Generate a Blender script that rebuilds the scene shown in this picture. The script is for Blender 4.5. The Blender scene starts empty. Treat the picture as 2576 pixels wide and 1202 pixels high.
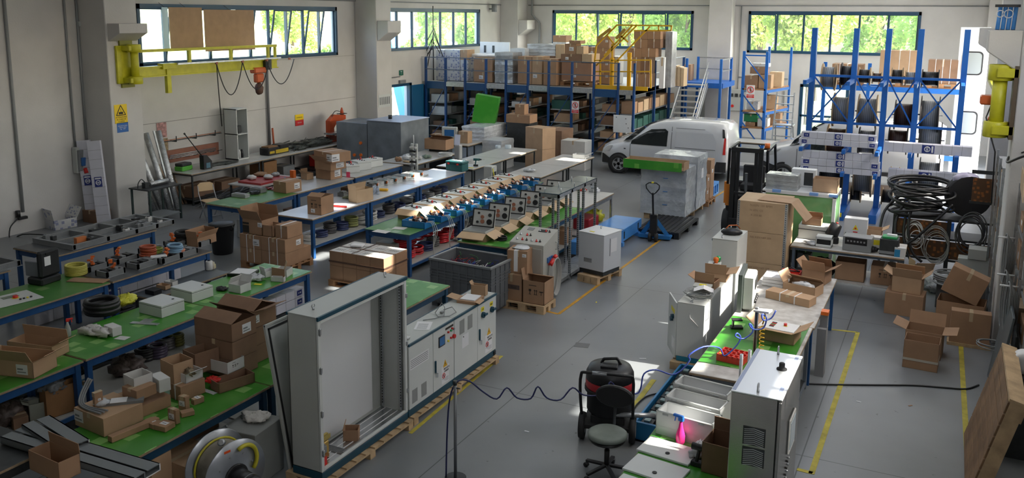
import bpy, bmesh, math, random
from mathutils import Vector, Matrix, Euler
random.seed(7)
sc=bpy.context.scene
COL=sc.collection
PI=math.pi
H=5.0; F=2207.9; CY=417.3
def _R():
 yaw,pitch,roll=[math.radians(a) for a in (26.5815,80.2028,0.4255)]
 return Matrix.Rotation(yaw,3,'Z')@Matrix.Rotation(pitch,3,'X')@Matrix.Rotation(roll,3,'Z')
M=_R()
cam=bpy.data.cameras.new('camera'); camo=bpy.data.objects.new('camera',cam); COL.objects.link(camo)
camo.matrix_world=Matrix.Translation((0,0,H))@M.to_4x4()
cam.sensor_width=36; cam.lens=F/2576*36; cam.shift_y=-(601-CY)/2576; cam.clip_start=.1; cam.clip_end=500
sc.camera=camo
def ray(px,py): return M@Vector(((px-1288)/F,-(py-CY)/F,-1.0))
def at(px,py,z=0):          # photo pixel -> the real point on the horizontal plane at height z
 d=ray(px,py);t=(z-H)/d.z;return Vector((d.x*t,d.y*t,z))
def atX(px,py,X):
 d=ray(px,py);t=X/d.x;return Vector((X,d.y*t,H+d.z*t))
def atY(px,py,Y):
 d=ray(px,py);t=Y/d.y;return Vector((d.x*t,Y,H+d.z*t))
def ztop(p,py):             # height above world point p reached at image row py
 lo,hi=-1.0,6.0
 for _ in range(40):
  m=(lo+hi)/2; c=M.transposed()@Vector((p.x,p.y,m-H)); y=CY-F*c.y/-c.z
  if y>py: lo=m
  else: hi=m
 return lo
w=bpy.data.worlds.new('sky'); sc.world=w; w.use_nodes=True
nt=w.node_tree; bg=nt.nodes['Background']
sky=nt.nodes.new('ShaderNodeTexSky'); sky.sky_type='NISHITA'; sky.sun_disc=False
sky.sun_elevation=math.radians(41); sky.sun_rotation=math.radians(90); sky.air_density=1.0; sky.dust_density=3.0; sky.ozone_density=1.0
nt.links.new(sky.outputs[0],bg.inputs[0]); bg.inputs[1].default_value=2.0
SUNV=Vector((.75,.04,.66)).normalized()
sun=bpy.data.lights.new('sun','SUN'); suno=bpy.data.objects.new('sun',sun); COL.objects.link(suno)
sun.energy=20; sun.color=(1,.95,.86); sun.angle=math.radians(.8)
suno.rotation_euler=SUNV.to_track_quat('Z','Y').to_euler(); suno.location=(30,0,30)
sc.view_settings.view_transform='Standard'; sc.view_settings.look='None'
sc.view_settings.exposure=0.0; sc.view_settings.gamma=1; sc.view_settings.use_curve_mapping=False
sc.cycles.use_denoising=True
sc.cycles.max_bounces=7; sc.cycles.diffuse_bounces=4; sc.cycles.glossy_bounces=3; sc.cycles.transmission_bounces=4; sc.cycles.transparent_max_bounces=8
sc.cycles.caustics_reflective=False; sc.cycles.caustics_refractive=False; sc.cycles.sample_clamp_indirect=4
sc.cycles.use_adaptive_sampling=True; sc.cycles.adaptive_threshold=.03
def area(name,loc,size,energy,dirv,col=(1,1,1)):
 l=bpy.data.lights.new(name,'AREA'); l.shape='RECTANGLE'; l.size,l.size_y=size; l.energy=energy; l.color=col
 o=bpy.data.objects.new(name,l); COL.objects.link(o); o.location=loc
 o.rotation_euler=Vector(dirv).to_track_quat('-Z','Y').to_euler(); return o
# added fill under the roof, then daylight at the windows and gate
area('roof_fill_north',(-14.5,18,6.45),(2.2,26),120,(0,0,-1),(.90,.95,1))  # three fill strips added under the roof in place of unseen skylights
area('roof_fill_middle',(-8,18,6.45),(2.2,26),170,(0,0,-1),(.92,.96,1))
area('roof_fill_south',(-2.2,18,6.45),(2.2,26),190,(0,0,-1),(.95,.97,1))
area('roof_fill_rear',(-6,32,6.4),(16,2.5),240,(0,0,-1),(1,.96,.9))  # extra fill added to brighten the back wall
area('window_daylight_left_near',(-18.45,20,4.4),(1.4,8),60,(1,0,-.45),(.9,.96,1))
area('window_daylight_left_far',(-18.45,30.4,4.4),(1.4,7.4),120,(1,0,-.45),(.93,1,.95))
area('window_daylight_back_left',(-13.2,36.75,4.4),(6.3,1.4),190,(0,-1,-.45),(.95,1,.9))
area('window_daylight_back_right',(-4.5,36.75,4.4),(6.3,1.4),190,(0,-1,-.45),(.95,1,.9))
for y_,l_ in ((3,7),(12,5),(20.5,6.5)): area('window_daylight_right',(1.8,y_,4.7),(1.3,l_),170,(-1,0,-.4),(1,.97,.93))
area('gate_daylight',(1.8,29.5,2.4),(4,7),260,(-1,0,-.1),(.95,.98,1))
MT={}
def mat(name,col,rough=.55,metal=0,var=0,vs=6,bump=0,bs=40,emit=0,alpha=1,trans=0,spec=.5,col2=None,coat=0):
 if name in MT: return MT[name]
 m=bpy.data.materials.new(name); m.use_nodes=True; n=m.node_tree; b=n.nodes['Principled BSDF']; L=n.links
 b.inputs['Base Color'].default_value=(*col,1); b.inputs['Roughness'].default_value=rough; b.inputs['Metallic'].default_value=metal
 b.inputs['Specular IOR Level'].default_value=spec
 if coat: b.inputs['Coat Weight'].default_value=coat
 if alpha<1: b.inputs['Alpha'].default_value=alpha
 if trans: b.inputs['Transmission Weight'].default_value=trans
 if emit: b.inputs['Emission Color'].default_value=(*col,1); b.inputs['Emission Strength'].default_value=emit
 if var or col2 or bump:
  tc=n.nodes.new('ShaderNodeTexCoord')
 if var or col2:
  t=n.nodes.new('ShaderNodeTexNoise'); t.inputs['Scale'].default_value=vs; t.inputs['Detail'].default_value=5
  L.new(tc.outputs['Object'],t.inputs['Vector'])
  r=n.nodes.new('ShaderNodeMixRGB'); c2=col2 or tuple(max(0,c*(1-var)) for c in col)
  r.inputs[1].default_value=(*c2,1); r.inputs[2].default_value=(*(tuple(min(1,c*(1+var*.5)) for c in col)),1)
  mr=n.nodes.new('ShaderNodeMapRange'); mr.inputs[1].default_value=.32; mr.inputs[2].default_value=.68
  L.new(t.outputs[0],mr.inputs[0]); L.new(mr.outputs[0],r.inputs[0]); L.new(r.outputs[0],b.inputs['Base Color'])
 if bump:
  t2=n.nodes.new('ShaderNodeTexNoise'); t2.inputs['Scale'].default_value=bs; t2.inputs['Detail'].default_value=4
  L.new(tc.outputs['Object'],t2.inputs['Vector'])
  bp=n.nodes.new('ShaderNodeBump'); bp.inputs['Strength'].default_value=bump; bp.inputs['Distance'].default_value=.02
  L.new(t2.outputs[0],bp.inputs['Height']); L.new(bp.outputs[0],b.inputs['Normal'])
 MT[name]=m; return m
def G(v): return (v,v,v)
wallm=mat('painted_concrete_wall',(.60,.585,.56),.85,0,.10,.8,.15,30)
white=mat('white_paint',(.72,.73,.73),.45,0,.05,3)
fbl=mat('blue_window_frame',(.012,.055,.11),.4)
blue=mat('blue_table_steel',(.013,.075,.22),.45,0,.15,5)
db_=mat('mezzanine_blue_steel',(.008,.055,.19),.45,0,.12,4)
rbl=mat('bright_blue_rack_steel',(.015,.13,.48),.4,0,.12,4)
skb=mat('light_blue_enamel',(.075,.29,.70),.32,0,.1,3)
lam=mat('white_laminate',(.50,.50,.48),.28,0,.08,4)
woodedge=mat('chipboard_edge',(.33,.24,.15),.7,0,.2,20)
kb=mat('brown_cardboard',(.36,.215,.125),.8,0,.10,4)
km=mat('tan_cardboard',(.46,.30,.18),.8,0,.10,4)
kd=mat('dark_brown_cardboard',(.24,.14,.085),.82,0,.12,4)
kl=mat('pale_cardboard',(.52,.38,.24),.8,0,.08,4)
wcd=mat('white_card',(.62,.62,.60),.6,0,.05,5)
ppw=mat('white_paper',(.75,.75,.76),.6)
ink=mat('black_ink',(.03,.025,.02),.7)
gc1=mat('light_grey_enamel',(.47,.485,.46),.42,0,.04,2,.05,300)
gc2=mat('pale_grey_enamel',(.60,.62,.60),.4,0,.04,2)
petrol=mat('petrol_blue_plinth',(.006,.055,.09),.38)
gv=mat('galvanised_steel',(.50,.52,.54),.35,.85,.2,14)
zinc=mat('zinc_plate',(.62,.64,.66),.22,.9,.12,6)
steel=mat('brushed_stainless',(.60,.585,.565),.24,1,.12,3,.05,120)
dks=mat('dark_steel',(.055,.06,.062),.45,.5,.2,9)
bk=mat('black_plastic',(.012,.012,.013),.42)
rb_=mat('black_rubber',(.018,.018,.019),.7,0,.2,9)
greypl=mat('grey_crate_plastic',(.13,.14,.15),.5,0,.1,6)
mgy=mat('mid_grey_plastic',(.22,.23,.235),.5,0,.1,6)
ductm=mat('grey_wiring_duct',(.20,.21,.215),.5,0,.1,10)
wood=mat('pallet_wood',(.50,.35,.20),.75,0,.25,7)
woodo=mat('orange_pallet_wood',(.36,.19,.09),.75,0,.25,7)
oldwood=mat('weathered_wood',(.34,.25,.16),.8,0,.3,5)
cy_=mat('crane_yellow',(.56,.53,.02),.42,0,.15,6)
safeyel=mat('safety_yellow',(.72,.40,.01),.45)
yl=mat('bright_yellow',(.78,.66,.03),.45)
og_=mat('orange_plastic',(.75,.16,.02),.4)
pressred=mat('press_orange_red',(.50,.075,.018),.4,0,.1,5)
red=mat('red_plastic',(.60,.02,.015),.4)
greenp=mat('green_plastic',(.03,.32,.10),.4)
teal=mat('teal_toolbox_plastic',(.012,.10,.10),.4)
glass=mat('window_glass',(.9,.95,.95),.02,0,alpha=.12,spec=.6)
lightblue=mat('pale_blue_film',(.55,.75,.85),.3,0,alpha=.9)
wirew=mat('white_cable',(.60,.60,.58),.45)
wg=mat('grey_cable',(.24,.25,.25),.5)
wk=mat('black_cable',(.014,.014,.015),.42)
brass=mat('brass_coil',(.55,.36,.09),.35,.4,.2,12)
copper=mat('copper_bar',(.50,.19,.10),.35,.8)
screen=mat('blue_display',(.03,.14,.36),.15)
signy=mat('yellow_sign',(.85,.60,.01),.5)
signb=mat('blue_sign',(.02,.13,.42),.5)
signr=mat('red_sign_print',(.62,.03,.03),.5)
tapey=mat('yellow_floor_tape',(.50,.42,.05),.6,0,.35,6)
tapeo=mat('orange_floor_tape',(.55,.28,.02),.6,0,.25,6)
def wrapmat():
 m=mat('stretch_wrap',(.50,.53,.56),.16,0,.25,3,.9,9,spec=.8); return m
wrap=wrapmat()
bgm=mat('clear_plastic_bag',(.62,.64,.66),.2,0,.2,6,.9,16)
rag=mat('white_rag',(.62,.60,.57),.9,0,.15,9,.6,20)
bagy=mat('yellow_plastic_bag',(.62,.60,.04),.35,0,.2,9,.8,20)
foil=mat('foil_tube',(.62,.63,.64),.25,.9,.25,12,.6,50)
marble=mat('protective_film_grey',(.19,.215,.24),.4,.2,.25,2.5)
def green_mat(name,base,light,amount=.32,cell=3.2):
 m=mat(name,base,.38,0); n=m.node_tree; L=n.links; b=n.nodes['Principled BSDF']
 tc=n.nodes.new('ShaderNodeTexCoord'); v=n.nodes.new('ShaderNodeTexVoronoi'); v.distance='CHEBYCHEV'; v.inputs['Scale'].default_value=cell; v.inputs['Randomness'].default_value=.75
 L.new(tc.outputs['Object'],v.inputs['Vector'])
 lt=n.nodes.new('ShaderNodeMath'); lt.operation='LESS_THAN'; lt.inputs[1].default_value=.30; L.new(v.outputs['Distance'],lt.inputs[0])
 sp=n.nodes.new('ShaderNodeSeparateColor'); L.new(v.outputs['Color'],sp.inputs[0])
 g=n.nodes.new('ShaderNodeMath'); g.operation='GREATER_THAN'; g.inputs[1].default_value=1-amount; L.new(sp.outputs[0],g.inputs[0])
 mu=n.nodes.new('ShaderNodeMath'); mu.operation='MULTIPLY'; L.new(lt.outputs[0],mu.inputs[0]); L.new(g.outputs[0],mu.inputs[1])
 no=n.nodes.new('ShaderNodeTexNoise'); no.inputs['Scale'].default_value=2.2; no.inputs['Detail'].default_value=6; L.new(tc.outputs['Object'],no.inputs['Vector'])
 mx0=n.nodes.new('ShaderNodeMixRGB'); mx0.inputs[1].default_value=(*base,1); mx0.inputs[2].default_value=(*tuple(.65*a+.35*c for a,c in zip(base,light)),1)
 mr=n.nodes.new('ShaderNodeMapRange'); mr.inputs[1].default_value=.45; mr.inputs[2].default_value=.7; L.new(no.outputs[0],mr.inputs[0]); L.new(mr.outputs[0],mx0.inputs[0])
 mx=n.nodes.new('ShaderNodeMixRGB'); mx.inputs[2].default_value=(*light,1); L.new(mx0.outputs[0],mx.inputs[1])
 L.new(mu.outputs[0],mx.inputs[0]); L.new(mx.outputs[0],b.inputs['Base Color']); return m
greentab=green_mat('green_patterned_sheet',(.035,.225,.015),(.20,.42,.11),.55,4.2)
greenfoil=green_mat('green_patterned_wrap',(.035,.27,.02),(.14,.42,.06),.35,5)
def floor_mat():
 m=mat('grey_painted_floor',(.20,.215,.225),.3,0); n=m.node_tree; L=n.links; b=n.nodes['Principled BSDF']
 tc=n.nodes.new('ShaderNodeTexCoord')
 no=n.nodes.new('ShaderNodeTexNoise'); no.inputs['Scale'].default_value=.55; no.inputs['Detail'].default_value=8; L.new(tc.outputs['Object'],no.inputs['Vector'])
 mx=n.nodes.new('ShaderNodeMixRGB'); mx.inputs[1].default_value=(.155,.165,.172,1); mx.inputs[2].default_value=(.235,.25,.26,1)
 mr=n.nodes.new('ShaderNodeMapRange'); mr.inputs[1].default_value=.3; mr.inputs[2].default_value=.7; L.new(no.outputs[0],mr.inputs[0]); L.new(mr.outputs[0],mx.inputs[0])
 br=n.nodes.new('ShaderNodeTexBrick'); br.offset=0; br.inputs['Scale'].default_value=1; br.inputs['Mortar Size'].default_value=.008; br.inputs['Brick Width'].default_value=3.66; br.inputs['Row Height'].default_value=5.15; br.inputs['Mortar Smooth'].default_value=.2
 br.inputs[1].default_value=(1,1,1,1); br.inputs[2].default_value=(1,1,1,1); br.inputs[3].default_value=(.35,.35,.35,1)
 mp=n.nodes.new('ShaderNodeMapping'); mp.inputs['Location'].default_value=(1.2,.35,0); L.new(tc.outputs['Object'],mp.inputs[0]); L.new(mp.outputs[0],br.inputs[0])
 m2=n.nodes.new('ShaderNodeMixRGB'); m2.blend_type='MULTIPLY'; m2.inputs[0].default_value=1; L.new(mx.outputs[0],m2.inputs[1]); L.new(br.outputs[0],m2.inputs[2])
 sp=n.nodes.new('ShaderNodeTexNoise'); sp.inputs['Scale'].default_value=9; sp.inputs['Detail'].default_value=3; L.new(tc.outputs['Object'],sp.inputs['Vector'])
 m3=n.nodes.new('ShaderNodeMapRange'); m3.inputs[1].default_value=.70; m3.inputs[2].default_value=.76; L.new(sp.outputs[0],m3.inputs[0])
 m4=n.nodes.new('ShaderNodeMixRGB'); m4.inputs[2].default_value=(.07,.07,.07,1); L.new(m2.outputs[0],m4.inputs[1]); L.new(m3.outputs[0],m4.inputs[0])
 L.new(m4.outputs[0],b.inputs['Base Color'])
 r=n.nodes.new('ShaderNodeMapRange'); r.inputs[3].default_value=.22; r.inputs[4].default_value=.42; L.new(no.outputs[0],r.inputs[0]); L.new(r.outputs[0],b.inputs['Roughness'])
 return m
floorm=floor_mat()
def striped(name,c1,c2,scale,axis='X',rough=.5,width=.5):
 m=mat(name,c1,rough); n=m.node_tree; L=n.links; b=n.nodes['Principled BSDF']
 tc=n.nodes.new('ShaderNodeTexCoord'); sx=n.nodes.new('ShaderNodeSeparateXYZ'); L.new(tc.outputs['Object'],sx.inputs[0])
 mu=n.nodes.new('ShaderNodeMath'); mu.operation='MULTIPLY'; mu.inputs[1].default_value=scale; L.new(sx.outputs[axis],mu.inputs[0])
 fr=n.nodes.new('ShaderNodeMath'); fr.operation='FRACT'; L.new(mu.outputs[0],fr.inputs[0])
 lt=n.nodes.new('ShaderNodeMath'); lt.operation='LESS_THAN'; lt.inputs[1].default_value=width; L.new(fr.outputs[0],lt.inputs[0])
 mx=n.nodes.new('ShaderNodeMixRGB'); mx.inputs[1].default_value=(*c1,1); mx.inputs[2].default_value=(*c2,1); L.new(lt.outputs[0],mx.inputs[0]); L.new(mx.outputs[0],b.inputs['Base Color']); return m
windm=striped('cable_windings',(.20,.21,.22),(.33,.35,.36),22,'X',.45)
windk=striped('black_cable_windings',(.010,.010,.012),(.03,.03,.032),22,'X',.45)
windb=striped('brown_cable_windings',(.04,.018,.012),(.08,.035,.02),22,'X',.45)
prw=green_mat('white_printed_carton',(.62,.62,.60),(.27,.29,.42),.9,9)
class MB:
 def __init__(s): s.v=[];s.f=[];s.m=[];s.s=[]
 def add(s,vs,fs,mi=0,sm=False):
  o=len(s.v); s.v+=[tuple(v) for v in vs]
  for f in fs: s.f.append([i+o for i in f]); s.m.append(mi); s.s.append(sm)
  return s
 def hexa(s,p,mi=0):   # 8 points: bottom 0-3 ccw, top 4-7
  return s.add(p,[(3,2,1,0),(4,5,6,7),(0,1,5,4),(1,2,6,5),(2,3,7,6),(3,0,4,7)],mi)
 def box(s,x0,x1,y0,y1,z0,z1,mi=0,T=None):
  p=[Vector(q) for q in ((x0,y0,z0),(x1,y0,z0),(x1,y1,z0),(x0,y1,z0),(x0,y0,z1),(x1,y0,z1),(x1,y1,z1),(x0,y1,z1))]
  if T is not None: p=[T@q for q in p]
  return s.hexa(p,mi)
 def cb(s,c,sz,mi=0,rot=None):   # centred box, optional euler rotation
  T=Matrix.Translation(c)
  if rot: T=T@Euler(rot).to_matrix().to_4x4()
  a,b,d=[q/2 for q in sz]; return s.box(-a,a,-b,b,-d,d,mi,T)
 def bar(s,p0,p1,w,h=None,mi=0):   # square bar between points
  p0=Vector(p0);p1=Vector(p1);h=h or w; d=p1-p0; l=d.length
  if l<1e-6: return s
  q=d.to_track_quat('X','Z').to_matrix().to_4x4(); T=Matrix.Translation(p0)@q
  return s.box(0,l,-w/2,w/2,-h/2,h/2,mi,T)
 def cyl(s,p0,p1,r,r1=None,n=14,mi=0,cap=True):
  p0=Vector(p0);p1=Vector(p1);r1=r if r1 is None else r1; q=(p1-p0).to_track_quat('Z','Y')
  vs=[p0+q@Vector((r*math.cos(2*PI*i/n),r*math.sin(2*PI*i/n),0)) for i in range(n)]+[p1+q@Vector((r1*math.cos(2*PI*i/n),r1*math.sin(2*PI*i/n),0)) for i in range(n)]
  o=[(i,(i+1)%n,n+(i+1)%n,n+i) for i in range(n)]
  s.add(vs,o,mi,True)
  if cap: k=len(s.v)-2*n; s.f+=[[k+i for i in range(n-1,-1,-1)],[k+n+i for i in range(n)]]; s.m+=[mi,mi]; s.s+=[False,False]
  return s
 def tube(s,pts,r,n=6,mi=0,closed=False):
  P=[Vector(p) for p in pts]; N=len(P)
  if N<2: return s
  vs=[];up=Vector((0,0,1)); last=None
  for i,p in enumerate(P):
   a=P[(i-1)%N] if (closed or i>0) else p; b=P[(i+1)%N] if (closed or i<N-1) else p
   d=(b-a).normalized() if (b-a).length>1e-9 else Vector((1,0,0))
   u=last if last is not None else (up if abs(d.z)<.9 else Vector((1,0,0)))
   x=d.cross(u)
   if x.length<1e-5: x=d.cross(Vector((.3,.8,.5)))
   x.normalize(); y=x.cross(d).normalized(); last=y
   rr=r[i] if isinstance(r,(list,tuple)) else r
   vs+=[p+x*rr*math.cos(2*PI*k/n)+y*rr*math.sin(2*PI*k/n) for k in range(n)]
  fs=[(i*n+k,i*n+(k+1)%n,((i+1)%N)*n+(k+1)%n,((i+1)%N)*n+k) for i in range(N if closed else N-1) for k in range(n)]
  s.add(vs,fs,mi,True)
  if not closed:
   k=len(s.v)-N*n; s.f+=[[k+i for i in range(n)][::-1],[k+(N-1)*n+i for i in range(n)]]; s.m+=[mi,mi]; s.s+=[False,False]
  return s
 def lathe(s,prof,c=(0,0,0),ax=(0,0,1),n=20,mi=0,sm=True):
  c=Vector(c); q=Vector(ax).to_track_quat('Z','Y'); K=len(prof)
  vs=[c+q@Vector((r*math.cos(2*PI*i/n),r*math.sin(2*PI*i/n),z)) for r,z in prof for i in range(n)]
  fs=[(j*n+i,j*n+(i+1)%n,(j+1)*n+(i+1)%n,(j+1)*n+i) for j in range(K-1) for i in range(n)]
  s.add(vs,fs,mi,sm)
  k=len(s.v)-K*n
  if prof[0][0]>1e-4: s.f.append([k+i for i in range(n)][::-1]); s.m.append(mi); s.s.append(False)
  if prof[-1][0]>1e-4: s.f.append([k+(K-1)*n+i for i in range(n)]); s.m.append(mi); s.s.append(False)
  return s
 def prism(s,poly,d,mi=0,T=None):  # poly = 3D planar outline, extruded by vector d
  d=Vector(d); n=len(poly); vs=[Vector(p) for p in poly]+[Vector(p)+d for p in poly]
  if T is not None: vs=[T@v for v in vs]
  return s.add(vs,[list(range(n))[::-1],list(range(n,2*n))]+[(i,(i+1)%n,n+(i+1)%n,n+i) for i in range(n)],mi)
 def torus(s,c,R,r,ax=(0,0,1),n=24,k=6,mi=0,sx=1,sy=1):
  q=Vector(ax).to_track_quat('Z','Y'); c=Vector(c)
  return s.tube([c+q@Vector((R*sx*math.cos(2*PI*i/n),R*sy*math.sin(2*PI*i/n),0)) for i in range(n)],r,k,mi,True)
 def blob(s,c,sz,seed=0,rough=.18,mi=0,n=10,m=7,flat=True):
  rnd=random.Random(seed); c=Vector(c); vs=[];
  for j in range(m+1):
   th=PI*j/m
   for i in range(n):
    k=1+rnd.uniform(-rough,rough); ph=2*PI*i/n
    z=math.cos(th)*k*sz[2]/2
    if flat and z<0: z*=.999
    vs.append(c+Vector((math.sin(th)*math.cos(ph)*k*sz[0]/2,math.sin(th)*math.sin(ph)*k*sz[1]/2,z)))
  if flat:
   for v in vs: v.z=max(v.z,c.z-sz[2]/2*.9)
  return s.add(vs,[(j*n+i,j*n+(i+1)%n,(j+1)*n+(i+1)%n,(j+1)*n+i) for j in range(m) for i in range(n)],mi,True)
 def bd(s,name,mats,parent=None,bevel=0,loc=None,rz=0,seg=1):
  me=bpy.data.meshes.new(name); me.from_pydata(s.v,[],s.f)
  if not isinstance(mats,(list,tuple)): mats=[mats]
  for m in mats: me.materials.append(m)
  me.polygons.foreach_set('material_index',s.m); me.polygons.foreach_set('use_smooth',s.s)
  bm=bmesh.new(); bm.from_mesh(me); bmesh.ops.recalc_face_normals(bm,faces=bm.faces); bm.to_mesh(me); bm.free()
  o=bpy.data.objects.new(name,me); COL.objects.link(o)
  if parent is not None: o.parent=parent
  if loc is not None: o.location=loc
  o.rotation_euler.z=rz
  if bevel:
   b=o.modifiers.new('bevel','BEVEL'); b.width=bevel; b.segments=seg; b.limit_method='ANGLE'; b.angle_limit=math.radians(50)
  return o
def tag(o,label=None,cat=None,group=None,kind=None):
 if label: o['label']=label
 if cat: o['category']=cat
 if group: o['group']=group
 if kind: o['kind']=kind
 return o
def T_(name,label,cat,loc=(0,0,0),rz=0,group=None):
 o=bpy.data.objects.new(name,None); COL.objects.link(o); o.empty_display_size=.1
 o.location=loc; o.rotation_euler=(0,0,rz); return tag(o,label,cat,group)
def S_(mb,name,mats,label,cat,loc=(0,0,0),rz=0,group=None,bevel=0,kind=None):
 o=mb.bd(name,mats,None,bevel,loc,rz); return tag(o,label,cat,group,kind)
def dup(root,loc,rz=None,label=None,group=None):
 def cp(o,p):
  c=o.copy(); COL.objects.link(c)
  if p is not None: c.parent=p
  for ch in [x for x in KIDS.get(o.name,[])]: cp(ch,c)
  return c
 KIDS=kidmap(root); r=cp(root,None); r.location=loc
 if rz is not None: r.rotation_euler=(0,0,rz)
 if label: r['label']=label
 if group: r['group']=group
 return r
def kidmap(root):
 d={}
 def rec(o):
  d[o.name]=list(o.children)
  for c in o.children: rec(c)
 rec(root); return d
def tx_(body,size,parent,loc,rot,m,name='lettering',align='CENTER',ext=.0008):
 c=bpy.data.curves.new(name,'FONT'); c.body=body; c.size=size; c.extrude=ext; c.align_x=align; c.align_y='CENTER'; c.resolution_u=2
 t=bpy.data.objects.new('tmp',c); me=bpy.data.meshes.new_from_object(t); bpy.data.objects.remove(t); bpy.data.curves.remove(c); me.name=name
 me.materials.clear(); me.materials.append(m); o=bpy.data.objects.new(name,me); COL.objects.link(o); o.parent=parent; o.location=loc; o.rotation_euler=rot; return o
FRONT=(PI/2,0,0)          # text standing, facing -Y
RIGHT=(PI/2,0,PI/2)       # text standing, facing +X
LEFTF=(PI/2,0,-PI/2)
def structure(mb,name,mats,bevel=0): return tag(mb.bd(name,mats,None,bevel),kind='structure')
def rect3(L,N,R,z=0):     # footprint from three corner pixels: left-front, nearest, right-back
 l,n,r=at(*L,z),at(*N,z),at(*R,z)
 a=(n-l); rz=math.atan2(a.y,a.x); w=a.length; dv=Vector((-math.sin(rz),math.cos(rz),0)); d=abs((r-n).dot(dv))
 c=n-a/2+dv*d/2; return c,w,d,rz,n
# ================================================================ the hall
XL,YB,XR,YF,ZR=-18.7,37.0,1.9,-3.0,6.7
def cells(a0,a1,b0,b1,holes):
 A=sorted({a0,a1,*[h[0] for h in holes],*[h[1] for h in holes]}); B=sorted({b0,b1,*[h[2] for h in holes],*[h[3] for h in holes]})
 for i in range(len(A)-1):
  run=None
  for j in range(len(B)-1):
   ca,cb=(A[i]+A[i+1])/2,(B[j]+B[j+1])/2
   if any(h[0]<ca<h[1] and h[2]<cb<h[3] for h in holes):
    if run: yield (A[i],A[i+1],run[0],run[1]); run=None
   else: run=(run[0] if run else B[j],B[j+1])
  if run: yield (A[i],A[i+1],run[0],run[1])
W1=(15.96,24.1,3.6,5.2); W2=(26.6,34.1,3.62,5.2); D1=(27.1,28.5,0,2.3)
W3=(-16.5,-10.0,3.55,5.2); W4=(-7.7,-1.26,3.52,5.2); D2=(-5.45,-3.7,0,2.25); D3=(.45,1.75,0,4.4)
m=MB().box(XL-1,XR+1,YF-1,YB+1,-.2,0); structure(m,'floor',floorm)
m=MB()
for a,b,c,d in cells(YF,YB,0,ZR,[W1,W2,D1]): m.box(XL-.25,XL,a,b,c,d)
structure(m,'wall_left',wallm)
m=MB()
for a,b,c,d in cells(XL-.25,XR+.25,0,ZR,[W3,W4,D2]): m.box(a,b,YB,YB+.25,c,d)
structure(m,'wall_back',wallm)
# right wall: unseen high windows sized to place the sun patches, and the roller gate standing open at the far end
RW=[(-1.5,3.5,4.2,5.4),(6.4,8.8,3.9,4.85),(9.9,14.4,4.5,5.4),(16.6,19.2,3.6,5.3),(20.6,24.2,3.9,5.3),(25.8,33.2,0,4.6)]
m=MB()
for a,b,c,d in cells(YF,YB,0,ZR,RW): m.box(XR,XR+.25,a,b,c,d)
structure(m,'wall_right',wallm)
structure(MB().box(XL-.25,XR+.25,YF-.25,YF,0,ZR),'wall_front',wallm)
# unseen roof: open slots added where the sun has to reach its bright patches
def roofhole(px,py,z,w,l):
 p=at(px,py,z); t=(ZR-z)/SUNV.z; q=p+SUNV*t; return (q.x-w/2,q.x+w/2,q.y-l/2,q.y+l/2)
RH=[roofhole(1075,545,.86,.55,.9),roofhole(1045,600,.86,.45,.35),roofhole(1120,425,.86,.8,.35),roofhole(1450,398,.9,.9,.5),roofhole(1330,383,.9,1.0,.35),
 roofhole(985,640,.75,.8,.45),roofhole(1190,520,.86,.35,2.6),roofhole(870,515,.9,.5,.6),roofhole(840,625,.2,.5,.6),roofhole(960,520,.0,1.2,.35),
 roofhole(2290,500,0,4.2,4.4),roofhole(1780,640,1.2,.0001,.0001)]
m=MB()
for a,b,c,d in cells(XL-.25,XR+12,YF-.25,YB+.25,RH[:-1]): m.box(a,min(b,XR+.25) if a<XR+.25 else b,c,d,ZR,ZR+.15)
structure(m,'ceiling',wallm)
# columns with their corbels
def column(x0,x1,y0,y1,n,corb):
 m=MB().box(x0,x1,y0,y1,0,ZR)
 if corb: s=1 if corb>0 else -1; xe=x1 if s>0 else x0; m.prism([(xe,y0+.05,4.05),(xe+s*.45,y0+.05,4.35),(xe+s*.45,y0+.05,4.75),(xe,y0+.05,4.75)],(0,y1-y0-.1,0))
 structure(m,'trim_%d'%n,wallm,.015)
column(XL,-17.75,14.25,15.15,1,0); column(XL,-17.8,25.1,26.0,2,1); column(XL,-17.8,36.05,YB,3,1); column(-9.2,-8.25,36.4,YB,4,0)
structure(MB().prism([(-17.8,14.3,4.28),(-17.35,14.3,4.5),(-17.35,14.3,4.72),(-17.8,14.3,4.72)],(0,.8,0)),'trim_5',wallm)
# right column carrying the slewing crane, with its big corbel
m=MB().box(.87,XR,15,15.9,0,ZR).prism([(.87,15.02,4.2),(.42,15.02,4.5),(.42,15.02,4.82),(.87,15.02,4.82)],(0,.86,0)); structure(m,'trim_6',wallm,.015)
column(.95,XR,25.0,25.8,7,-1)
structure(MB().box(.95,XR,36.2,YB,0,ZR),'trim_8',wallm)
# floor markings
def tapeline(p,q,wd,n,m_):
 p=Vector(p);q=Vector(q); structure(MB().bar(p+Vector((0,0,.002)),q+Vector((0,0,.002)),wd,.004),'trim_%d'%n,m_)
P2=lambda *a: at(*a)
tapeline(at(1405,790),at(1662,603),.055,9,tapeo); tapeline(at(1725,545),at(1822,480),.055,10,tapeo); tapeline(at(1375,783),at(1405,790),.055,11,tapeo)
tapeline(at(2158,836),at(2041,1192),.065,12,tapey); tapeline(at(2068,826),at(2158,836),.05,13,tapey); tapeline(at(2005,1180),at(2044,1190),.06,14,tapey)
tapeline(at(2417,868),at(2437,1202),.065,15,tapey); tapeline(at(1032,1090),at(1262,895),.05,16,tapey)
tapeline(at(1588,1030),at(1645,955),.07,17,tapey); tapeline(at(1575,1085),at(1632,1098),.06,18,tapey); tapeline(at(1028,718),at(1130,738),.05,19,tapeo)
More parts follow.
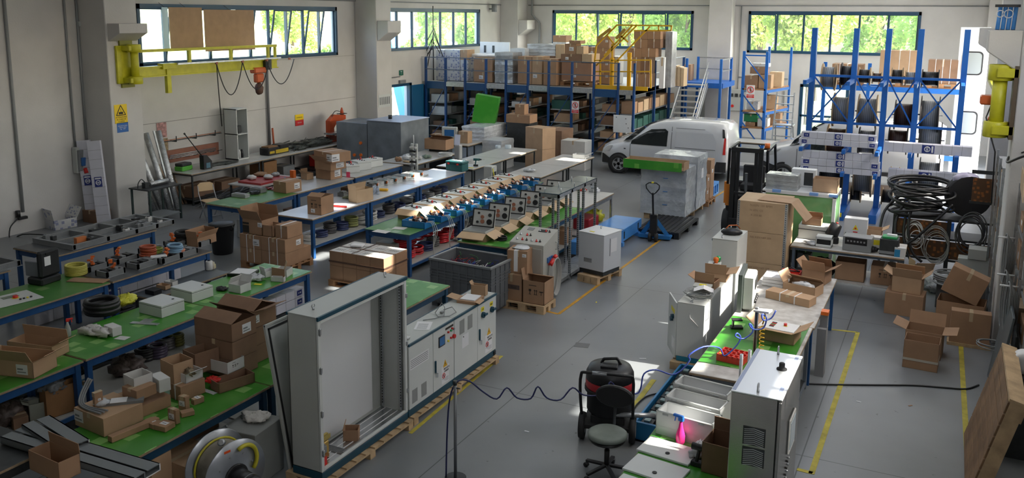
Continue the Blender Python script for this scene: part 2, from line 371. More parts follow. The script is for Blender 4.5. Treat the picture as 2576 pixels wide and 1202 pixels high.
# windows: blue steel frames with tilting sashes
def window(n,axis,w,plane,sashes,out):
 # axis 'x': window lies in a wall of constant x; w=(a0,a1,z0,z1); out = direction out of the room
 a0,a1,z0,z1=w; root=bpy.data.objects.new('window_%d'%n,None); COL.objects.link(root); root['kind']='structure'
 def V(a,o,z): return Vector((plane+o*out,a,z)) if axis=='x' else Vector((a,plane+o*out,z))
 def bx(m,a,b,o0,o1,c,d):
  p,q=V(a,o0,c),V(b,o1,d); m.box(min(p.x,q.x),max(p.x,q.x),min(p.y,q.y),max(p.y,q.y),c,d)
 f=MB(); fw=.09
 bx(f,a0,a1,-.03,.12,z0,z0+fw);bx(f,a0,a1,-.03,.12,z1-fw*1.4,z1);bx(f,a0,a0+fw,-.03,.12,z0,z1);bx(f,a1-fw,a1,-.03,.12,z0,z1)
 k=len(sashes); st=(a1-a0-2*fw)/k
 for i in range(1,k): bx(f,a0+fw+i*st-.022,a0+fw+i*st+.022,0,.1,z0,z1)
 f.bd('window_frame',fbl,root)
 for i,t in enumerate(sashes):
  A=a0+fw+i*st+.02; B=A+st-.04; zz0=z0+fw; zz1=z1-fw*1.4; hh=zz1-zz0
  s=MB(); g=MB(); dz=t*.26     # tilted inwards at the top when open
  def Q(a,u): return V(a,.06-dz*u,zz0+hh*u*math.cos(dz*.6))
  w_=.045 if t else .028
  for (pa,pb) in ((Q(A,0),Q(B,0)),(Q(A,1),Q(B,1)),(Q(A,0),Q(A,1)),(Q(B,0),Q(B,1))): s.bar(pa,pb,w_,.04)
  so=s.bd('sash',fbl,root)
  pane=[Q(A,0),Q(B,0),Q(B,1),Q(A,1)]; nrm=(Q(B,0)-Q(A,0)).cross(Q(A,1)-Q(A,0)).normalized()*.006
  g.prism(pane,nrm).bd('pane',glass,so)
 return root
window(1,'x',W1,XL,[0,1,1,0,1,0,1,0,1,0],-1)
window(2,'x',W2,XL,[0,0,0,0,0,0,0],-1)
window(3,'y',W3,YB,[0,0,1,0,1,0],1)
window(4,'y',W4,YB,[1,0,0,0,0,0],1)
for k,h in enumerate(RW[:-1]): window(5+k,'x',h,XR,[0]*3,1)
# door 1: blue steel frame, its leaf swung open
d=bpy.data.objects.new('door_1',None); COL.objects.link(d); d['kind']='structure'
MB().box(XL-.1,XL+.04,27.02,27.12,0,2.36).box(XL-.1,XL+.04,28.45,28.6,0,2.36).box(XL-.1,XL+.04,27.02,28.6,2.28,2.38).bd('door_frame',fbl,d)
MB().box(XL+.04,XL+.09,0,1.25,0,2.28).bd('door_leaf',mat('blue_door_paint',(.01,.10,.22),.4),d,.004,(0,28.55,0))
d=bpy.data.objects.new('door_2',None); COL.objects.link(d); d['kind']='structure'
m=MB()
for a,b,c,e in ((-5.5,-5.38,0,2.3),(-3.75,-3.63,0,2.3),(-4.62,-4.52,0,2.25),(-5.5,-3.63,2.2,2.32),(-5.45,-3.7,0,.25),(-5.45,-3.7,1.0,1.08)): m.box(a,b,YB-.02,YB+.1,c,e)
m.bd('door_frame',fbl,d); MB().box(-5.4,-3.7,YB+.03,YB+.04,.25,2.2).bd('pane',glass,d)
# door 3: tall white folding gate leaf with rounded windows, folded open against the right column
d=bpy.data.objects.new('door_3',None); COL.objects.link(d); d['kind']='structure'
YD=29.5
p0,p1=atY(2398,480,YD).x,atY(2478,100,YD).x
tl=atY(2422,68,YD); tr=atY(2480,66,YD)
m=MB().box(tl.x-.05,tl.x+.75,YD,YD+.06,0,tl.z)
m.bd('gate_leaf',white,d,.01)
for (z0,z1) in ((3.32,4.02),(1.55,2.25)):
 def rr(x0,x1,z0,z1,r,y):
  pts=[]
  for cx,cz,a in ((x1-r,z1-r,0),(x0+r,z1-r,90),(x0+r,z0+r,180),(x1-r,z0+r,270)):
   for k in range(5): t=math.radians(a+k*22.5); pts.append((cx+r*math.cos(t),y,cz+r*math.sin(t)))
  return pts
 MB().prism(rr(tl.x+.08,tl.x+.62,z0,z1,.12,YD-.03),(0,.03,0)).bd('window_gasket',rb_,d)
 MB().prism(rr(tl.x+.12,tl.x+.58,z0+.04,z1-.04,.1,YD-.036),(0,.01,0)).bd('pane',mat('dull_gate_glass',(.30,.33,.33),.12),d)
structure(MB().box(XL,XR,YB-.012,YB,0,.001),'baseboard_back',mgy)
# ================================================================ outside
def foliage_mat(name,c,c2):
 m=bpy.data.materials.new(name); m.use_nodes=True; n=m.node_tree; L=n.links; b=n.nodes['Principled BSDF']; out=n.nodes['Material Output']
 oi=n.nodes.new('ShaderNodeTexCoord'); no=n.nodes.new('ShaderNodeTexNoise'); no.inputs['Scale'].default_value=.9; L.new(oi.outputs['Object'],no.inputs['Vector'])
 mx=n.nodes.new('ShaderNodeMixRGB'); mx.inputs[1].default_value=(*c,1); mx.inputs[2].default_value=(*c2,1); mr=n.nodes.new('ShaderNodeMapRange'); mr.inputs[1].default_value=.4; mr.inputs[2].default_value=.62
 L.new(no.outputs[0],mr.inputs[0]); L.new(mr.outputs[0],mx.inputs[0]); L.new(mx.outputs[0],b.inputs['Base Color']); b.inputs['Roughness'].default_value=.6
 tr=n.nodes.new('ShaderNodeBsdfTranslucent'); L.new(mx.outputs[0],tr.inputs[0]); ms=n.nodes.new('ShaderNodeMixShader'); ms.inputs[0].default_value=.45
 L.new(b.outputs[0],ms.inputs[1]); L.new(tr.outputs[0],ms.inputs[2]); L.new(ms.outputs[0],out.inputs[0]); return m
leafm=foliage_mat('fresh_green_leaves',(.20,.36,.06),(.42,.60,.16)); leafy=foliage_mat('yellow_green_leaves',(.34,.46,.08),(.60,.68,.22)); grassm=mat('outside_grass',(.30,.42,.14),.9,0,.3,.5,col2=(.45,.42,.28))
barkm=mat('bark',(.12,.08,.05),.9)
structure(MB().box(-70,40,YB+.25,110,-.5,-.2),'ground_outside',grassm)
structure(MB().box(-90,XL-.25,-20,YB+.25,-.5,-.2).add([(-34,5,-.2),(-34,75,-.2),(-52,75,4.2),(-52,5,4.2),(-90,5,6),(-90,75,6)],[(0,1,2,3),(3,2,5,4)]),'ground_outside_left',grassm)
structure(MB().box(XR+.25,30,-20,YB+.25,-.3,-.1),'ground_outside_right',mat('outside_concrete',(.55,.54,.5),.9))
def leafmesh(seed,R,hh,n,lm):
 rnd=random.Random(seed); m=MB(); cl=[(Vector((rnd.uniform(-R,R)*.7,rnd.uniform(-R,R)*.6,hh*(.35+.65*rnd.random()))),rnd.uniform(.6,1.3)*R*.42) for _ in range(16)]
 for i in range(n):
  c,r=rnd.choice(cl); d=Vector((rnd.gauss(0,1),rnd.gauss(0,1),rnd.gauss(0,1))).normalized(); p=c+d*r*rnd.uniform(.6,1.05)
  a=Vector((rnd.gauss(0,1),rnd.gauss(0,1),rnd.gauss(0,1))).normalized(); b=a.cross(Vector((rnd.gauss(0,1),rnd.gauss(0,1),rnd.gauss(0,1)))).normalized(); s=rnd.uniform(.07,.16)
  m.add([p-a*s,p-b*s*.6,p+a*s,p+b*s*.6],[(0,1,2,3)])
 return m
def tree(seed,R,hh,n,lm):
 t=T_('tree','',"tree"); leafmesh(seed,R,hh,n,lm).bd('crown',lm,t)
 k=MB().tube([(0,0,-.2),(.1,.05,hh*.35),(.0,.1,hh*.75)],[.16,.13,.05],8); 
 for q in range(5): k.tube([(.05,.05,hh*(.3+.08*q)),(math.cos(q*1.3)*R*.5,math.sin(q*1.3)*R*.4,hh*(.55+.08*q))],[.06,.02],5)
 k.bd('trunk',barkm,t); return t
TA=tree(1,2.3,7.5,9000,leafm); TB=tree(2,2.4,8.0,9000,leafy); TC=tree(3,1.6,3.0,5000,leafm)
spots=[]
wn=['leftmost','second','third','fourth','fifth','rightmost']
for r,(y0,x0) in enumerate(((44.6,-24.5),(51.2,-22),(57.6,-26))):
 for k in range(6): spots.append(((TA,TB)[(k+r)%2],(x0+6.1*k,y0),'back windows, %s of the %s row'%(wn[k],['nearest','middle','farthest'][r])))
spots+=[(TC,(-31,49),'far end of the left bank'),(TA,(-38,62),'top of the left bank'),(TC,(-30,37),'left bank beyond the wood heap'),(TC,(-33,44),'left bank, nearer of the two by the slope'),(TB,(-42,49),'left bank, tallest one')]
used=set()
for i,(src,(x,y),where) in enumerate(spots):
 lb='leafy green tree outside '+('behind the ' if 'window' in where else 'on the ')+where
 if src.name not in used: o=src; used.add(src.name); o.location=(x,y,-.2); o['label']=lb; o.rotation_euler.z=i
 else: o=dup(src,(x,y,-.2),i*1.1,lb)
 o['group']='trees outside the windows'
t=T_('parked_car','silver white car parked outside, seen through the far left wall window','car',(-39.5,54.5,1.3),math.radians(60))
MB().prism([(-2.1,-.8,.3),(2.1,-.8,.3),(2.1,-.8,.85),(1.3,-.8,.95),(.8,-.8,1.4),(-1.2,-.8,1.4),(-2.0,-.8,.95)],(0,1.6,0)).bd('body',white,t,.05)
MB().prism([(-1.1,-.82,.98),(1.05,-.82,.98),(.72,-.82,1.33),(-1.05,-.82,1.33)],(0,1.64,0)).bd('side_window',bk,t)
for x in (-1.3,1.3):
 MB().cyl((x,-.85,.3),(x,-.6,.3),.3).cyl((x,.6,.3),(x,.85,.3),.3).bd('wheel',rb_,t)
t=T_('blue_crane_arm','bright blue steel crane arm standing outside the near left window','crane',(-23.5,32,-.2))
MB().bar((0,-1.2,0),(-.3,1.6,6.2),.5,.4).bar((0,3.6,0),(-.3,1.9,6.2),.5,.4).bar((-.2,0,2.6),(-.2,3.2,2.6),.3).bd('arm',mat('pale_blue_paint',(.10,.32,.72),.5),t)
m=MB(); rnd=random.Random(4)
for i in range(260):
 x,y=rnd.uniform(-25.5,-21.5),rnd.uniform(19,30); m.bar((x,y,rnd.uniform(0,2.6)),(x+rnd.uniform(-1,1),y+rnd.uniform(-1.2,1.2),rnd.uniform(.2,3.0)),rnd.uniform(.04,.14))
S_(m,'scrap_wood_heap',mat('bleached_scrap_wood',(.62,.56,.50),.9,0,.3,2),'heap of bleached scrap wood outside the near left window','wood pile',kind='stuff')
m=MB()
for i in range(34): m.box(-5.6+i*.07,-5.585+i*.07,YB+1.6,YB+1.62,0,2.4)
m.box(-5.6,-3.3,YB+1.6,YB+1.62,.2,.24).box(-5.6,-3.3,YB+1.6,YB+1.62,2.2,2.24)
S_(m,'bar_fence',white,'white bar fence just outside the glazed back door','fence')
# ================================================================ benches
def bench(x0,x1,y0,y1,label,top=lam,h=.85,frame=blue,leg=.07,shelf=None,edge=woodedge,shelfmat=lam,cloth=None,name='workbench',group=None,rail=.10,both=True):
 cx,cy=(x0+x1)/2,(y0+y1)/2; w,d=(x1-x0)/2,(y1-y0)/2
 t=T_(name,label,'workbench',(cx,cy,0),0,group)
 tp=MB().box(-w,w,-d,d,h-.032,h).bd('tabletop',[top],t,.004)
 MB().box(-w-.004,w+.004,-d-.004,d+.004,h-.029,h-.006).bd('edging',edge,tp)
 for sx in (-1,1):
  for sy in (-1,1):
   MB().box(sx*(w-.05)-leg/2,sx*(w-.05)+leg/2,sy*(d-.06)-leg/2,sy*(d-.06)+leg/2,0,h-.032).bd('leg',frame,t,.004)
 f=MB(); a=w-.05;b=d-.06; z0,z1=h-.032-rail,h-.032
 for s in (-1,1): f.box(s*a-.02,s*a+.02,-b,b,z0,z1); f.box(-a,a,s*b-.02,s*b+.02,z0,z1)
 f.bd('frame_rail',frame,t)
 if shelf is not None:
  s=MB()
  for q in (-1,1): s.box(q*a-.02,q*a+.02,-b,b,shelf-.07,shelf-.02)
  s.bd('lower_rail',frame,t); MB().box(-a,a,-b,b,shelf-.02,shelf).bd('lower_shelf',shelfmat,t)
 if cloth: MB().box(-w+.01,w-.01,-d+.005,d-.005,h,h+.003).bd('green_sheet',cloth,t)
 return t
Gr='green-topped blue benches in the left foreground'
bench(-10.1,-9.1,4.5,6.66,'green-topped blue bench carrying the big open cartons at the left edge',greentab,shelf=.22)
bench(-10.1,-9.1,6.7,8.8,'green-topped blue bench holding the near grey enclosure box and white rag',greentab,shelf=.22)
bench(-10.1,-9.1,8.82,10.9,'green-topped blue bench with small white cartons at its far corner',greentab)
bench(-7.75,-6.72,5.25,7.25,'green-topped lower bench under the taped cartons, nearest bottom left',greentab,h=.78,frame=fbl,shelf=.2)
bench(-7.75,-6.72,7.27,9.3,'green-topped lower bench behind the leaning cabinet door',greentab,h=.78,frame=fbl,shelf=.2)
bench(-7.75,-6.72,9.32,11.3,'green-topped bench whose corner shows behind the low grey cabinets',greentab,frame=fbl)
greentd=green_mat('worn_green_sheet',(.05,.19,.03),(.17,.30,.10),.4,4)
dkt=mat('dark_grey_benchtop',(.085,.09,.095),.35,0,.15,4)
bench(-12.5,-11.45,4.6,6.85,'green-topped blue bench with the grey button panel plate at the left edge',greentd)
bench(-12.5,-11.45,6.88,8.95,'green-topped blue bench under the open black tool case',greentd)
bench(-12.45,-11.45,9.0,11.05,'dark-topped blue bench crowded with grey wiring trays and orange parts',dkt,shelf=None)
bench(-14.75,-13.6,9.6,11.75,'dark blue-legged table under the long grey mounting plate by the wall',dkt,h=.83)
bench(-15.2,-13.5,6.6,8.7,'blue-legged table with a wiring plate, cut by the left edge',dkt,h=.83)
bench(-14.5,-13.47,13.9,15.72,'worn green bench with hand tools behind the black bin',greentd)
bench(-14.5,-13.47,15.74,17.9,'white-topped bench under the stack of brown cartons',lam)
bench(-14.6,-13.5,18.0,20.2,'white-topped blue bench with three grey button boxes',lam)
for i,(a,b,n) in enumerate(((13.8,15.8,'nearest white-topped bench of the middle row, under the printed open carton'),(15.82,17.85,'middle white-topped bench of the middle row, under the clear junction boxes'),(17.87,20.1,'white-topped bench with the teal toolbox at its far end'))):
 bench(-12.45,-11.45,a,b,n,mat('white_melamine',(.60,.62,.66),.22),shelf=.28)
for i,(a,b,n) in enumerate(((13.65,15.7,'green-topped bench with a glass-bright corner and the first blue trays'),(15.72,17.7,'green-topped bench under the middle of the blue tray row'),(17.72,19.75,'green-topped bench at the far end of the blue tray row'))):
 bench(-10.05,-9.0,a,b,n,green_mat('sunlit_green_sheet',(.08,.22,.06),(.24,.36,.19),.45,4),shelf=.24,edge=fbl)  # paler copy of the green sheet, sunlight put into its colour
for i,(a,b,n) in enumerate(((13.7,15.55,'near green bench with open instrument boxes behind the plastic crate'),(15.57,17.4,'middle green bench beside the tall open rack frame'),(17.42,19.3,'far green and white bench with hand tools by the blue machine base'))):
 bench(-7.98,-6.95,a,b,n,greentab if i<2 else lam,shelf=.2,frame=gv if i==2 else fbl,cloth=None,leg=.05)
MB().box(-.5,.5,-.93,-.1,0,.004)
bench(-12.6,-11.45,20.5,22.5,'grey laminate bench with a cordless drill and coiled cable',lam,frame=dks,leg=.04,rail=.04)
bench(-12.6,-11.45,22.52,24.6,'grey laminate bench with a sunlit strip, near the blue shelving',lam,frame=dks,leg=.04,rail=.04)
bench(-10.35,-9.33,20.3,22.2,'grey laminate bench behind the dark-topped rack frame',lam,frame=dks,leg=.04,rail=.04)
bench(-10.35,-9.33,22.22,24.1,'grey laminate bench with a dazzling white sunlit end',lam,frame=dks,leg=.04,rail=.04)
bench(-14.5,-13.3,20.5,22.9,'plain bench heaped with bags and small parts beside the film-covered cabinet',lam,frame=dks,leg=.04,rail=.04,h=.82)
bench(-15.2,-13.7,24.2,27.3,'grey bench with a control panel box and wrapped goods in front of the shelving',lam,frame=dks,leg=.04,rail=.04)
# long benches along the left wall
for i,(a,b,n) in enumerate(((16.3,18.9,'narrow wall bench under the copper pipe rack'),(18.92,21.4,'narrow wall bench holding the yellow tool case'),(21.42,24.6,'narrow wall bench carrying the orange-red punch press'))):
 bench(-18.55,-17.45,a,b,n,lam,frame=dks,leg=.04,rail=.04,shelf=.15,shelfmat=dks)
# right side
dirtyw=mat('scuffed_white_top',(.62,.61,.58),.4,0,.0,6,col2=(.36,.34,.31))
t=bench(-2.5,-1.42,9.72,11.95,'white bench spread with a bright green sheet and a red foam block',dirtyw,frame=mat('grey_bench_steel',(.22,.25,.28),.4,.3),shelf=.12,shelfmat=dks,leg=.05,rail=.06)
MB().box(-.53,.5,-.75,1.1,.85,.856).bd('green_sheet',greentab,t)
bench(-2.5,-1.4,11.97,14.5,'scuffed white bench with polystyrene stack and taped cartons',dirtyw,frame=blue,leg=.05,rail=.06)
bench(-2.45,-1.45,5.4,8.75,'green-topped bench with white enclosures along the bottom edge',greentab,frame=blue,h=.80,leg=.05,rail=.06)
bench(-2.4,-.5,16.2,17.3,'long brown-edged bench crowded with salvaged electronics on the right',dirtyw,frame=mat('grey_blue_steel',(.10,.14,.19),.45,.3),shelf=.3,shelfmat=lam,leg=.05,rail=.05,h=.88)
p=atY(1890,345,29.0)
bench(-6.7,-4.75,28.75,29.6,'pale laminate bench between the two white vans',lam,h=.95,frame=dks,leg=.04,rail=.04,shelf=.15)
# ================================================================ cartons, pallets, crates
def cn(label,L=None,N=None,R=None,z=0,top=None,h=None,w=None,d=None,rz=None,loc=None,m=None,op=None,tape=True,stk=None,printm=None,straps=0,group=None,name='carton',inner=None,cat='box',dark=False):
 """closed: open_=None; open: (front,right,back,left) flap angles in degrees from closed-flat (None = no flap)"""
 m=m or kb
 if loc is None:
  c,w,d,rz,n=rect3(L,N,R,z)
  if h is None: h=ztop(n,top)-z
 else: c=Vector((loc[0],loc[1],z)); rz=rz or 0
 h=max(h,.03)
 t=T_(name,label,cat,(c.x,c.y,z),rz,group); a,b=w/2,d/2; th=.006
 im=inner or m
 if op is None:
  MB().box(-a,a,-b,b,0,h).bd('body',m,t,.003)
  if tape: MB().box(-.026,.026,-b-.001,b+.001,h,h+.0015).box(-.026,.026,-b-.0015,-b,h*.72,h+.0015).bd('tape',mat('parcel_tape',(.50,.38,.24),.3),t)
 else:
  mb=MB().box(-a,a,-b,-b+th,0,h).box(-a,a,b-th,b,0,h).box(-a,-a+th,-b,b,0,h).box(a-th,a,-b,b,0,h).box(-a,a,-b,b,0,th)
  mb.bd('body',m,t)
  fl=min(w,d)*.48
  for k,ang in enumerate(op):
   if ang is None: continue
   A=math.radians(ang); L_=fl if k in(0,2) else min(fl,a)
   # hinge edge, pointing inwards when ang=0, up at 90, outwards beyond
   q=MB()
   if k==0: q.prism([(-a,0,0),(a,0,0),(a,L_*math.cos(A),L_*math.sin(A)),(-a,L_*math.cos(A),L_*math.sin(A))],(0,-th*math.sin(A),th*math.cos(A))); o=(0,-b,h)
   if k==2: q.prism([(-a,0,0),(a,0,0),(a,-L_*math.cos(A),L_*math.sin(A)),(-a,-L_*math.cos(A),L_*math.sin(A))],(0,th*math.sin(A),th*math.cos(A))); o=(0,b,h)
   if k==1: q.prism([(0,-b,0),(0,b,0),(-L_*math.cos(A),b,L_*math.sin(A)),(-L_*math.cos(A),-b,L_*math.sin(A))],(th*math.sin(A),0,th*math.cos(A))); o=(a,0,h)
   if k==3: q.prism([(0,-b,0),(0,b,0),(L_*math.cos(A),b,L_*math.sin(A)),(L_*math.cos(A),-b,L_*math.sin(A))],(-th*math.sin(A),0,th*math.cos(A))); o=(-a,0,h)
   q.bd('flap',im,t,0,o)
 s=min(w,h,d)
 for st in (stk or []):      # (face,u,v,size)
  fc,u,v,sz=st; q=MB(); ww=sz*min(w if fc=='f' else d,.9); hh=ww*.8 if ww*.8<h*.8 else h*.6
  if fc=='f': x=-a+u*w; zc=v*h; q.box(x-ww/2,x+ww/2,-b-.002,-b,zc-hh/2,zc+hh/2); q.box(x-ww*.4,x+ww*.1,-b-.003,-b-.002,zc-hh*.05,zc+hh*.12,1).box(x-ww*.4,x+ww*.35,-b-.003,-b-.002,zc-hh*.32,zc-hh*.2,1)
  elif fc=='r': y=-b+u*d; zc=v*h; q.box(a,a+.002,y-ww/2,y+ww/2,zc-hh/2,zc+hh/2); q.box(a+.002,a+.003,y-ww*.4,y+ww*.1,zc-hh*.05,zc+hh*.12,1).box(a+.002,a+.003,y-ww*.4,y+ww*.35,zc-hh*.32,zc-hh*.2,1)
  else: x=-a+u*w; y=-b+v*d; q.box(x-ww/2,x+ww/2,y-ww/3,y+ww/3,h,h+.002); q.box(x-ww*.3,x+ww*.3,y-ww*.1,y+ww*.05,h+.002,h+.003,1)
  q.bd('paper_label',[ppw,mgy],t)
 for k in range(straps):
  x=-a+w*(k+1)/(straps+1); MB().box(x-.008,x+.008,-b-.003,b+.003,h,h+.003).box(x-.008,x+.008,-b-.003,-b,0,h+.003).bd('strap',ppw,t)
 if printm:                       # handling marks: arrows, glass, umbrella
  fc=printm; q=MB(); s=min(.09,h*.22)
  def P_(u,v,du,dv):
   if fc=='f': q.box(u,u+du,-b-.002,-b-.0005,v,v+dv)
   else: q.box(a+.0005,a+.002,u,u+du,v,v+dv)
  u0=-.5*(w if fc=='f' else d)*.35; v0=h*.42
  P_(u0,v0,s*.12,s*.7); P_(u0-s*.2,v0+s*.6,s*.5,s*.4); P_(u0-s*.2,v0-s*.05,s*.5,s*.08)
  P_(u0+s*1.0,v0,s*.1,s); P_(u0+s*1.4,v0,s*.1,s); P_(u0+s*.85,v0+s*.75,s*.4,s*.1); P_(u0+s*1.25,v0+s*.75,s*.4,s*.1); P_(u0+s*.85,v0-s*.05,s*.8,s*.08)
  P_(u0+s*2.4,v0,s*.1,s*.7); P_(u0+s*2.05,v0+s*.6,s*.8,s*.18)
  P_(u0-s*.2,v0+s*1.7,s*1.6,s*.12)
  q.bd('handling_marks',ink,t)
 return t
def pallet(label,L=None,N=None,R=None,loc=None,w=1.2,d=.8,rz=0,m=None,h=.144,group=None,name='pallet'):
 m=m or wood
 if loc is None: c,w,d,rz,n=rect3(L,N,R,0)
 else: c=Vector((loc[0],loc[1],0))
 t=T_(name,label,'pallet',(c.x,c.y,0),rz,group); a,b=w/2,d/2; k=h/.144
 for y in (-b+.05,0,b-.05): MB().box(-a,a,y-.05,y+.05,0,.022*k).bd('bottom_board',m,t)
 for x in (-a+.0725,0,a-.0725):
  for y in (-b+.05,0,b-.05): MB().box(x-.07,x+.07,y-.05,y+.05,.022*k,.1*k).bd('block',m,t)
 for x in (-a+.0725,0,a-.0725): MB().box(x-.0725,x+.0725,-b,b,.1*k,.122*k).bd('stringer_board',m,t)
 nb=max(5,int(d/.16))
 for i in range(nb):
  y=-b+.05+i*(d-.1)/(nb-1); MB().box(-a,a,y-.05,y+.05,.122*k,h).bd('deck_board',m,t)
 return t
# ================================================================ control cabinets on pallets
def eyebolt(parent,loc,r=.022):
 MB().torus((0,0,r+.02),r,.006,(1,0,0),14,6).cyl((0,0,0),(0,0,.022),.012,n=8).bd('lifting_eye',gv,parent,0,loc)
for i,(y,lb) in enumerate(((7.62,'long pallet under the tall open cabinet'),)): pallet(lb,loc=(-5.83,y),w=.55,d=1.68,h=.11,m=wood)
pallet('pallet under the three low grey cabinets',loc=(-5.83,9.63),w=.52,d=2.26,h=.11)
t=T_('open_control_cabinet','tall empty grey control cabinet with its doorway open, on a pallet','cabinet',(-5.62,6.8,.11))
Wc,Dc,Hc=1.64,.40,1.80   # along Y, depth, height above pallet
MB().box(-Dc,0,0,Wc,0,.09).bd('plinth',petrol,t,.004)
b=MB().box(-Dc,-Dc+.012,0,Wc,.09,Hc).box(-Dc,-.02,0,.012,.09,Hc).box(-Dc,-.02,Wc-.012,Wc,.09,Hc).box(-Dc-.006,.012,-.006,Wc+.006,Hc,Hc+.012).box(-Dc,0,0,Wc,.09,.102)
b.bd('housing',gc1,t,.003)
MB().box(-.012,.014,-.008,Wc+.008,Hc-.03,Hc+.014).box(-Dc-.012,-Dc+.012,-.008,Wc+.008,Hc-.02,Hc+.014).bd('roof_trim',petrol,t,.003)
MB().box(-.03,0,0,.045,.09,Hc).box(-.03,0,Wc-.045,Wc,.09,Hc).box(-.03,0,.045,Wc-.045,Hc-.07,Hc-.03).box(-.03,0,.045,Wc-.045,.09,.13).bd('door_frame',gc2,t,.003)
MB().box(-Dc+.03,-Dc+.034,.06,Wc-.22,.14,Hc-.08).bd('back_plate',mat('light_back_plate',(.66,.67,.68),.35),t)
MB().box(-Dc+.034,-Dc+.04,.30,.318,.12,Hc-.06).bd('plate_joint',dks,t)
r=MB()
for x in (-Dc+.06,-.07):
 r.box(x-.012,x+.012,Wc-.05,Wc-.03,.12,Hc-.05)
 for k in range(44): z=.16+k*.036; r.box(x-.006,x+.006,Wc-.052,Wc-.0495,z,z+.02,1)
r.bd('punched_rail',[gv,bk],t)
r=MB().box(-Dc+.04,-.03,.04,Wc-.04,.102,.106)
for x in (-.3,-.2,-.12): r.box(x-.004,x+.004,.05,Wc-.05,.106,.11,1)
r.bd('floor_plate',[zinc,ppw],t)
r=MB()
for k in range(9): r.box(-Dc+.06,-.04,.40+k*.012,.404+k*.012,.108,.118)
r.box(-.06,-.03,.42,.9,.108,.124); r.bd('cable_clamp_rail',gv,t)
for z in (.28,.72,1.2,1.62): MB().box(-.005,.02,.006,.03,z,z+.06).cyl((.012,.018,z-.01),(.012,.018,z+.07),.007,n=8).bd('hinge',gv,t)
for z in (.35,.95,1.55): MB().box(-.005,.012,Wc-.02,Wc+.004,z,z+.05).bd('hinge',gv,t)
for y in (.18,Wc-.15): eyebolt(t,(-.2,y,Hc+.012))
MB().box(-.3,-.26,.9,.93,Hc-.08,Hc-.05).box(-.3,-.26,.98,1.01,Hc-.08,Hc-.05).bd('door_switch',bk,t)
# the removed door leaning on the back of the tall cabinet
q=T_('leaning_cabinet_door','removed grey cabinet door leaning against the tall open cabinet','cabinet door',(-6.62,6.55,.0)); 
f=MB(); T=Matrix.Rotation(math.radians(-14.5),4,'Y')@Matrix.Rotation(math.radians(-6),4,'Z')
T=Matrix.Rotation(math.radians(-10),4,'Y')
f=MB().box(0,.012,0,.92,0,1.72,0,T); o=f.bd('door_panel',gc1,q,.003)
MB().box(.012,.03,0,.02,0,1.72,0,T).box(.012,.03,.90,.92,0,1.72,0,T).box(.012,.03,0,.92,0,.02,0,T).box(.012,.03,0,.92,1.70,1.72,0,T).bd('door_lip',gc1,q)
MB().box(.012,.024,.05,.068,.05,1.67,0,T).box(.012,.024,.85,.868,.05,1.67,0,T).box(.012,.024,.05,.868,1.65,1.67,0,T).bd('rubber_seal',rb_,q)
q.rotation_euler.z=math.radians(180); q.location=(-6.05,7.35,.02)
q.location=(-6.10,6.84,.0); q.rotation_euler.z=0
# things inside the tall cabinet
t=T_('transformer','yellow coil transformer standing in the open cabinet, with orange terminals','transformer',(-5.80,6.99,.216),0)
m=MB()
for y in (-.055,.055): m.cb((0,y,.13),(.10,.085,.15))
m.bd('coil',brass,t,.008)
MB().cb((0,0,.025),(.08,.22,.04)).cb((0,0,.225),(.08,.22,.035)).cb((0,0,.12),(.03,.02,.18)).bd('iron_core',mat('varnished_core',(.32,.15,.04),.4,.3),t,.003)
MB().cb((0,0,.255),(.03,.26,.02)).cb((.05,0,.25),(.006,.24,.05)).bd('mounting_bracket',mat('yellow_zinc',(.55,.42,.12),.35,.6),t)
for y in (-.07,0.0): MB().cb((.03,y,.262),(.03,.035,.025)).bd('terminal_block',og_,t)
t=T_('transformer','small red transformer with grey breaker on top, left corner of the open cabinet','transformer',(-5.70,6.89,.216),0)
MB().cb((0,0,.07),(.09,.09,.12)).bd('coil',red,t,.006); MB().cb((0,0,.01),(.10,.12,.02)).cb((0,0,.135),(.10,.12,.02)).bd('iron_core',mat('varnished_core',(.3,.2,.1)),t)
MB().cb((0,0,.19),(.08,.1,.08)).cb((.02,0,.24),(.03,.06,.03)).bd('breaker',mgy,t,.004)
cn('small open brown carton with one raised flap inside the tall open cabinet',loc=(-5.80,7.55),w=.17,d=.15,h=.13,z=.216,rz=.5,m=kb,op=(None,None,None,75))
# three low cabinets
Y0,Z0,Hl=8.47,.11,.94
lc=[8.47,9.03,9.56,10.20,10.76]
def sign_no_entry(par,x,y,z,w,dr):
 m=MB().box(x,x+.0015,y-w/2,y+w/2,z-w*.62,z+w*.62); m.bd('notice',ppw,par)
 c=(x+.003,y-w*.22,z-w*.05); MB().torus(c,w*.17,w*.025,(1,0,0),18,5).bar((x+.003,y-w*.32,z+.06*w),(x+.003,y-w*.12,z-.16*w),.003,w*.03).bd('prohibition_ring',signr,par)
 MB().bar((x+.002,y-w*.22,z-w*.16),(x+.002,y-w*.22,z+w*.05),.002,w*.07).bd('figure',ink,par)
 tx_('VIETATO\nAPRIRE',w*.19,par,(x+.003,y+w*.16,z+w*.30),RIGHT,ink)
 for k in range(3): MB().box(x+.0015,x+.0025,y-w*.4+.04*k,y+w*.42,z-w*(.3+.1*k),z-w*(.27+.1*k)).bd('small_print',mgy,par)
def hazard(par,x,y,z,s):
 MB().prism([(x,y-s/2,z-s*.43),(x,y+s/2,z-s*.43),(x,y,z+s*.43)],(.002,0,0)).bd('warning_triangle',safeyel,par)
 MB().prism([(x+.002,y+s*.03,z+s*.2),(x+.002,y-s*.1,z-s*.06),(x+.002,y,z-s*.04),(x+.002,y-s*.03,z-s*.3),(x+.002,y+s*.1,z+.0),(x+.002,y+.0,z-.02*s)],(.001,0,0)).bd('lightning_bolt',ink,par)
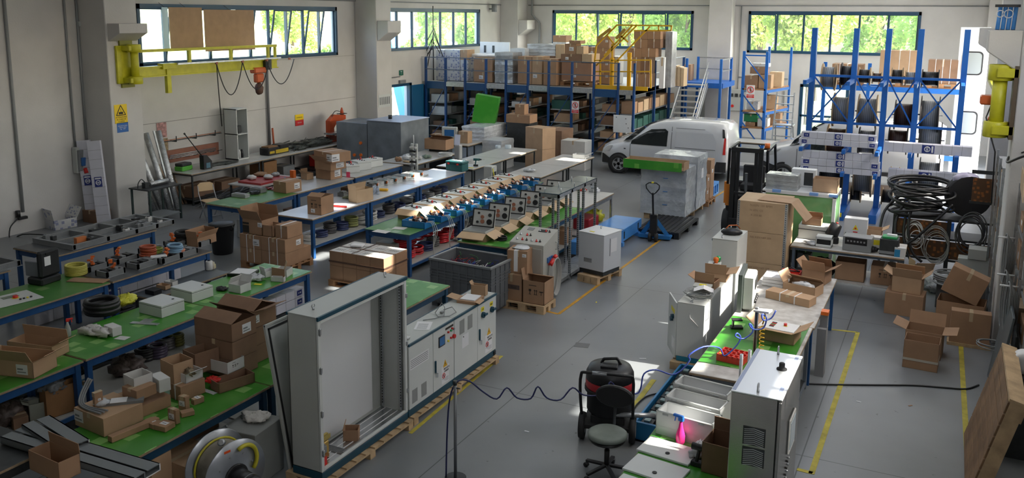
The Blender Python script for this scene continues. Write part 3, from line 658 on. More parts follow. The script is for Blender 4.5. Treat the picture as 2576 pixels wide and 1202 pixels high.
def lever(par,x,y,z):
 MB().box(x,x+.02,y-.012,y+.012,z-.06,z+.10).bd('lever_handle',petrol,par,.004); MB().cyl((x,y+.01,z-.07),(x+.03,y+.03,z-.07),.008,n=8).box(x+.02,x+.025,y+.02,y+.04,z-.13,z-.07).bd('key',gv,par)
def louvre(par,x,y,z,w,h):
 m=MB()
 for k in range(12): m.add([(x,y-w/2,z+h*k/12),(x+.006,y-w/2,z+h*k/12+h/30),(x+.006,y+w/2,z+h*k/12+h/15+h/30),(x,y+w/2,z+h*k/12+h/15)],[(0,1,2,3)])
 m.box(x,x+.002,y-w/2,y+w/2,z-.005,z+h+.01); m.bd('vent_grille',[mat('vent_grey',(.33,.34,.33),.5)],par)
for i,(ya,yb,lb) in enumerate(((lc[0],lc[2],'low grey control cabinet with touch display, next to the tall open one'),(lc[2],lc[4],'low grey control cabinet with two rotary switches at the far end'))):
 t=T_('low_control_cabinet',lb,'cabinet',(-5.62,ya,Z0)); L_=yb-ya-.004
 MB().box(-.4,-.01,0,L_,0,.09).bd('plinth',petrol,t,.004)
 MB().box(-.4,-.02,0,L_,.09,Hl-.02).bd('housing',gc1,t,.003)
 MB().box(-.402,.0,0,L_,Hl-.02,Hl).bd('top_panel',gc1,t,.003)
 MB().box(-.012,.012,0,L_,Hl-.028,Hl+.003).box(-.41,-.395,0,L_,Hl-.028,Hl+.003).bd('roof_trim',petrol,t,.002)
 MB().box(-.02,.004,L_-.06 if i else L_-.02,L_-.01,.02,.075).bd('forklift_plate',bk,t)
 mid=lc[1]-ya if i==0 else lc[3]-ya
 for j,(p,q_) in enumerate(((.006,mid-.004),(mid+.004,L_-.006))):
  o=MB().box(-.018,.0,p,q_,.10,Hl-.035).bd('door',gc2,t,.003)
  if i==0 and j==0:
   MB().box(0,.0015,p+.02,q_-.10,.60,.74).bd('notice',ppw,o)
   for k in range(5): MB().box(.0015,.0025,p+.035,q_-.12,.62+k*.023,.628+k*.023).bd('small_print',mgy,o)
   louvre(o,0,p+.12,.16,.12,.16); louvre(o,0,p+.33,.16,.12,.16)
  if i==0 and j==1:
   MB().box(0,.008,p+.13,p+.28,.66,.80).bd('display_bezel',bk,o); MB().box(.008,.01,p+.145,p+.265,.675,.785).bd('display',screen,o)
   for a,b_,mm in ((.36,.80,red),(.43,.80,greenp),(.50,.80,mgy),(.36,.68,yl),(.43,.70,red),(.46,.82,red)): MB().cyl((0,p+a,b_),(.02,p+a,b_),.014,n=10).bd('push_button',mm,o)
   MB().cyl((0,p+.40,.86),(.01,p+.40,.86),.004,n=6).box(0,.002,p+.3,p+.5,.84,.87).bd('label_strip',ink,o)
   MB().cyl((0,p+.50,.70),(.03,p+.50,.70),.028,n=12).bd('emergency_stop',red,o)
   lever(o,.0,p+.04,.42); hazard(o,0,p+.29,.40,.11); sign_no_entry(o,0,p+.29,.25,.19,1)
  if i==1 and j==0:
   louvre(o,0,p+.2,.66,.13,.18); louvre(o,0,p+.42,.66,.13,.18)
   MB().box(0,.0015,p+.2,p+.38,.44,.62).bd('paper_sheet',ppw,o); tx_('fig.',.03,o,(.002,p+.24,.6),RIGHT,ink)
  if i==1 and j==1:
   for a,s_ in ((.14,'1 N'),(.40,'HLP')):
    MB().box(0,.0015,p+a-.045,p+a+.045,.79,.855).bd('yellow_plate',yl,o); tx_(s_,.035,o,(.003,p+a,.82),RIGHT,ink)
    MB().cyl((0,p+a,.74),(.03,p+a,.74),.042,n=16).box(.03,.05,p+a-.012,p+a+.07,.73,.755).bd('rotary_switch',petrol,o)
   lever(o,0,p+.045,.46); hazard(o,0,p+.33,.44,.12); sign_no_entry(o,0,p+.32,.27,.21,1)
t=T_('flat_carton','flat open brown carton with white foam sheets on the low cabinets','box',(-5.78,10.32,Z0+Hl),.1)
MB().box(-.14,.14,-.2,.12,0,.04).bd('tray',kb,t); MB().box(-.11,.11,-.16,.08,.04,.055).bd('foam_sheet',ppw,t)
MB().prism([(-.14,-.2,.04),(-.14,.0,.04),(-.30,-.02,.07),(-.30,-.2,.07)],(0,0,.006)).prism([(.14,-.2,.04),(.14,.0,.04),(.2,-.02,.02),(.2,-.2,.02)],(0,0,.004)).bd('flap',km,t)
cn('small brown carton with raised flap beside the foam tray on the low cabinets',loc=(-5.80,10.58),w=.22,d=.10,h=.15,z=Z0+Hl,rz=.1,m=km,op=(None,None,None,120))
t=T_('paper_sheet','printed white sheet lying on the low grey cabinet','paper',(-5.82,9.12,Z0+Hl+.001),.4); MB().box(-.1,.1,-.15,.15,0,.002).bd('sheet',ppw,t)
for k in range(6): MB().box(-.07,.06,-.12+k*.035,-.11+k*.035,.002,.003).bd('printed_line',mgy,t)
def coil_pts(R,turns,h,n=18,c=(0,0,0),jit=.0,seed=0):
 rnd=random.Random(seed); P=[]
 for i in range(int(turns*n)+1):
  a=2*PI*i/n; r=R*(1+rnd.uniform(-jit,jit)); P.append((c[0]+r*math.cos(a),c[1]+r*math.sin(a),c[2]+h*i/(turns*n)+rnd.uniform(0,jit*.1)))
 return P
m=MB().tube([(-.12,-.25,.01),(-.02,-.12,.01),(.05,0,.02),(.0,.1,.1),(-.08,.16,.13),(-.12,.05,.02),(-.02,-.04,.01),(.1,.05,.01),(.12,.2,.02),(.02,.26,.06),(-.08,.2,.02)],.006,6)
m.cb((-.03,.08,.03),(.04,.05,.03)); S_(m,'coiled_lead',wg,'thin grey lead with plug coiled on the low grey cabinet','cable',(-5.8,9.52,Z0+Hl))
t=T_('cable_bag','crumpled clear bag at the near end of the low cabinet top','bag',(-5.84,8.62,Z0+Hl)); MB().blob((0,0,.02),(.22,.2,.05),3,.3).bd('bag',bgm,t)
# air hose on its post
t=T_('hose_post','slim grey steel post on the floor holding the blue air hose','post',(-4.5,7.67,0))
MB().cyl((0,0,0),(0,0,1.10),.018,n=10).bd('pole',mat('post_grey',(.20,.21,.22),.4,.4),t); MB().cyl((0,0,1.08),(0,0,1.13),.021,n=10).cyl((-.01,0,1.05),(.06,0,1.05),.008,n=6).bd('hook',dks,t); MB().cyl((0,0,0),(0,0,.012),.12,n=18).bd('base',dks,t)
hosem=mat('blue_air_hose',(.05,.09,.42),.3,.0,spec=.6)
hosed=mat('navy_air_hose',(.015,.02,.09),.35)
hp=[(1122,1202,.45),(1125,1080,.75),(1132,1000,.98),(1150,960,1.12),(1180,958,1.12),(1215,985,1.06),(1250,1003,1.0),(1275,975,1.1),(1300,1000,1.02),(1335,1002,1.0),(1353,972,1.1),(1375,1000,1.02),(1410,1005,1.0),(1440,975,1.08),(1465,992,1.04),(1500,995,1.0),(1525,985,1.02),(1536,960,1.08),(1560,985,1.05),(1600,990,1.0),(1612,975,1.0),(1620,940,1.05),(1650,930,1.05),(1690,942,1.0),(1715,930,1.0),(1735,905,1.05),(1733,893,1.08),(1770,872,1.08),(1810,875,1.0),(1822,895,.93),(1850,872,1.0),(1863,850,1.1),(1855,838,1.15),(1850,845,1.15),(1870,852,1.15),(1893,835,1.2),(1890,817,1.25),(1884,815,1.26),(1895,828,1.2),(1920,825,1.22),(1928,800,1.3),(1917,790,1.32),(1920,805,1.3),(1940,800,1.35),(1952,780,1.4)]
def sm_(P,k=4):
 out=[]
 for i in range(len(P)-1):
  p0=P[max(i-1,0)];p1=P[i];p2=P[i+1];p3=P[min(i+2,len(P)-1)]
  for j in range(k):
   t=j/k; out.append(.5*((2*p1)+(p2-p0)*t+(2*p0-5*p1+4*p2-p3)*t*t+(3*p1-p0-3*p2+p3)*t**3))
 out.append(P[-1]); return out
# the hose hangs in a vertical plane from the post to the bench stand: its real run in x and y, height from the sag
A_=Vector((-4.5,7.67)); B_=Vector((-1.75,10.6)); HP=[]
for px,py,_ in hp:
 d=ray(px,py); n=Vector((-(B_-A_).y,(B_-A_).x)); 
 if px<1150: X=A_+Vector((-.08,-.02)); tt=(X.x*n.x+X.y*n.y)/(d.x*n.x+d.y*n.y)
 else: tt=(A_.x*n.x+A_.y*n.y)/(d.x*n.x+d.y*n.y)
 HP.append(Vector((d.x*tt,d.y*tt,H+d.z*tt)))
HS=sm_(HP,4); cut=int(len(HS)*.42)
t=T_('air_hose','long springy blue air hose looping from the post over to the right bench','hose',(0,0,0))
MB().tube(HS[:cut+1],.0095,7).bd('dark_hose',hosed,t); MB().tube(HS[cut:],.0095,7).bd('bright_hose',hosem,t)
# ================================================================ stainless cabinet
t=T_('stainless_cabinet','tall stainless steel cabinet with chevron vents and a side touch screen','cabinet',(-1.21,7.38,0)); a,b,h=.20,.51,1.97
MB().box(-a,a-.03,-b,b,0,h).bd('housing',steel,t,.004)
MB().box(a-.024,a,-b-.002,b,.03,h-.02).bd('door',steel,t,.003); MB().box(a-.03,a-.024,-b-.004,b,.02,h).bd('door_gap',bk,t)
MB().box(-a-.006,a+.006,-b-.006,b+.006,h,h+.012).bd('top_panel',mat('film_covered_steel',(.78,.80,.82),.3,.3),t,.003)
MB().box(-a+.0,-a+.03,-b+.02,b,h+.012,h+.014).box(a-.05,a-.02,-b+.02,b,h+.012,h+.014).bd('film_edge',mat('blue_film',(.30,.36,.55),.3),t)
for zc in (1.62,1.44):
 f=MB().box(-.09,.09,-b-.004,-b,zc-.08,zc+.08); 
 for k in range(9):
  z=zc-.075+k*.0165; f.bar((-.08,-b-.008,z-.004),(0,-b-.008,z+.012),.004,.006,1).bar((0,-b-.008,z+.012),(.08,-b-.008,z-.004),.004,.006,1)
 f.bd('vent_panel',[dks,mat('vent_grey2',(.35,.36,.36),.4)],t)
eyebolt(t,(0,-b+.06,h+.012),.028); eyebolt(t,(0,b-.05,h+.012),.028)
MB().lathe([(.045,0),(.045,.008),(.025,.012),(.025,.055),(.02,.06),(0,.06)],n=18).bd('roof_fitting',rb_,t,0,(.09,.12,h+.012))
MB().box(a,a+.02,-.08,.22,1.30,1.62).bd('screen_frame',gc2,t,.01); MB().box(a+.02,a+.024,-.05,.19,1.34,1.58).bd('touch_screen',mat('pale_screen',(.50,.60,.66),.12),t)
for k in range(5):
 for j in range(2): MB().cyl((a,-.18+.07*j+k*.035,1.05+.045*k),(a+.015,-.18+.07*j+k*.035,1.05+.045*k),.010,n=8).bd('push_button',gv if j else bk,t)
MB().cyl((a,-.20,.95),(a+.035,-.20,.95),.04,.034,n=16).cb((a+.05,-.20,.95),(.03,.02,.06)).bd('rotary_switch',petrol,t); MB().cb((a+.066,-.20,.95),(.006,.022,.05)).bd('switch_tip',red,t)
MB().cyl((a,-.20,.82),(a+.03,-.20,.82),.032,n=16).bd('stop_collar',yl,t); MB().cyl((a+.03,-.20,.82),(a+.075,-.20,.82),.024,n=14).bd('emergency_stop',red,t)
# ================================================================ white cabinets, right-hand row
ZP=.12
pallet('pallet under the narrow sunlit white cabinets',loc=(-3.05,12.6),w=.5,d=1.8,h=.11)
t=T_('white_control_cabinet','low white cabinet with an ajar door, wires heaped on top, nearest in the right row','cabinet',(-3.24,11.78,.115)); L_=1.75
MB().box(0,.39,0,L_,.07,.86).bd('housing',gc2,t,.004); MB().box(.0,.39,0,L_,.86,.872).bd('top_panel',gc1,t,.002)
o=MB().box(0,.02,0,.50,.03,.85).bd('door',gc2,t,.003,(-.0,.02,0)); o.rotation_euler.z=math.radians(28); o.location=(-.02,0,0)
MB().box(-.004,0,.08,.3,.66,.72).bd('yellow_plate',yl,o)
for z in (.60,.55): MB().cyl((-.04,.2-(z-.55),z),(0,.2-(z-.55),z),.035,n=14).bd('rotary_switch',petrol,o)
MB().box(-.003,0,.05,.2,.14,.3).bd('notice',ppw,o)
MB().box(0.01,.385,.0,L_,0,.07).bd('plinth',mat('cyan_plinth',(.01,.22,.36),.4),t)
eyebolt(t,(.2,.06,.872))
t=T_('white_control_cabinet','taller white cabinet behind, carrying a black tool bag','cabinet',(-3.22,13.6,.0)); 
MB().box(0,.40,0,.75,0,1.50).bd('housing',gc2,t,.004); MB().box(-.006,.40,-.004,.75,1.50,1.512).bd('top_panel',gc1,t,.002); MB().box(-.008,0,-.004,.75,1.47,1.5).bd('roof_trim',petrol,t)
eyebolt(t,(.14,.06,1.512)); eyebolt(t,(.14,.68,1.512))
t=T_('tool_bag','black zipped tool bag on the taller white cabinet','bag',(-3.0,13.98,1.512),.3)
MB().blob((0,0,.045),(.34,.24,.12),5,.08,n=14).bd('bag',bk,t); MB().tube([(-.1,-.05,.1),(-.05,-.02,.15),(.08,.02,.15),(.13,.05,.09)],.01,6).bd('strap',mat('orange_trim',(.5,.12,.02),.5),t)
m=MB()
for i in range(7): m.tube(coil_pts(.14+.01*i,1,.0,16,(0,0,.02+.012*i),.12,i),.005,5)
m.tube([(0,-.1,.08),(-.06,-.25,-.02),(-.02,-.32,-.2),(.1,-.3,-.32),(.22,-.22,-.2),(.2,-.1,.0),(.12,0,.08)],.006,6)
S_(m,'wire_bundle',wg,'tangled grey wire bundle hanging over the nearest white cabinet','cable',(-3.03,12.08,.987))
t=T_('paper_sheet','curled white sheet on the wire bundle of the nearest white cabinet','paper',(-2.98,12.2,1.08),.2); MB().add([(-.14,-.1,0),(.0,-.1,.05),(.14,-.1,.0),(.14,.1,.0),(0,.1,.05),(-.14,.1,0)],[(0,1,4,5),(1,2,3,4)]).bd('sheet',ppw,t)
t=T_('book','pale booklet with a yellow cover picture on the nearest white cabinet','book',(-3.05,12.42,1.06),.1); MB().box(-.13,.13,-.09,.09,0,.025).bd('pages',gc1,t); MB().cb((.0,0,.028),(.10,.07,.004)).bd('cover_picture',yl,t)
cn('open brown carton with a tall rear flap on the nearest white cabinet',loc=(-3.05,12.68),w=.3,d=.26,h=.12,z=.987,rz=-.1,m=kb,op=(85,None,None,150))
cn('open brown carton holding the white switch box with signal lamps',loc=(-3.02,13.2),w=.32,d=.4,h=.13,z=.987,rz=.08,m=km,op=(100,165,None,None))
t=T_('switch_box','white switch box with an orange and a green signal lamp in a carton','switch box',(-3.08,13.22,1.0),.2)
MB().box(-.1,.1,-.16,.16,0,.2).bd('housing',gc2,t,.006)
for x,y,mm in ((.02,.12,og_),(.05,.2,greenp)): MB().lathe([(.03,0),(.03,.02),(.045,.04),(.04,.08),(.0,.1)],(x,y-.06,.2),n=12).bd('signal_lamp',mm,t)
for k in range(3): MB().cb((-.03+.01*k,-.1+.06*k,.203),(.03,.025,.006)).bd('socket',bk,t)
# ================================================================ test console with hose, white box on pallet
t=T_('test_console','grey sloping test console with chrome knobs and a coiled heavy cable on its side','console',(-6.42,13.72,.06))
cA,cN,cR=at(1330,590,1.15),at(1405,620,1.12),at(1448,600,1.15)
w_,d_=.66,.62
MB().prism([(w_/2,-d_/2,0),(w_/2,d_/2,0),(w_/2,d_/2,1.16),(w_/2,-d_/2,1.0)],(-w_,0,0)).bd('housing',mat('console_grey',(.42,.42,.38),.45,0,.06,3),t,.006)
MB().box(-w_/2+.05,w_/2-.03,-d_/2-.012,-d_/2,.06,.93).bd('front_door',mat('console_door',(.36,.36,.33),.45),t,.004)
s_=.16/d_
rnd=random.Random(3)
for k in range(12):
 x=-.22+.09*(k%6)+rnd.uniform(-.02,.02); y=-.2+.17*(k//6)+(.2 if k>8 else 0); z=1.0+(y+d_/2)*s_
 MB().lathe([(.022,0),(.02,.015),(.008,.02),(.01,.04),(.0,.045)],(x,y,z),n=10).bd('knob',[gv,red,bk][k%3],t)
MB().cb((.1,.18,1.0+(.18+d_/2)*s_+.006),(.16,.08,.01),0,(math.atan(s_),0,0)).bd('meter',dks,t)
MB().cb((-.15,.2,1.0+(.2+d_/2)*s_+.004),(.12,.09,.006),0,(math.atan(s_),0,0)).bd('nameplate',mgy,t)
for k in range(3): MB().cb((w_/2+.012,-.13+.08*k,.70),(.03,.055,.09)).bd('socket',mat('socket_blue',(.02,.12,.33),.4),t)
MB().tube([(w_/2,.2,.95),(w_/2+.04,.2,.95),(w_/2+.04,.2,.82),(w_/2,.2,.82)],.006).bd('side_handle',gv,t)
MB().cyl((w_/2+.05,-.12,.62),(w_/2+.05,.0,.68),.04,n=12).cyl((w_/2+.05,.03,.70),(w_/2+.05,.12,.72),.04,n=12).bd('red_plug',red,t)
m=MB()
for k in range(5): m.tube([(w_/2+.04+.012*k,y,z) for y,z in [(.03+.2*math.cos(a)+.01*k,.36+.34*math.sin(a)) for a in [2*PI*i/20 for i in range(20)]]],.013,7,0,True)
m.bd('heavy_cable',mat('thick_grey_cable',(.33,.33,.31),.45),t)
MB().lathe([(0,0),(.035,0),(.035,.03),(0,.03)],(.2,-.2,-.06),(0,1,0),14).bd('castor',rb_,t); MB().lathe([(0,0),(.035,0),(.035,.03),(0,.03)],(-.25,-.2,-.06),(0,1,0),14).bd('castor',rb_,t)
for c in t.children:
 if c.name.startswith('castor'): c.location.z=.035
pallet('small pallet under the white ribbed-base box beside the tape line',L=(1452,706),N=(1502,718),R=(1535,686))
pc,pw,pd,pr,pn=rect3((1452,706),(1502,718),(1535,686))
t=T_('white_equipment_box','white box with silver nameplate on a small pallet by the orange line','cabinet',(pc.x-.02,pc.y+.02,.144),pr)
MB().box(-.29,.29,-.3,.3,.08,.78).bd('housing',mat('cool_white_enamel',(.58,.60,.63),.35),t,.006); MB().box(-.27,.27,-.28,.28,0,.08).bd('base_rails',dks,t)
MB().box(-.295,.295,-.305,.305,.78,.80).bd('lid',white,t,.004); MB().box(-.16,.02,-.302,-.3,.22,.30).bd('nameplate',zinc,t); MB().box(.29,.292,-.06,.14,.42,.68).bd('paper_sheet',ppw,t); MB().box(.29,.294,-.1,-.09,.36,.70).bd('door_slot',bk,t)
MB().cb((-.05,-.2,.803),(.1,.05,.004)).bd('yellow_label',yl,t); eyebolt(t,(-.05,.1,.8))
# rack frame: three bays with punched uprights, dark top and lifting eyes
t=T_('punched_rack_frame','tall row of three bare rack frames with dark tops and silver punched uprights','rack',(-6.44,15.34,0))
X0,X1=-.2,.2; 
for k in range(3):
 y0=-.95+k*.64; y1=y0+.63
 MB().box(X0,X1,y0,y1,1.76,1.78).bd('top_panel',mat('dark_glass_top',(.06,.09,.11),.12,0,coat=.5),t,.004); 
 MB().box(X0,X1,y0,y0+.03,1.70,1.76).box(X0,X1,y1-.03,y1,1.70,1.76).box(X1-.03,X1,y0,y1,1.70,1.76).box(X0,X0+.03,y0,y1,1.70,1.76).bd('top_frame',gv,t)
 MB().box(X0,X1,y0,y1,.06,.12).bd('base_frame',gv,t)
 for x in (X0+.02,X1-.02):
  for y in (y0+.025,y1-.025):
   if k>0 and y<y0+.1: continue
   m=MB().box(x-.02,x+.02,y-.022,y+.022,0,1.73)
   for j in range(36): z=.14+j*.043; m.box(x-.022,x+.022,y-.008,y+.008,z,z+.022,1); 
   for j in range(36): z=.14+j*.043; m.box(x-.008,x+.008,y-.024,y+.024,z,z+.022,1)
   m.bd('upright',[gv,dks],t)
 for x in (X0+.06,X1-.05): MB().torus((x,y0+.12 if x<0 else y0+.2,1.82),.03,.008,(1,.5,0),12,5).bd('lifting_eye',gv,t)
# ================================================================ blue machine base
c,w_,d_,rz,n=rect3((1500,640),(1536,650),(1618,575),.08)
t=T_('blue_machine_base','long light blue steel machine base lying on the floor','machine base',(-6.50,17.7,0),.0)
MB().box(-.36,.30,-1.3,1.45,.08,.36).bd('housing',skb,t,.01); MB().box(-.36,.30,.18,.19,.355,.364).bd('cover_joint',bk,t)
for y in (-1.0,.1,1.2): MB().box(.22,.34,y-.06,y+.06,0,.09).bd('foot',skb,t)
for y in (-.9,.25,1.2): MB().box(.298,.303,y-.03,y+.03,.14,.30).bd('slot',bk,t)
MB().cyl((.05,-.45,.358),(.05,-.45,.366),.13,n=24).bd('round_opening',bk,t); MB().box(-.24,-.10,-.2,.12,.358,.366).bd('square_opening',bk,t)
m=MB()
for k in range(8): m.tube(coil_pts(.16,1,.0,14,(.0+.02*k,.02*k,.02+.012*k),.25,k),.011,5,k%3)
t2=m.bd('cable_bundle',[yl,wk,mat('ochre_cable',(.5,.28,.02),.4)],None,0,(-6.55,16.75,.365)); tag(t2,'yellow and black cable bundle dropped on the blue machine base','cable')
# pallet truck
t=T_('pallet_truck','blue hand pallet truck with black loop handle facing the aisle','pallet truck',(-5.72,18.5,0),.1)
MB().box(-.08,.08,.0,.10,.12,.62).bd('pump',bk,t,.01)
for s in (-1,1):
 MB().box(s*.27-.09,s*.27+.09,.25,.44,.05,.10).bd('fork',skb,t,.008)
 MB().bar((s*.02,.12,.5),(s*.32,.26,.06),.05,.09).bd('frame_arm',mat('truck_blue',(.02,.16,.42),.4),t)
 MB().lathe([(.03,-.03),(.1,-.03),(.1,.03),(.03,.03)],(s*.07,.03,.1),(1,0,0),18).bd('wheel',rb_,t)
MB().box(-.36,.36,.16,.30,.04,.12).bd('cross_member',mat('truck_blue',(.02,.16,.42)),t)
MB().bar((0,.0,.55),(0,-.16,1.15),.04,.03).bd('tiller',bk,t)
MB().tube([(0,-.15,1.10),(-.07,-.16,1.16),(-.14,-.18,1.25),(-.15,-.19,1.33),(-.08,-.2,1.38),(0,-.2,1.38),(.08,-.2,1.38),(.15,-.19,1.33),(.14,-.18,1.25),(.07,-.16,1.16)],.014,7,0,True).bd('loop_handle',bk,t)
MB().cb((0,-.2,1.39),(.05,.03,.03)).bd('release_lever',yl,t)
t=T_('plastic_pallet','black plastic pallet on the floor by the pallet truck','pallet',(-5.75,19.72,0),.0)
MB().box(-.5,.5,-.78,.95,.11,.15).bd('deck',bk,t)
for x in (-.44,0,.44):
 for y in (-.7,.1,.87): MB().box(x-.06,x+.06,y-.07,y+.07,0,.11).bd('block',bk,t)
for k in range(9): MB().box(-.47+.117*k-.03,-.47+.117*k+.03,-.76,.93,.15,.158).bd('slat',rb_,t)
# shrink wrapped load
pallet('pallet under the stretch-wrapped load',loc=(-6.12,21.55),w=1.05,d=1.75)
def wr_(label,x0,x1,y0,y1,z0,z1,seed,m=wrap,name='wrapped_load',bulge=.03,group=None):
 t=T_(name,label,'wrapped goods',((x0+x1)/2,(y0+y1)/2,z0),0,group); w2,d2,h=(x1-x0)/2,(y1-y0)/2,z1-z0; rnd=random.Random(seed); mb=MB(); n=9; per=[]
 for k in range(n): per.append((-w2+2*w2*k/n,-d2))
 for k in range(n): per.append((w2,-d2+2*d2*k/n))
 for k in range(n): per.append((w2-2*w2*k/n,d2))
 for k in range(n): per.append((-w2,d2-2*d2*k/n))
 N=len(per); R=10; vs=[]
 for j in range(R+1):
  z=h*j/R; band=1+(.018 if j%3==0 else -.006)
  for (x,y) in per:
   k=band*(1+rnd.uniform(-1,1)*bulge*.35); vs.append((x*k,y*k,z+rnd.uniform(-.01,.01)*(0<j<R)))
 vs.append((0,0,h+.02)); fs=[(j*N+i,j*N+(i+1)%N,(j+1)*N+(i+1)%N,(j+1)*N+i) for j in range(R) for i in range(N)]+[(R*N+i,R*N+(i+1)%N,(R+1)*N) for i in range(N)]
 mb.add(vs,fs,0,False); mb.bd('wrapping',m,t); 
 return t
t=wr_('tall stretch-wrapped load on a pallet, front half, below the green tray',-6.72,-5.58,20.6,21.5,.15,1.32,2)
for k in range(3): MB().box(.0,.12,-.47,-.465,.25+.33*k,.27+.33*k).bd('blue_stamp',mat('stamp_blue',(.08,.22,.5),.5),t)
t=wr_('taller stretch-wrapped load on a pallet, back half, against the van',-6.70,-5.56,21.55,22.5,.15,1.50,5)
MB().box(.575,.58,-.1,.1,.75,1.0).bd('delivery_note',ppw,t)
t=T_('green_tray_carton','long open carton tray with a green patterned front, lying on the wrapped load','box',(-6.28,20.55,1.33),-.02)
MB().box(-.82,.70,-.22,.22,0,.01).box(-.82,.70,.21,.22,0,.2).box(-.83,-.82,-.22,.22,0,.17).box(.70,.71,-.22,.22,0,.2).bd('body',km,t); MB().box(-.82,.66,-.232,-.22,-.03,.19).bd('green_side',greenfoil,t)
pallet('orange-tinted pallet under the cartons behind the wrapped load',loc=(-5.98,23.1),w=.9,d=.8,m=woodo)
for i,(x,y,z,w_,d_,h_,lb) in enumerate(((-6.0,23.3,.144,.8,.4,1.05,'tall brown taped carton behind the wrapped load'),(-5.85,22.85,.144,.5,.36,.32,'lower brown carton of the pair behind the wrapped load'),(-5.8,22.85,.47,.42,.34,.36,'upper brown carton of the pair behind the wrapped load'))):
 cn(lb,loc=(x,y),z=z,w=w_,d=d_,h=h_,m=kb,stk=[('r',.5,.7,.3)])
t=T_('blue_plastic_pallet','small light blue slotted pallet behind the wrapped load','pallet',(-6.05,24.35,0)); MB().box(-.35,.3,-.4,.4,.28,.34).box(-.35,.3,-.4,.4,0,.04).bd('deck',skb,t)
for y in (-.36,-.12,.12,.36): MB().box(-.35,.3,y-.04,y+.04,.04,.28).bd('block',skb,t)
# ================================================================ loads on the floor, middle
def stack(labels,L,N,R,zt,hs,**k):     # cartons stacked downwards from a seen top
 c,w,d,rz,n=rect3(L,N,R,zt); z=zt
 for lb,h,kw in zip(labels,hs,k.pop('kws',[{}]*len(hs))):
  z-=h; cn(lb,loc=(c.x,c.y),w=w,d=d,rz=rz,h=h-.004,z=z+.002,**{**k,**kw})
pallet('orange-toned pallet under the strapped brown cartons left of the middle bench row',loc=(-11.8,13.1),w=1.15,d=.82,m=woodo)
for (x,y,w,d,z,h,lb,kw) in (
 (-12.10,12.88,.54,.38,.146,.27,'bottom brown strapped carton at the left front of the pallet stack',dict(straps=2)),
 (-11.52,12.88,.60,.38,.146,.27,'bottom brown strapped carton at the right front of the pallet stack',dict(straps=2)),
 (-11.80,13.28,1.12,.38,.146,.27,'bottom brown carton along the back of the pallet stack',dict()),
 (-12.10,12.88,.54,.38,.42,.27,'second-layer brown carton at the left front with a white label, pallet stack',dict(straps=2,stk=[('f',.78,.5,.3)])),
 (-11.52,12.96,.60,.54,.42,.27,'second-layer brown carton with a white label on its side, pallet stack',dict(straps=2,stk=[('r',.72,.55,.25)])),
 (-12.1,13.28,.52,.38,.42,.27,'second-layer carton at the back left of the pallet stack',dict()),
 (-12.08,12.98,.50,.48,.695,.30,'open brown carton with a dark panel print on top of the pallet stack, left',dict(op=(120,None,80,100),stk=[('f',.9,.7,.22)])),
 (-11.70,12.90,.24,.30,.695,.22,'small open brown carton in the middle on top of the pallet stack',dict(op=(None,None,None,None))),
 (-11.38,13.0,.30,.44,.695,.25,'tall closed brown carton with white straps on top of the pallet stack, right',dict(straps=1))):
 t=cn(lb,loc=(x,y),w=w,d=d,z=z,h=h,**kw)
 if 'dark panel' in lb: MB().box(-.24,-.08,-.243,-.241,.02,.17).box(-.24,-.08,-.243,-.241,.19,.23).bd('dark_print',ink,t)
# pallet 2: strapped white-topped cartons
pallet('small pallet under the strapped white-topped cartons, middle of the floor',loc=(-9.48,12.93),w=1.2,d=.78,h=.12,m=woodo)
names=['left','second from the left','third from the left','right']
for k in range(2):
 for i in range(4):
  for j in range(2):
   lb='brown carton, %s layer of the strapped pallet, %s in the %s row'%('upper' if k else 'lower',names[i],'back' if j else 'front')
   x=-10.06+.305*i+.15; y=12.57+.385*j+.19
   t=cn(lb,loc=(x,y),w=.30,d=.375,z=.122+.275*k,h=.27,rz=0,tape=False,group='cartons on the strapped pallet')
   if k:
    MB().box(-.145,.145,-.183,.183,.27,.272).bd('white_top',wcd,t)
    q=MB()
    for s in range(5): q.box(-.08+.04*s,-.068+.04*s,-.1,-.02,.272,.2725).box(-.08+.04*s,-.06+.04*s,-.02,.0,.272,.2725)
    q.bd('handling_marks',ink,t)
m=MB()
for z in (.36,): m.box(-.62,.62,-.392,-.388,z-.02,z+.01).box(.612,.618,-.39,.39,z-.02,z+.01)
m.box(-.62,.62,-.07,-.05,.55,.556).box(-.1,-.08,-.39,.39,.556,.56)
S_(m,'lashing_strap',mat('brown_strap',(.11,.06,.04),.6),'dark strap lashed round the white-topped cartons on the pallet','strap',(-9.45,12.95,.122))
t=T_('paper_packet','small white packet lying on the strapped white-topped cartons','packet',(-9.75,13.02,.682),.2); MB().box(-.12,.12,-.08,.08,0,.04).bd('packet',ppw,t,.01)
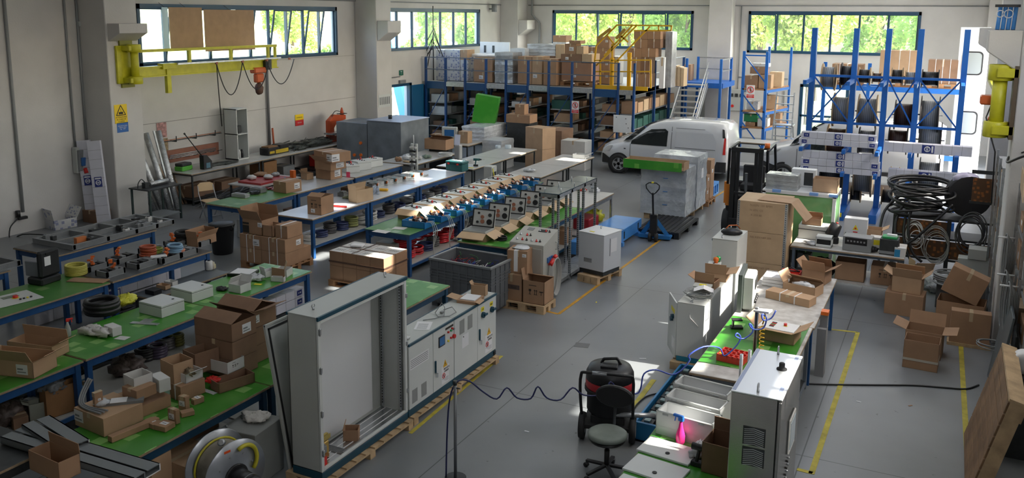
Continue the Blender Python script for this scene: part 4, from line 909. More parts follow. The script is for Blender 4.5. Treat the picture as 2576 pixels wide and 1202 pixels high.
# big grey crate with wire scraps
t=T_('plastic_crate','big grey ribbed plastic crate full of red and blue wire scraps','crate',(-7.18,12.84,.0),-.06); a,b,h=.61,.40,.84
m=MB().box(-a,a,-b,-b+.02,.06,h).box(-a,a,b-.02,b,.06,h).box(-a,-a+.02,-b,b,.06,h).box(a-.02,a,-b,b,.06,h).box(-a,a,-b,b,.06,.09); m.bd('wall_shell',greypl,t)
m=MB()
for k in range(9): x=-a+.02+k*(2*a-.04)/8; m.box(x-.012,x+.012,-b-.014,-b,.08,h-.03)
for k in range(6): y=-b+.02+k*(2*b-.04)/5; m.box(a,a+.014,y-.012,y+.012,.08,h-.03)
for z in (.3,.52,.57,.62,.67): m.box(-a,a,-b-.012,-b,z,z+.02).box(a,a+.012,-b,b,z,z+.02)
m.bd('ribs',greypl,t)
MB().box(-a-.02,a+.02,-b-.02,-b+.02,h-.02,h+.02).box(-a-.02,a+.02,b-.02,b+.02,h-.02,h+.02).box(-a-.02,-a+.02,-b,b,h-.02,h+.02).box(a-.02,a+.02,-b,b,h-.02,h+.02).bd('rim',mat('grey_crate_rim',(.22,.23,.235),.45),t,.005)
for x in (-a+.08,a-.08):
 for y in (-b+.08,b-.08): MB().box(x-.06,x+.06,y-.06,y+.06,0,.06).bd('foot',greypl,t)
wirecols=[mat('red_wire',(.45,.02,.02),.4),mat('blue_wire',(.03,.05,.30),.4),mat('violet_wire',(.10,.04,.16),.4),wirew,wk,mat('green_wire',(.05,.22,.05),.4)]
m=MB(); rnd=random.Random(9)
m.blob((0,0,.50),(1.1,.7,.3),2,.15,4)
for i in range(150):
 x,y=rnd.uniform(-.5,.45),rnd.uniform(-.3,.3); c=0 if x<-.15 and rnd.random()<.6 else rnd.choice([1,1,2,2,3,5,4]); P=[Vector((x,y,.6))]
 for k in range(5): P.append(P[-1]+Vector((rnd.uniform(-.1,.1),rnd.uniform(-.1,.1),rnd.uniform(-.05,.07))))
 for p in P: p.x=max(-.57,min(.57,p.x)); p.y=max(-.36,min(.36,p.y)); p.z=max(.55,min(.80,p.z))
 m.tube(sm_(P,2),.005,4,c)
o=m.bd('wire_scraps',wirecols,None,0,(-7.18,12.84,0),-.06); tag(o,'tangle of red, blue and violet wire scraps filling the grey crate','wire scraps',kind='stuff')
# pallet 3 with cartons in front of the console
pallet('pallet with foam sheet under the cartons by the corner of the orange line',loc=(-6.27,13.18),w=.84,d=.5)
pal3=[(-6.5,13.2,.40,.42,.146,.46,'tall brown carton with dark side print, left on the pallet by the console',dict()),
 (-6.07,13.18,.40,.40,.146,.40,'square brown carton with black glass and arrow marks by the console',dict(printm='f',op=(None,None,15,100))),]
for x,y,w,d,z,h,lb,kw in pal3:
 t=cn(lb,loc=(x,y),w=w,d=d,z=z,h=h,**kw)
 if 'tall' in lb: MB().box(-.15,.16,-.212,-.21,.2,.28).bd('dark_print',mat('faded_print',(.10,.07,.06),.8),t); tx_('loct',.07,t,(.05,-.213,.24),FRONT,ink)
t=cn('brown carton taped with a white strip, on top of the tall carton by the console',loc=(-6.46,13.26),w=.36,d=.36,z=.61,h=.40,rz=.15,stk=[('f',.85,.8,.2)])
MB().box(-.06,.01,-.183,-.18,.03,.40).box(-.06,.01,-.18,.18,.40,.403).bd('white_tape',ppw,t); MB().blob((.02,.02,.41),(.3,.3,.05),4,.3).bd('foil_scrap',bgm,t)
# black dustbin
t=T_('dustbin','black round dustbin with lid and side handles standing by the green bench','bin',(-13.45,13.3,0))
MB().lathe([(.19,0),(.205,.02),(.25,.56),(.262,.58),(.262,.62)],n=28).bd('body',bk,t); MB().lathe([(.27,.60),(.272,.64),(.22,.665),(.06,.68),(0,.68)],n=28).bd('lid',bk,t)
for s in (-1,1): MB().torus((s*.265,0,.57),.05,.014,(0,1,0),12,5).bd('handle',bk,t)
# folding chair
def fchair(x,y,rz):
 t=T_('folding_chair','pale wooden folding chair with steel legs, turned from the green bench','chair',(x,y,0),rz)
 MB().box(-.2,.2,-.19,.19,.45,.468).bd('seat',mat('beech',(.62,.44,.24),.5),t,.01)
 MB().prism([(-.2,.24,.66),(.2,.24,.66),(.2,.27,.82),(.12,.28,.87),(-.12,.28,.87),(-.2,.27,.82)],(0,.014,0)).bd('backrest',mat('beech',(.62,.44,.24)),t,.006)
 for s in (-1,1):
  MB().tube([(s*.2,-.2,.0),(s*.2,.22,.62),(s*.19,.27,.8)],.011,8).bd('rear_frame',gv,t); MB().tube([(s*.185,.26,0),(s*.185,-.14,.45)],.011,8).bd('leg',gv,t)
 MB().tube([(-.2,-.14,.1),(.2,-.14,.1)],.008,6).bd('stretcher',gv,t)
fchair(-16.0,15.5,1.2)
# ================================================================ near left benches
zb=.85
def ob(label,L,N,R,top,**k): return cn(label,L,N,R,z=k.pop('z',.852),top=top,**k)
ob('large open brown carton at the left edge, nearer of the pair',(-55,938),(85.4,953),(135,920),912,op=(120,150,None,170),m=km,stk=[('f',.8,.5,.2)])
ob('large open brown carton just behind the one at the left edge',(20,890),(132,905),(188,886),872,op=(None,150,80,None),m=km)
def spray(label,x,y,z,body,head,rz=0,s=1):
 t=T_('spray_bottle',label,'spray bottle',(x,y,z),rz)
 MB().lathe([(.038*s,0),(.042*s,.02*s),(.042*s,.10*s),(.03*s,.15*s),(.016*s,.20*s),(.014*s,.22*s)],n=14).bd('body',body,t)
 MB().cb((.005,0,.235*s),(.05*s,.03*s,.03*s)).cb((.03*s,0,.255*s),(.09*s,.026*s,.022*s)).bar((.05*s,0,.245*s),(.062*s,0,.20*s),.01*s,.012*s).bd('trigger_head',head,t,.003)
 return t
p=at(172,846,.85); spray('clear spray bottle with a red and white trigger beside the open cartons',p.x,p.y,.852,mat('clear_bottle',(.45,.47,.46),.2,alpha=.8),red,1,.9)
def hp_(name,label,cat,c,sz,m,seed=0,rough=.3,n=14,mm=9): 
 mb=MB(); rnd=random.Random(seed)
 for k in range(4): mb.blob((rnd.uniform(-.2,.2)*sz[0],rnd.uniform(-.2,.2)*sz[1],sz[2]*.4),(sz[0]*rnd.uniform(.5,.85),sz[1]*rnd.uniform(.5,.85),sz[2]*rnd.uniform(.7,1)),seed+k,rough,0,n,mm)
 return S_(mb,name,m,label,cat,(c[0],c[1],c[2]+sz[2]*.02))
hp_('crumpled_rag','crumpled white rag on the green bench beside the spray bottle','rag',at(243,842,.85),(.42,.26,.13),rag,3)
t=ob('small white and green carton behind the crumpled rag',(262,839),(284,848),(300,838),826,m=wcd,tape=False); MB().box(-.05,.05,-.05,.05,0,.004).bd('green_print',greenp,t,0,(0,0,.0)); 
def enclosure(label,L,N,R,top,z=.852):
 c,w,d,rz,n=rect3(L,N,R,z); h=ztop(n,top)-z; t=T_('enclosure_box',label,'enclosure box',(c.x,c.y,z),rz); a,b=w/2,d/2
 MB().box(-a,a,-b,b,0,h*.80).bd('body',gc2,t,.003); MB().box(-a+.004,a-.004,-b+.004,b-.004,h*.80,h*.83).bd('seal',rb_,t)
 MB().box(-a,a,-b,b,h*.83,h).bd('lid',gc2,t,.004); MB().cyl((a*.45,b*.55,h),(a*.45,b*.55,h+.006),.018,n=12).bd('lock',bk,t)
 return t
enclosure('pale grey enclosure box nearer on the green bench, lock at its far edge',(350.5,786),(407.4,800.5),(464.3,780),771)
enclosure('pale grey enclosure box farther along the green bench, by the white cartons',(430,748.6),(483.8,762),(537,744),734)
t=T_('cable_coil','fat black cable coil wrapped in shiny film on the green bench','cable coil',at(258,788,.85),0)
m=MB()
for k in range(5): m.torus((0,0,.04+.035*k),.20+.01*(k%2),.035,(.05*(k%2),.04,1),26,8)
m.bd('coil',bk,t)
hp_('plastic_bag','crumpled yellow plastic bag beside the fat black coil','bag',at(318,768,.85),(.36,.32,.17),bagy,8,.35)
t=T_('steel_plate','small L-shaped grey plate lying flat in front of the near enclosure box','plate',at(365,813,.852),.3); MB().box(-.2,.2,-.05,.03,0,.006).box(-.1,.05,.03,.16,0,.006).bd('plate',gv,t)
t=T_('paper_sheet','blank grey note lying near the crumpled rag','paper',at(308,850,.852),.2); MB().box(-.08,.08,-.06,.06,0,.002).bd('sheet',wcd,t)
# far corner of the green bench
t=T_('document_tray','black tray topped with white papers among the white cartons','tray',at(612,690,.852),.3); MB().box(-.2,.2,-.16,.16,0,.05).bd('tray',bk,t,.005); MB().box(-.16,.18,-.14,.14,.05,.056).bd('papers',ppw,t)
ob('half-open white carton with bubble wrap, left among the white cartons',(575.6,733),(604.7,739),(622,727),719,m=wcd,op=(None,None,110,60))
t=ob('low white carton with a raised brown lid near the bench corner',(681,708),(713.7,709.8),(719,706),698,m=wcd,op=(None,None,None,None),inner=kb)
ob('white carton behind the brown-lidded one at the bench corner',(690,697),(721,699),(746,689),681,m=wcd,op=(None,None,None,None))
ob('flat white carton left of the brown-lidded one',(655,694),(668,699),(690,692),684,m=wcd,op=(100,None,None,None))
t=T_('carton_flap','brown cardboard lid standing up in the low white carton','cardboard',at(700,701,.87),0); MB().box(-.13,.13,0,.006,0,.17).bd('lid',kb,t)
t=T_('carton_flap','folded brown cardboard piece leaning behind the white cartons','cardboard',at(712,686,.86),-.9); MB().prism([(-.06,0,0),(.06,0,0),(.06,.07,.19),(-.06,.05,.19)],(0,.006,0)).bd('lid',kl,t)
hp_('bubble_wrap','crumpled clear bubble wrap between the white cartons','wrap',at(640,706,.85),(.26,.22,.13),bgm,4,.4)
t=T_('yellow_tag','bright yellow tag by the bubble wrap','tag',at(649,715,.852),.3); MB().box(-.06,.06,-.03,.03,0,.004).bd('card',yl,t)
hp_('power_adapter','black adapter and lead beside the far enclosure box','adapter',at(556,728,.85),(.24,.14,.05),bk,5)
# white printed packs stored under the benches
def longpack(label,c,w,d,h,rz=0,logos=1,tilt=None,group=None,n=3,lg=.085):
 t=T_('long_carton',label,'long carton',c,rz,group)
 if tilt: t.rotation_euler=tilt
 MB().box(-w/2,w/2,-d/2,d/2,0,h).bd('body',mat('white_blue_carton',(.60,.60,.66),.55,0,.05,4),t,.004)
 q=MB()
 for k in range(1,9): x=-w/2+w*k/9; q.box(x-.003,x+.003,-d/2-.001,-d/2,0,h).box(x-.003,x+.003,-d/2,d/2,h,h+.001)
 q.bd('strap_lines',mgy,t)
 lb_=mat('navy_logo',(.02,.035,.20),.5)
 for x in ([0] if logos==1 else [0,w/2-.12,-w/2+.12]):
  s=min(lg,h*.42) if x==0 else min(.05,h*.3)
  o=MB().box(x-s*1.2,x+s*1.6,-d/2-.003,-d/2-.001,h/2-s,h/2+s).bd('blue_logo',lb_,t)
  if x==0: MB().torus((x,-d/2-.005,h/2),s*.62,s*.1,(0,1,0),18,4).torus((x-s*.02,-d/2-.005,h/2+s*.2),s*.2,s*.07,(0,1,0),12,4).torus((x-s*.02,-d/2-.005,h/2-s*.25),s*.2,s*.07,(0,1,0),12,4).box(x+s*.95,x+s*1.35,-d/2-.005,-d/2-.003,h/2-s*.8,h/2+s*.8).bd('logo_emblem',ppw,o)
  else: MB().prism([(x-.02,-d/2-.005,h/2-.014),(x-.02,-d/2-.005,h/2+.014),(x+.0,-d/2-.005,h/2)],(0,.002,0)).box(x+.012,x+.04,-d/2-.005,-d/2-.003,h/2-.012,h/2+.012).bd('logo_emblem',ppw,o)
 return t
for i,(x,z,lb) in enumerate(((-12.95,.002,'bottom long white pack stored under the bench beside the wall table'),(-12.95,.21,'second long white pack up, under the bench beside the wall table'),(-12.98,.42,'top long white pack with blue emblem under the bench beside the wall table'))):
 longpack(lb,(x,10.1,z),3.0,.22,.2,PI/2)
longpack('upper long white pack on the shelf under the far end of the green bench',(-9.35,9.9,.42),2.0,.16,.14,PI/2,3); longpack('lower long white pack under the far end of the green bench',(-9.35,9.9,.27),2.0,.16,.14,PI/2,3)
MB_=MB().box(-.15,.15,-.85,.85,0,.24); S_(MB_,'storage_stand',dks,'dark low plinth carrying the long packs under the green bench','plinth',(-9.45,9.9,.0))
# lower bench goods
HT={}
def low(label,L,N,R,top,z=.782,**k):
 t=cn(label,L,N,R,z=z,top=top,**k); c,w,d,rz,n=rect3(L,N,R,z); HT[label]=ztop(n,top); return t
A1='long tan carton nearest on the lower green bench, white label on its end'; low(A1,(189.5,1068.6),(262.5,1100),(351,1053),1054,m=km,stk=[('f',.15,.6,.3)]); zA=HT[A1]
low('long tan carton continuing the nearest one on the lower green bench',(286,1022),(353,1052),(435,1022),1023,m=kb)
low('small brown carton with a white strip standing on the nearest tan carton',(234,1024),(240,1027),(268,1023),990,z=zA,m=kb,stk=[('r',.55,.5,.35)])
low('flat brown carton under the open white carton, on the tan cartons',(308,997),(345,1010),(392,988),984,z=zA,m=kb)
low('open white carton with tan inside, stacked on the tan cartons',(311,966),(337,979),(380,960),953,z=zA+.09,m=wcd,op=(None,)*4,inner=kb)
low('tall closed white carton beside the open white one on the tan cartons',(378,973),(401.5,989),(424,976),957,z=zA,m=wcd,tape=False)
low('long thin folded brown carton lying along the lower green bench',(271,1109),(282,1114.5),(375,1052),1100,m=kb,tape=False)
lab=[('t',.5,.5,.6)]
low('left of two small flat brown cartons with white labels on the green bench',(359.5,1068.6),(386,1081),(403,1068),1069,m=kb,tape=False,stk=lab)
low('right of two small flat brown cartons with white labels on the green bench',(387.5,1081),(415.8,1088),(437,1072),1075,m=kb,tape=False,stk=lab)
low('small upright brown carton nearest the bench edge, label on its front',(423,1061),(444,1068),(453.6,1063),1033,m=kb,stk=[('f',.45,.5,.6)])
low('flat brown carton lying under the upright labelled carton',(452,1043),(457,1051),(484,1034),1040,m=kb,tape=False)
low('upright brown carton with a large white label standing behind the small one',(449,1029),(468,1033.5),(479.5,1028),1000,m=kb,stk=[('f',.5,.5,.7)])
low('small tilted brown carton with white top label near the clear tape strips',(480,1015),(488.7,1019.7),(515.5,1011),1006,m=kb,stk=lab)
C1='brown strapped carton under the open white one with parts'; low(C1,(428,1000),(456,1011.6),(529.7,991.7),974,m=kb,straps=1); zC=HT[C1]
low('open white carton with metal parts and a paper flap, on the strapped carton',(441,955),(467.8,965),(506,946),943,z=zC,m=wcd,op=(None,150,None,None))
hp_('metal_parts','small metal and orange parts heaped in the open white carton','parts',at(475,945,zC+.05),(.16,.12,.1),mat('mixed_metal',(.28,.22,.14),.5,.5,.5,12),6,.4)
D1='long shallow tan carton with red items, farther on the lower green bench'; low(D1,(529.7,977.7),(551.7,990.7),(624.5,951.8),966,m=kd,op=(None,)*4); zD=HT[D1]
low('open white carton with brown window print, resting on the shallow tan carton',(519.7,927.8),(572.6,942),(607.5,920),914,z=zD,m=wcd,op=(None,)*4,inner=kb,printm='r')
hp_('red_items','bright red items lying in the shallow tan carton','parts',at(540,962,zD-.06),(.2,.15,.08),red,7,.3)
low('tall brown carton holding an open white tray at its rim, lower green bench',(406,956),(438,972),(483,952),918,z=.93,m=km,op=(None,)*4)
low('open brown carton with wide flaps behind the tall one, lower green bench',(462,930),(492,944),(547,920),892,z=.90,m=kd,op=(None,)*4)
stack(['top open dark brown carton of the near stack of three, label on its side','middle dark brown carton of the near stack of three','bottom dark brown carton of the near stack of three'],(488,796),(581.6,817),(637,790),1.45,[.22,.225,.22],m=kd,kws=[dict(op=(25,None,35,None),stk=[('r',.6,.5,.35)]),{},{}])
stack(['top open dark brown carton of the far stack, one flap raised to the right','second dark brown carton of the far stack behind the leaning door','bottom dark brown carton of the far stack behind the leaning door'],(545,765),(637,784),(690,760),1.45,[.22,.225,.22],m=kd,kws=[dict(op=(30,160,20,None),stk=[('r',.1,.5,.3)]),{},{}])
t=T_('wiring_profiles','bundle of grey slotted profiles in clear film on the nearest tan carton','profiles',(at(310,1012,zA).x,at(310,1012,zA).y,zA),.75)
m=MB()
for k in range(4):
 m.box(-.2,.2,-.06+.03*k,-.035+.03*k,.0,.03)
m.bd('profiles',ductm,t); MB().box(-.12,.04,-.065,.06,.031,.034).bd('label',ppw,t); MB().blob((-.2,0,.03),(.16,.16,.07),2,.3).bd('film_end',bgm,t)
m=MB()
for k in range(3): m.tube(sm_([Vector((-.28+.03*k,.22,.16)),Vector((-.2,.05+.03*k,.05)),Vector((-.02,-.08+.02*k,.02)),Vector((.3,-.1+.04*k,.02))],4),.011,6)
S_(m,'corrugated_conduit',ductm,'curved grey corrugated conduits draped over the nearest tan carton','conduit',(at(225,1020,zA).x,at(225,1020,zA).y,zA))
for (px,py,lb) in ((520,985,'near'),(590,965,'far')):
 t=T_('tape_strip','strip of clear tape hanging over the green bench edge, %s one'%lb,'tape',at(px+18,py+4,.783),-.1); MB().box(-.22,.02,-.03,.03,0,.002).box(.02,.022,-.03,.03,-.08,.002).bd('tape',bgm,t)
# shelf goods under the near upper bench
for i,(px,py,c,s,lb) in enumerate(((330,880,signr,.2,'red-wrapped'),(365,905,wk,.28,'black-wrapped'),(395,880,mat('violet_film',(.09,.07,.12),.3),.3,'violet-filmed'),(415,860,mat('clear_dark',(.16,.15,.16),.3),.3,'clear-wrapped'),(445,868,mat('yellow_olive',(.16,.15,.03),.5),.22,'olive'))):
 p=at(px,py,.22+(.1 if i in(2,3) else 0)); m=MB(); 
 for k in range(4): m.torus((0,0,.03+.04*k),s*.38,.03,(0,.05,1),18,6)
 S_(m,'cable_coil',c,lb+' cable coil lying on the dark shelf under the green bench','cable coil',(max(-9.9,p.x),p.y,.222))
cn('brown banana-style carton with hand holes and clear tape under the left green bench',(103,1046),(119,1056),(200,1020),z=.222,top=985,m=mat('orange_brown_cardboard',(.33,.17,.07),.8,0,.15,4),op=(None,)*4)
hp_('grey_tubes','grey tubes sticking out of the brown carton under the left green bench','tubes',at(130,985,.5),(.3,.3,.2),ductm,6,.5)
cn('white-green carton with flap open on the shelf at lower left',(70,1050),(76,1062),(113,1046),z=.222,top=1020,m=mat('green_grey_card',(.36,.38,.32),.7),op=(150,None,None,None))
cn('dark brown carton on the shelf at the far lower left',(25,1068),(36,1086),(74,1076),z=.222,top=1055,m=kd)
cn('left blue printed carton on the shelf behind the tan carton',(180,1000),(193,1006),(213,997),z=.222,top=978,m=mat('blue_carton',(.03,.16,.30),.6,0,.4,12)); cn('right blue printed carton on the shelf behind the tan carton',(203,985),(220,992),(235,985),z=.222,top=963,m=mat('blue_carton',(.03,.16,.30)))
# big cartons and dark things below the lower bench
for (L,N,R,top,lb,kw) in (((330,1120),(345,1132),(468,1062),1030,'big brown carton with arrow marks under the front of the lower green bench',dict(printm='r')),((440,1075),(455,1085),(530,1045),1000,'second big brown carton with arrow marks under the lower green bench',dict(printm='r'))):
 c,w,d,rz,n=rect3(L,N,R,.3); cn(lb,loc=(c.x-.1,c.y),w=.5,d=.42,rz=0,z=.202,h=.42,m=kd,**kw)
# grey boxes and reel
c=at(632,1060,.62)
t=T_('grey_steel_box','dull grey steel box under the lower bench end, topped by a rag','cabinet',(c.x+.02,c.y+.0,0),.1)
MB().box(-.26,.20,-.22,.26,0,.60).bd('body',mat('dull_grey_enamel',(.26,.27,.26),.5,0,.1,3),t,.006); MB().cyl((-.2,-.18,.6),(-.2,-.18,.63),.01,n=8).bd('bolt',gv,t)
hp_('grey_rag','crumpled grey rag on the dull grey steel box','rag',(c.x+.02,c.y+.08,.60),(.38,.26,.09),rag,9)
# cable reel with motor
rc=at(600,1150,.45); t=T_('hose_reel','silver hose reel with yellow hose and a black drive motor, bottom left','hose reel',(-6.20,6.02,.50),math.radians(-12))
for s,nm in ((-1,'flange'),(1,'flange')): MB().lathe([(.03,0),(.34,0),(.345,.008),(.34,.016),(.03,.016)],(s*.17-.008,0,.0),(1,0,0),40).bd(nm,mat('reel_silver',(.42,.45,.50),.3,.75,.1,4),t)
MB().lathe([(.24,-.16),(.26,-.1),(.24,0),(.26,.08),(.24,.16)],(0,0,0),(1,0,0),30).bd('wound_hose',mat('dusty_hose_layers',(.30,.27,.22),.6,0,.4,7),t)
MB().tube([(-.12,.27*math.cos(a),.27*math.sin(a)) for a in [2*PI*i/30 for i in range(31)]],.012,6).bd('yellow_line',mat('hose_yellow',(.50,.45,.03),.4),t)
MB().tube([(.19,.1+.14*math.cos(a),.1+.16*math.sin(a)) for a in [math.radians(q) for q in range(120,-50,-12)]],.022,8).bd('yellow_hose',mat('hose_yellow',(.50,.45,.03)),t)
MB().cyl((.17,0,-.03),(.42,0,-.03),.10,n=26).cyl((.17,0,-.03),(.20,0,-.03),.13,n=26).cyl((.42,0,-.03),(.52,0,-.03),.105,n=26).bd('motor',mat('motor_black',(.02,.02,.022),.35),t,.006)
MB().box(.521,.523,-.05,.05,-.09,.0).bd('motor_label',ppw,t); MB().cyl((.40,0,-.03),(.415,0,-.03),.103,n=26).bd('grey_band',mgy,t)
for k in range(8): a=2*PI*k/8+.3; MB().cyl((.178,.2*math.cos(a),.2*math.sin(a)),(.186,.2*math.cos(a),.2*math.sin(a)),.009,n=6).bd('rivet',gv,t)
MB().box(.179,.181,-.12,-.05,.25,.275).bd('orange_sticker',mat('orange_label',(.65,.08,.01),.5),t)
MB().lathe([(.02,0),(.035,0),(.035,.07),(.02,.07)],(0,-.02,.28),(.6,-.6,.4),16).bd('hose_coupling',gv,t)
MB().tube([(-.28,.1,-.4),(-.29,.12,.1),(-.26,.16,.26),(-.22,.2,.2),(-.22,.22,-.3)],.018,8).bd('yellow_hose',mat('hose_yellow',(.50,.45,.03)),t)
for x in (-.21,.21): MB().bar((x,-.25,-.5),(x,0,0),.03).bar((x,.25,-.5),(x,0,0),.03).bd('stand_leg',dks,t)
# grey profile packs and cartons, bottom left corner
zc=.80
def prof(label,p,q,w,h):
 p=Vector(p);q=Vector(q); d=q-p; rz=math.atan2(d.y,d.x); L_=d.length; t=T_('aluminium_profile',label,'profile',p,rz)
 pg=mat('grey_profile',(.20,.22,.23),.4,.3,.06,3)
 m=MB().box(0,L_,-w/2,w/2,0,.012).box(0,L_,-w/2,-w/2+.012,0,h).box(0,L_,w/2-.012,w/2,0,h).box(0,L_,-w*.12,-w*.12+.012,0,h).box(0,L_,-w/2,-w*.12,h-.008,h).box(0,L_,-w*.12+.04,w/2,h-.008,h)
 m.bd('profile',pg,t); MB().box(L_,L_+.002,-w/2,w/2,0,.01).box(L_,L_+.002,-w/2,-w/2+.01,0,h).box(L_,L_+.002,w/2-.01,w/2,0,h).bd('cut_end',ppw,t)
 return t
a1,b1=at(40,1108,.86),at(205,1148,.86)
prof('long grey aluminium profile at the bottom left, farther of the pair',(at(130,1100,.80).x-.3,at(130,1100,.80).y+.05,.83),(at(190,1135,.83).x,at(190,1135,.83).y,.83),.28,.07)
prof('long grey aluminium profile running to the bottom edge, nearer of the pair',(at(70,1110,.80).x-.2,at(70,1110,.80).y,.80),(at(385,1198,.75).x+.05,at(385,1198,.75).y-.1,.80),.30,.07)
t=bench(-8.9,-7.6,4.35,5.2,'dark steel bench at the bottom left under the aluminium profiles',dks,h=.79,frame=dks,leg=.05)
cn('brown carton with one tall raised flap, bottom left corner',(75,1180),(150,1215),(205,1190),z=.875,top=1165,m=kb,op=(None,None,85,None))
cn('wide pale cartons lying in the bottom left foreground, left one',(310,1215),(385,1240),(420,1205),z=.3,top=1160,m=km)
cn('wide pale carton in the bottom foreground beside the hose reel',(395,1215),(470,1245),(545,1190),z=.2,top=1175,m=km)
# ================================================================ second row goods
t=T_('tool_case','open black plastic tool case with a white label on its lid','tool case',at(118,706,.852),0)
c,w,d,rz,n=rect3((68,714.7),(106.5,720.6),(162,704.7),.852); t.location=(c.x,c.y,.852); t.rotation_euler.z=rz
MB().box(-w/2,w/2,-d/2,d/2,0,.11).bd('case_base',mat('case_black',(.018,.02,.022),.4),t,.02)
MB().box(w/2-.10,w/2-.0,-d/2,d/2,.12,.53).bd('case_lid',mat('case_black',(.018,.02,.022)),t,.03); MB().box(w/2,w/2+.003,-d/2+.2*d,-d/2+.5*d,.30,.44).bd('paper_label',ppw,t); MB().box(w/2,w/2+.01,-.08,.08,.47,.50).bd('carry_handle',bk,t)
t=T_('grey_device','small grey boxy device behind the open tool case','device',(c.x-.1,c.y+.02,.963),rz); MB().box(-.14,.14,-.16,.16,0,.24).bd('body',mat('device_grey',(.20,.21,.24),.4),t,.01)
m=MB()
for k in range(6): m.torus((0,0,.02+.026*k),.15,.02,(.03*(k%2),.02,1),24,6)
S_(m,'cable_coil',mat('dull_yellow_cable',(.46,.42,.08),.5),'yellow cable coil lying beside the open tool case','cable coil',at(192,690,.852))
t=T_('cardboard_sheet','flat brown cardboard piece at the end of the green bench','cardboard',at(222,706,.852),.35); MB().box(-.3,.3,-.1,.1,0,.012).bd('sheet',kb,t)
pa,pb=at(110.8,748.6,.852),at(67,730.7,.852); ang=math.atan2((pb-pa).y,(pb-pa).x)
t=T_('control_plate','grey control panel plate with a red emergency button, cut by the left edge','panel',(pa.x,pa.y,.853),ang)
LL=(pb-pa).length; MB().box(0,LL,0,1.5,0,.012).bd('plate',gc2,t,.002)
MB().cyl((LL*.5,.28,.012),(LL*.5,.28,.05),.035,n=16).bd('emergency_stop',red,t); MB().cyl((LL*.5,.28,.012),(LL*.5,.28,.018),.05,n=16).bd('stop_collar',yl,t)
for k in range(4): MB().cyl((LL*.25,.12+.05*k,.012),(LL*.25,.12+.05*k,.03),.016,n=10).bd('push_button',bk if k!=1 else yl,t)
for k in range(3): MB().cyl((LL*.3+.02*k,.75+.07*k,.012),(LL*.3+.02*k,.75+.07*k,.03),.02,n=10).bd('push_button',bk,t)
MB().box(LL*.6,LL*.8,.2,.42,.012,.016).bd('display',mat('lcd_green',(.12,.17,.12),.3),t)
def wtray(label,x,y,w,d,rz,seed,orangep=True):
 t=T_('wiring_tray',label,'wiring tray',(x,y,.852),rz); rnd=random.Random(seed); h=.09
 MB().box(-w/2,w/2,-d/2,d/2,0,.006).bd('back_plate',gv,t)
 m=MB().box(-w/2,w/2,-d/2,-d/2+.03,.006,h).box(-w/2,w/2,d/2-.03,d/2,.006,h).box(-w/2,-w/2+.03,-d/2,d/2,.006,h).box(w/2-.03,w/2,-d/2,d/2,.006,h); m.bd('wiring_duct',ductm,t)
 for k in range(3): MB().cb((rnd.uniform(-.03,.03),-d*.3+d*.28*k,.06),(w*.5,d*.18,.08)).bd('relay',[dks,mgy,bk][rnd.randrange(3)],t,.004)
 if orangep:
  o=MB(); x0=rnd.uniform(-.04,.04); y0=rnd.uniform(-d*.3,d*.3)
  for k in range(5): o.cb((x0+rnd.uniform(-.03,.03),y0+rnd.uniform(-.03,.03),.11+.03*k),(rnd.uniform(.03,.07),rnd.uniform(.03,.06),.025),0,(0,0,rnd.uniform(0,1)))
  o.bd('orange_handles',mat('burnt_orange_plastic',(.70,.15,.03),.45),t)
 return t
wt=[((278,690),'nearest grey wiring tray with a blue clip on the dark bench',.28,.34,0,True),((358,668),'second grey wiring tray along the front of the dark bench',.3,.42,0,False),((420,655),'third grey wiring tray along the front of the dark bench',.26,.38,0,True),((464,640),'fourth grey wiring tray along the front of the dark bench',.26,.36,0,False),
 ((232,676),'grey wiring tray at the back left of the dark bench',.26,.36,0,True),((308,656),'grey wiring tray with black relay, back row of the dark bench',.3,.42,0,True),((370,632),'grey wiring tray behind the orange wire coil',.28,.36,0,False),((430,614),'grey wiring tray behind the black cable coil',.28,.34,0,True),((506,616),'grey wiring tray with orange clamp at the far corner of the dark bench',.22,.26,0,True)]
for (p,lb,w,d,rz,o_) in wt:
 q=at(p[0],p[1],.852); wtray(lb,min(-11.62,max(-12.28,q.x)),q.y,w,d,rz,len(lb),o_)
def coil(label,px,py,z,R,r,n,m_,cat='cable coil'):
 p=at(px,py,z); m=MB()
 for k in range(n): m.torus((.01*(k%2),.008*(k%3),r+r*1.5*k),R*(1-.06*(k%2)),r,(.06*(k%2),.05*(k%3),1),22,6)
 return S_(m,'cable_coil',m_,label,cat,(p.x,p.y,z+.002))
coil('big black cable coil near the end of the dark bench',464,611,.85,.15,.035,4,rb_)
coil('blue and peach wire coil on the dark bench',439,634,.93,.12,.022,4,mat('pale_blue_wire',(.20,.34,.48),.4))
coil('peach wire coil beneath the blue one on the dark bench',447,640,.88,.10,.02,3,mat('peach_wire',(.62,.24,.14),.45))
coil('tangled red wire coil on the dark bench',372,643,.90,.12,.022,5,mat('brick_red_wire',(.36,.07,.025),.45))
coil('green-yellow wire coil behind the tangled red one',388,636,.90,.12,.018,3,mat('greenyellow_wire',(.25,.30,.04),.45))
t=T_('white_tube','white plastic pouch on the dark bench beside the red wire','pouch',at(399,646,.95),.9); MB().box(-.13,.13,-.04,.04,-.02,.03).bd('pouch',ppw,t,.015)
cn('ragged open brown carton with torn flaps at the end of the dark bench',(470,618),(497,622),(519,603),z=.852,top=600,m=kb,op=(95,120,70,100))
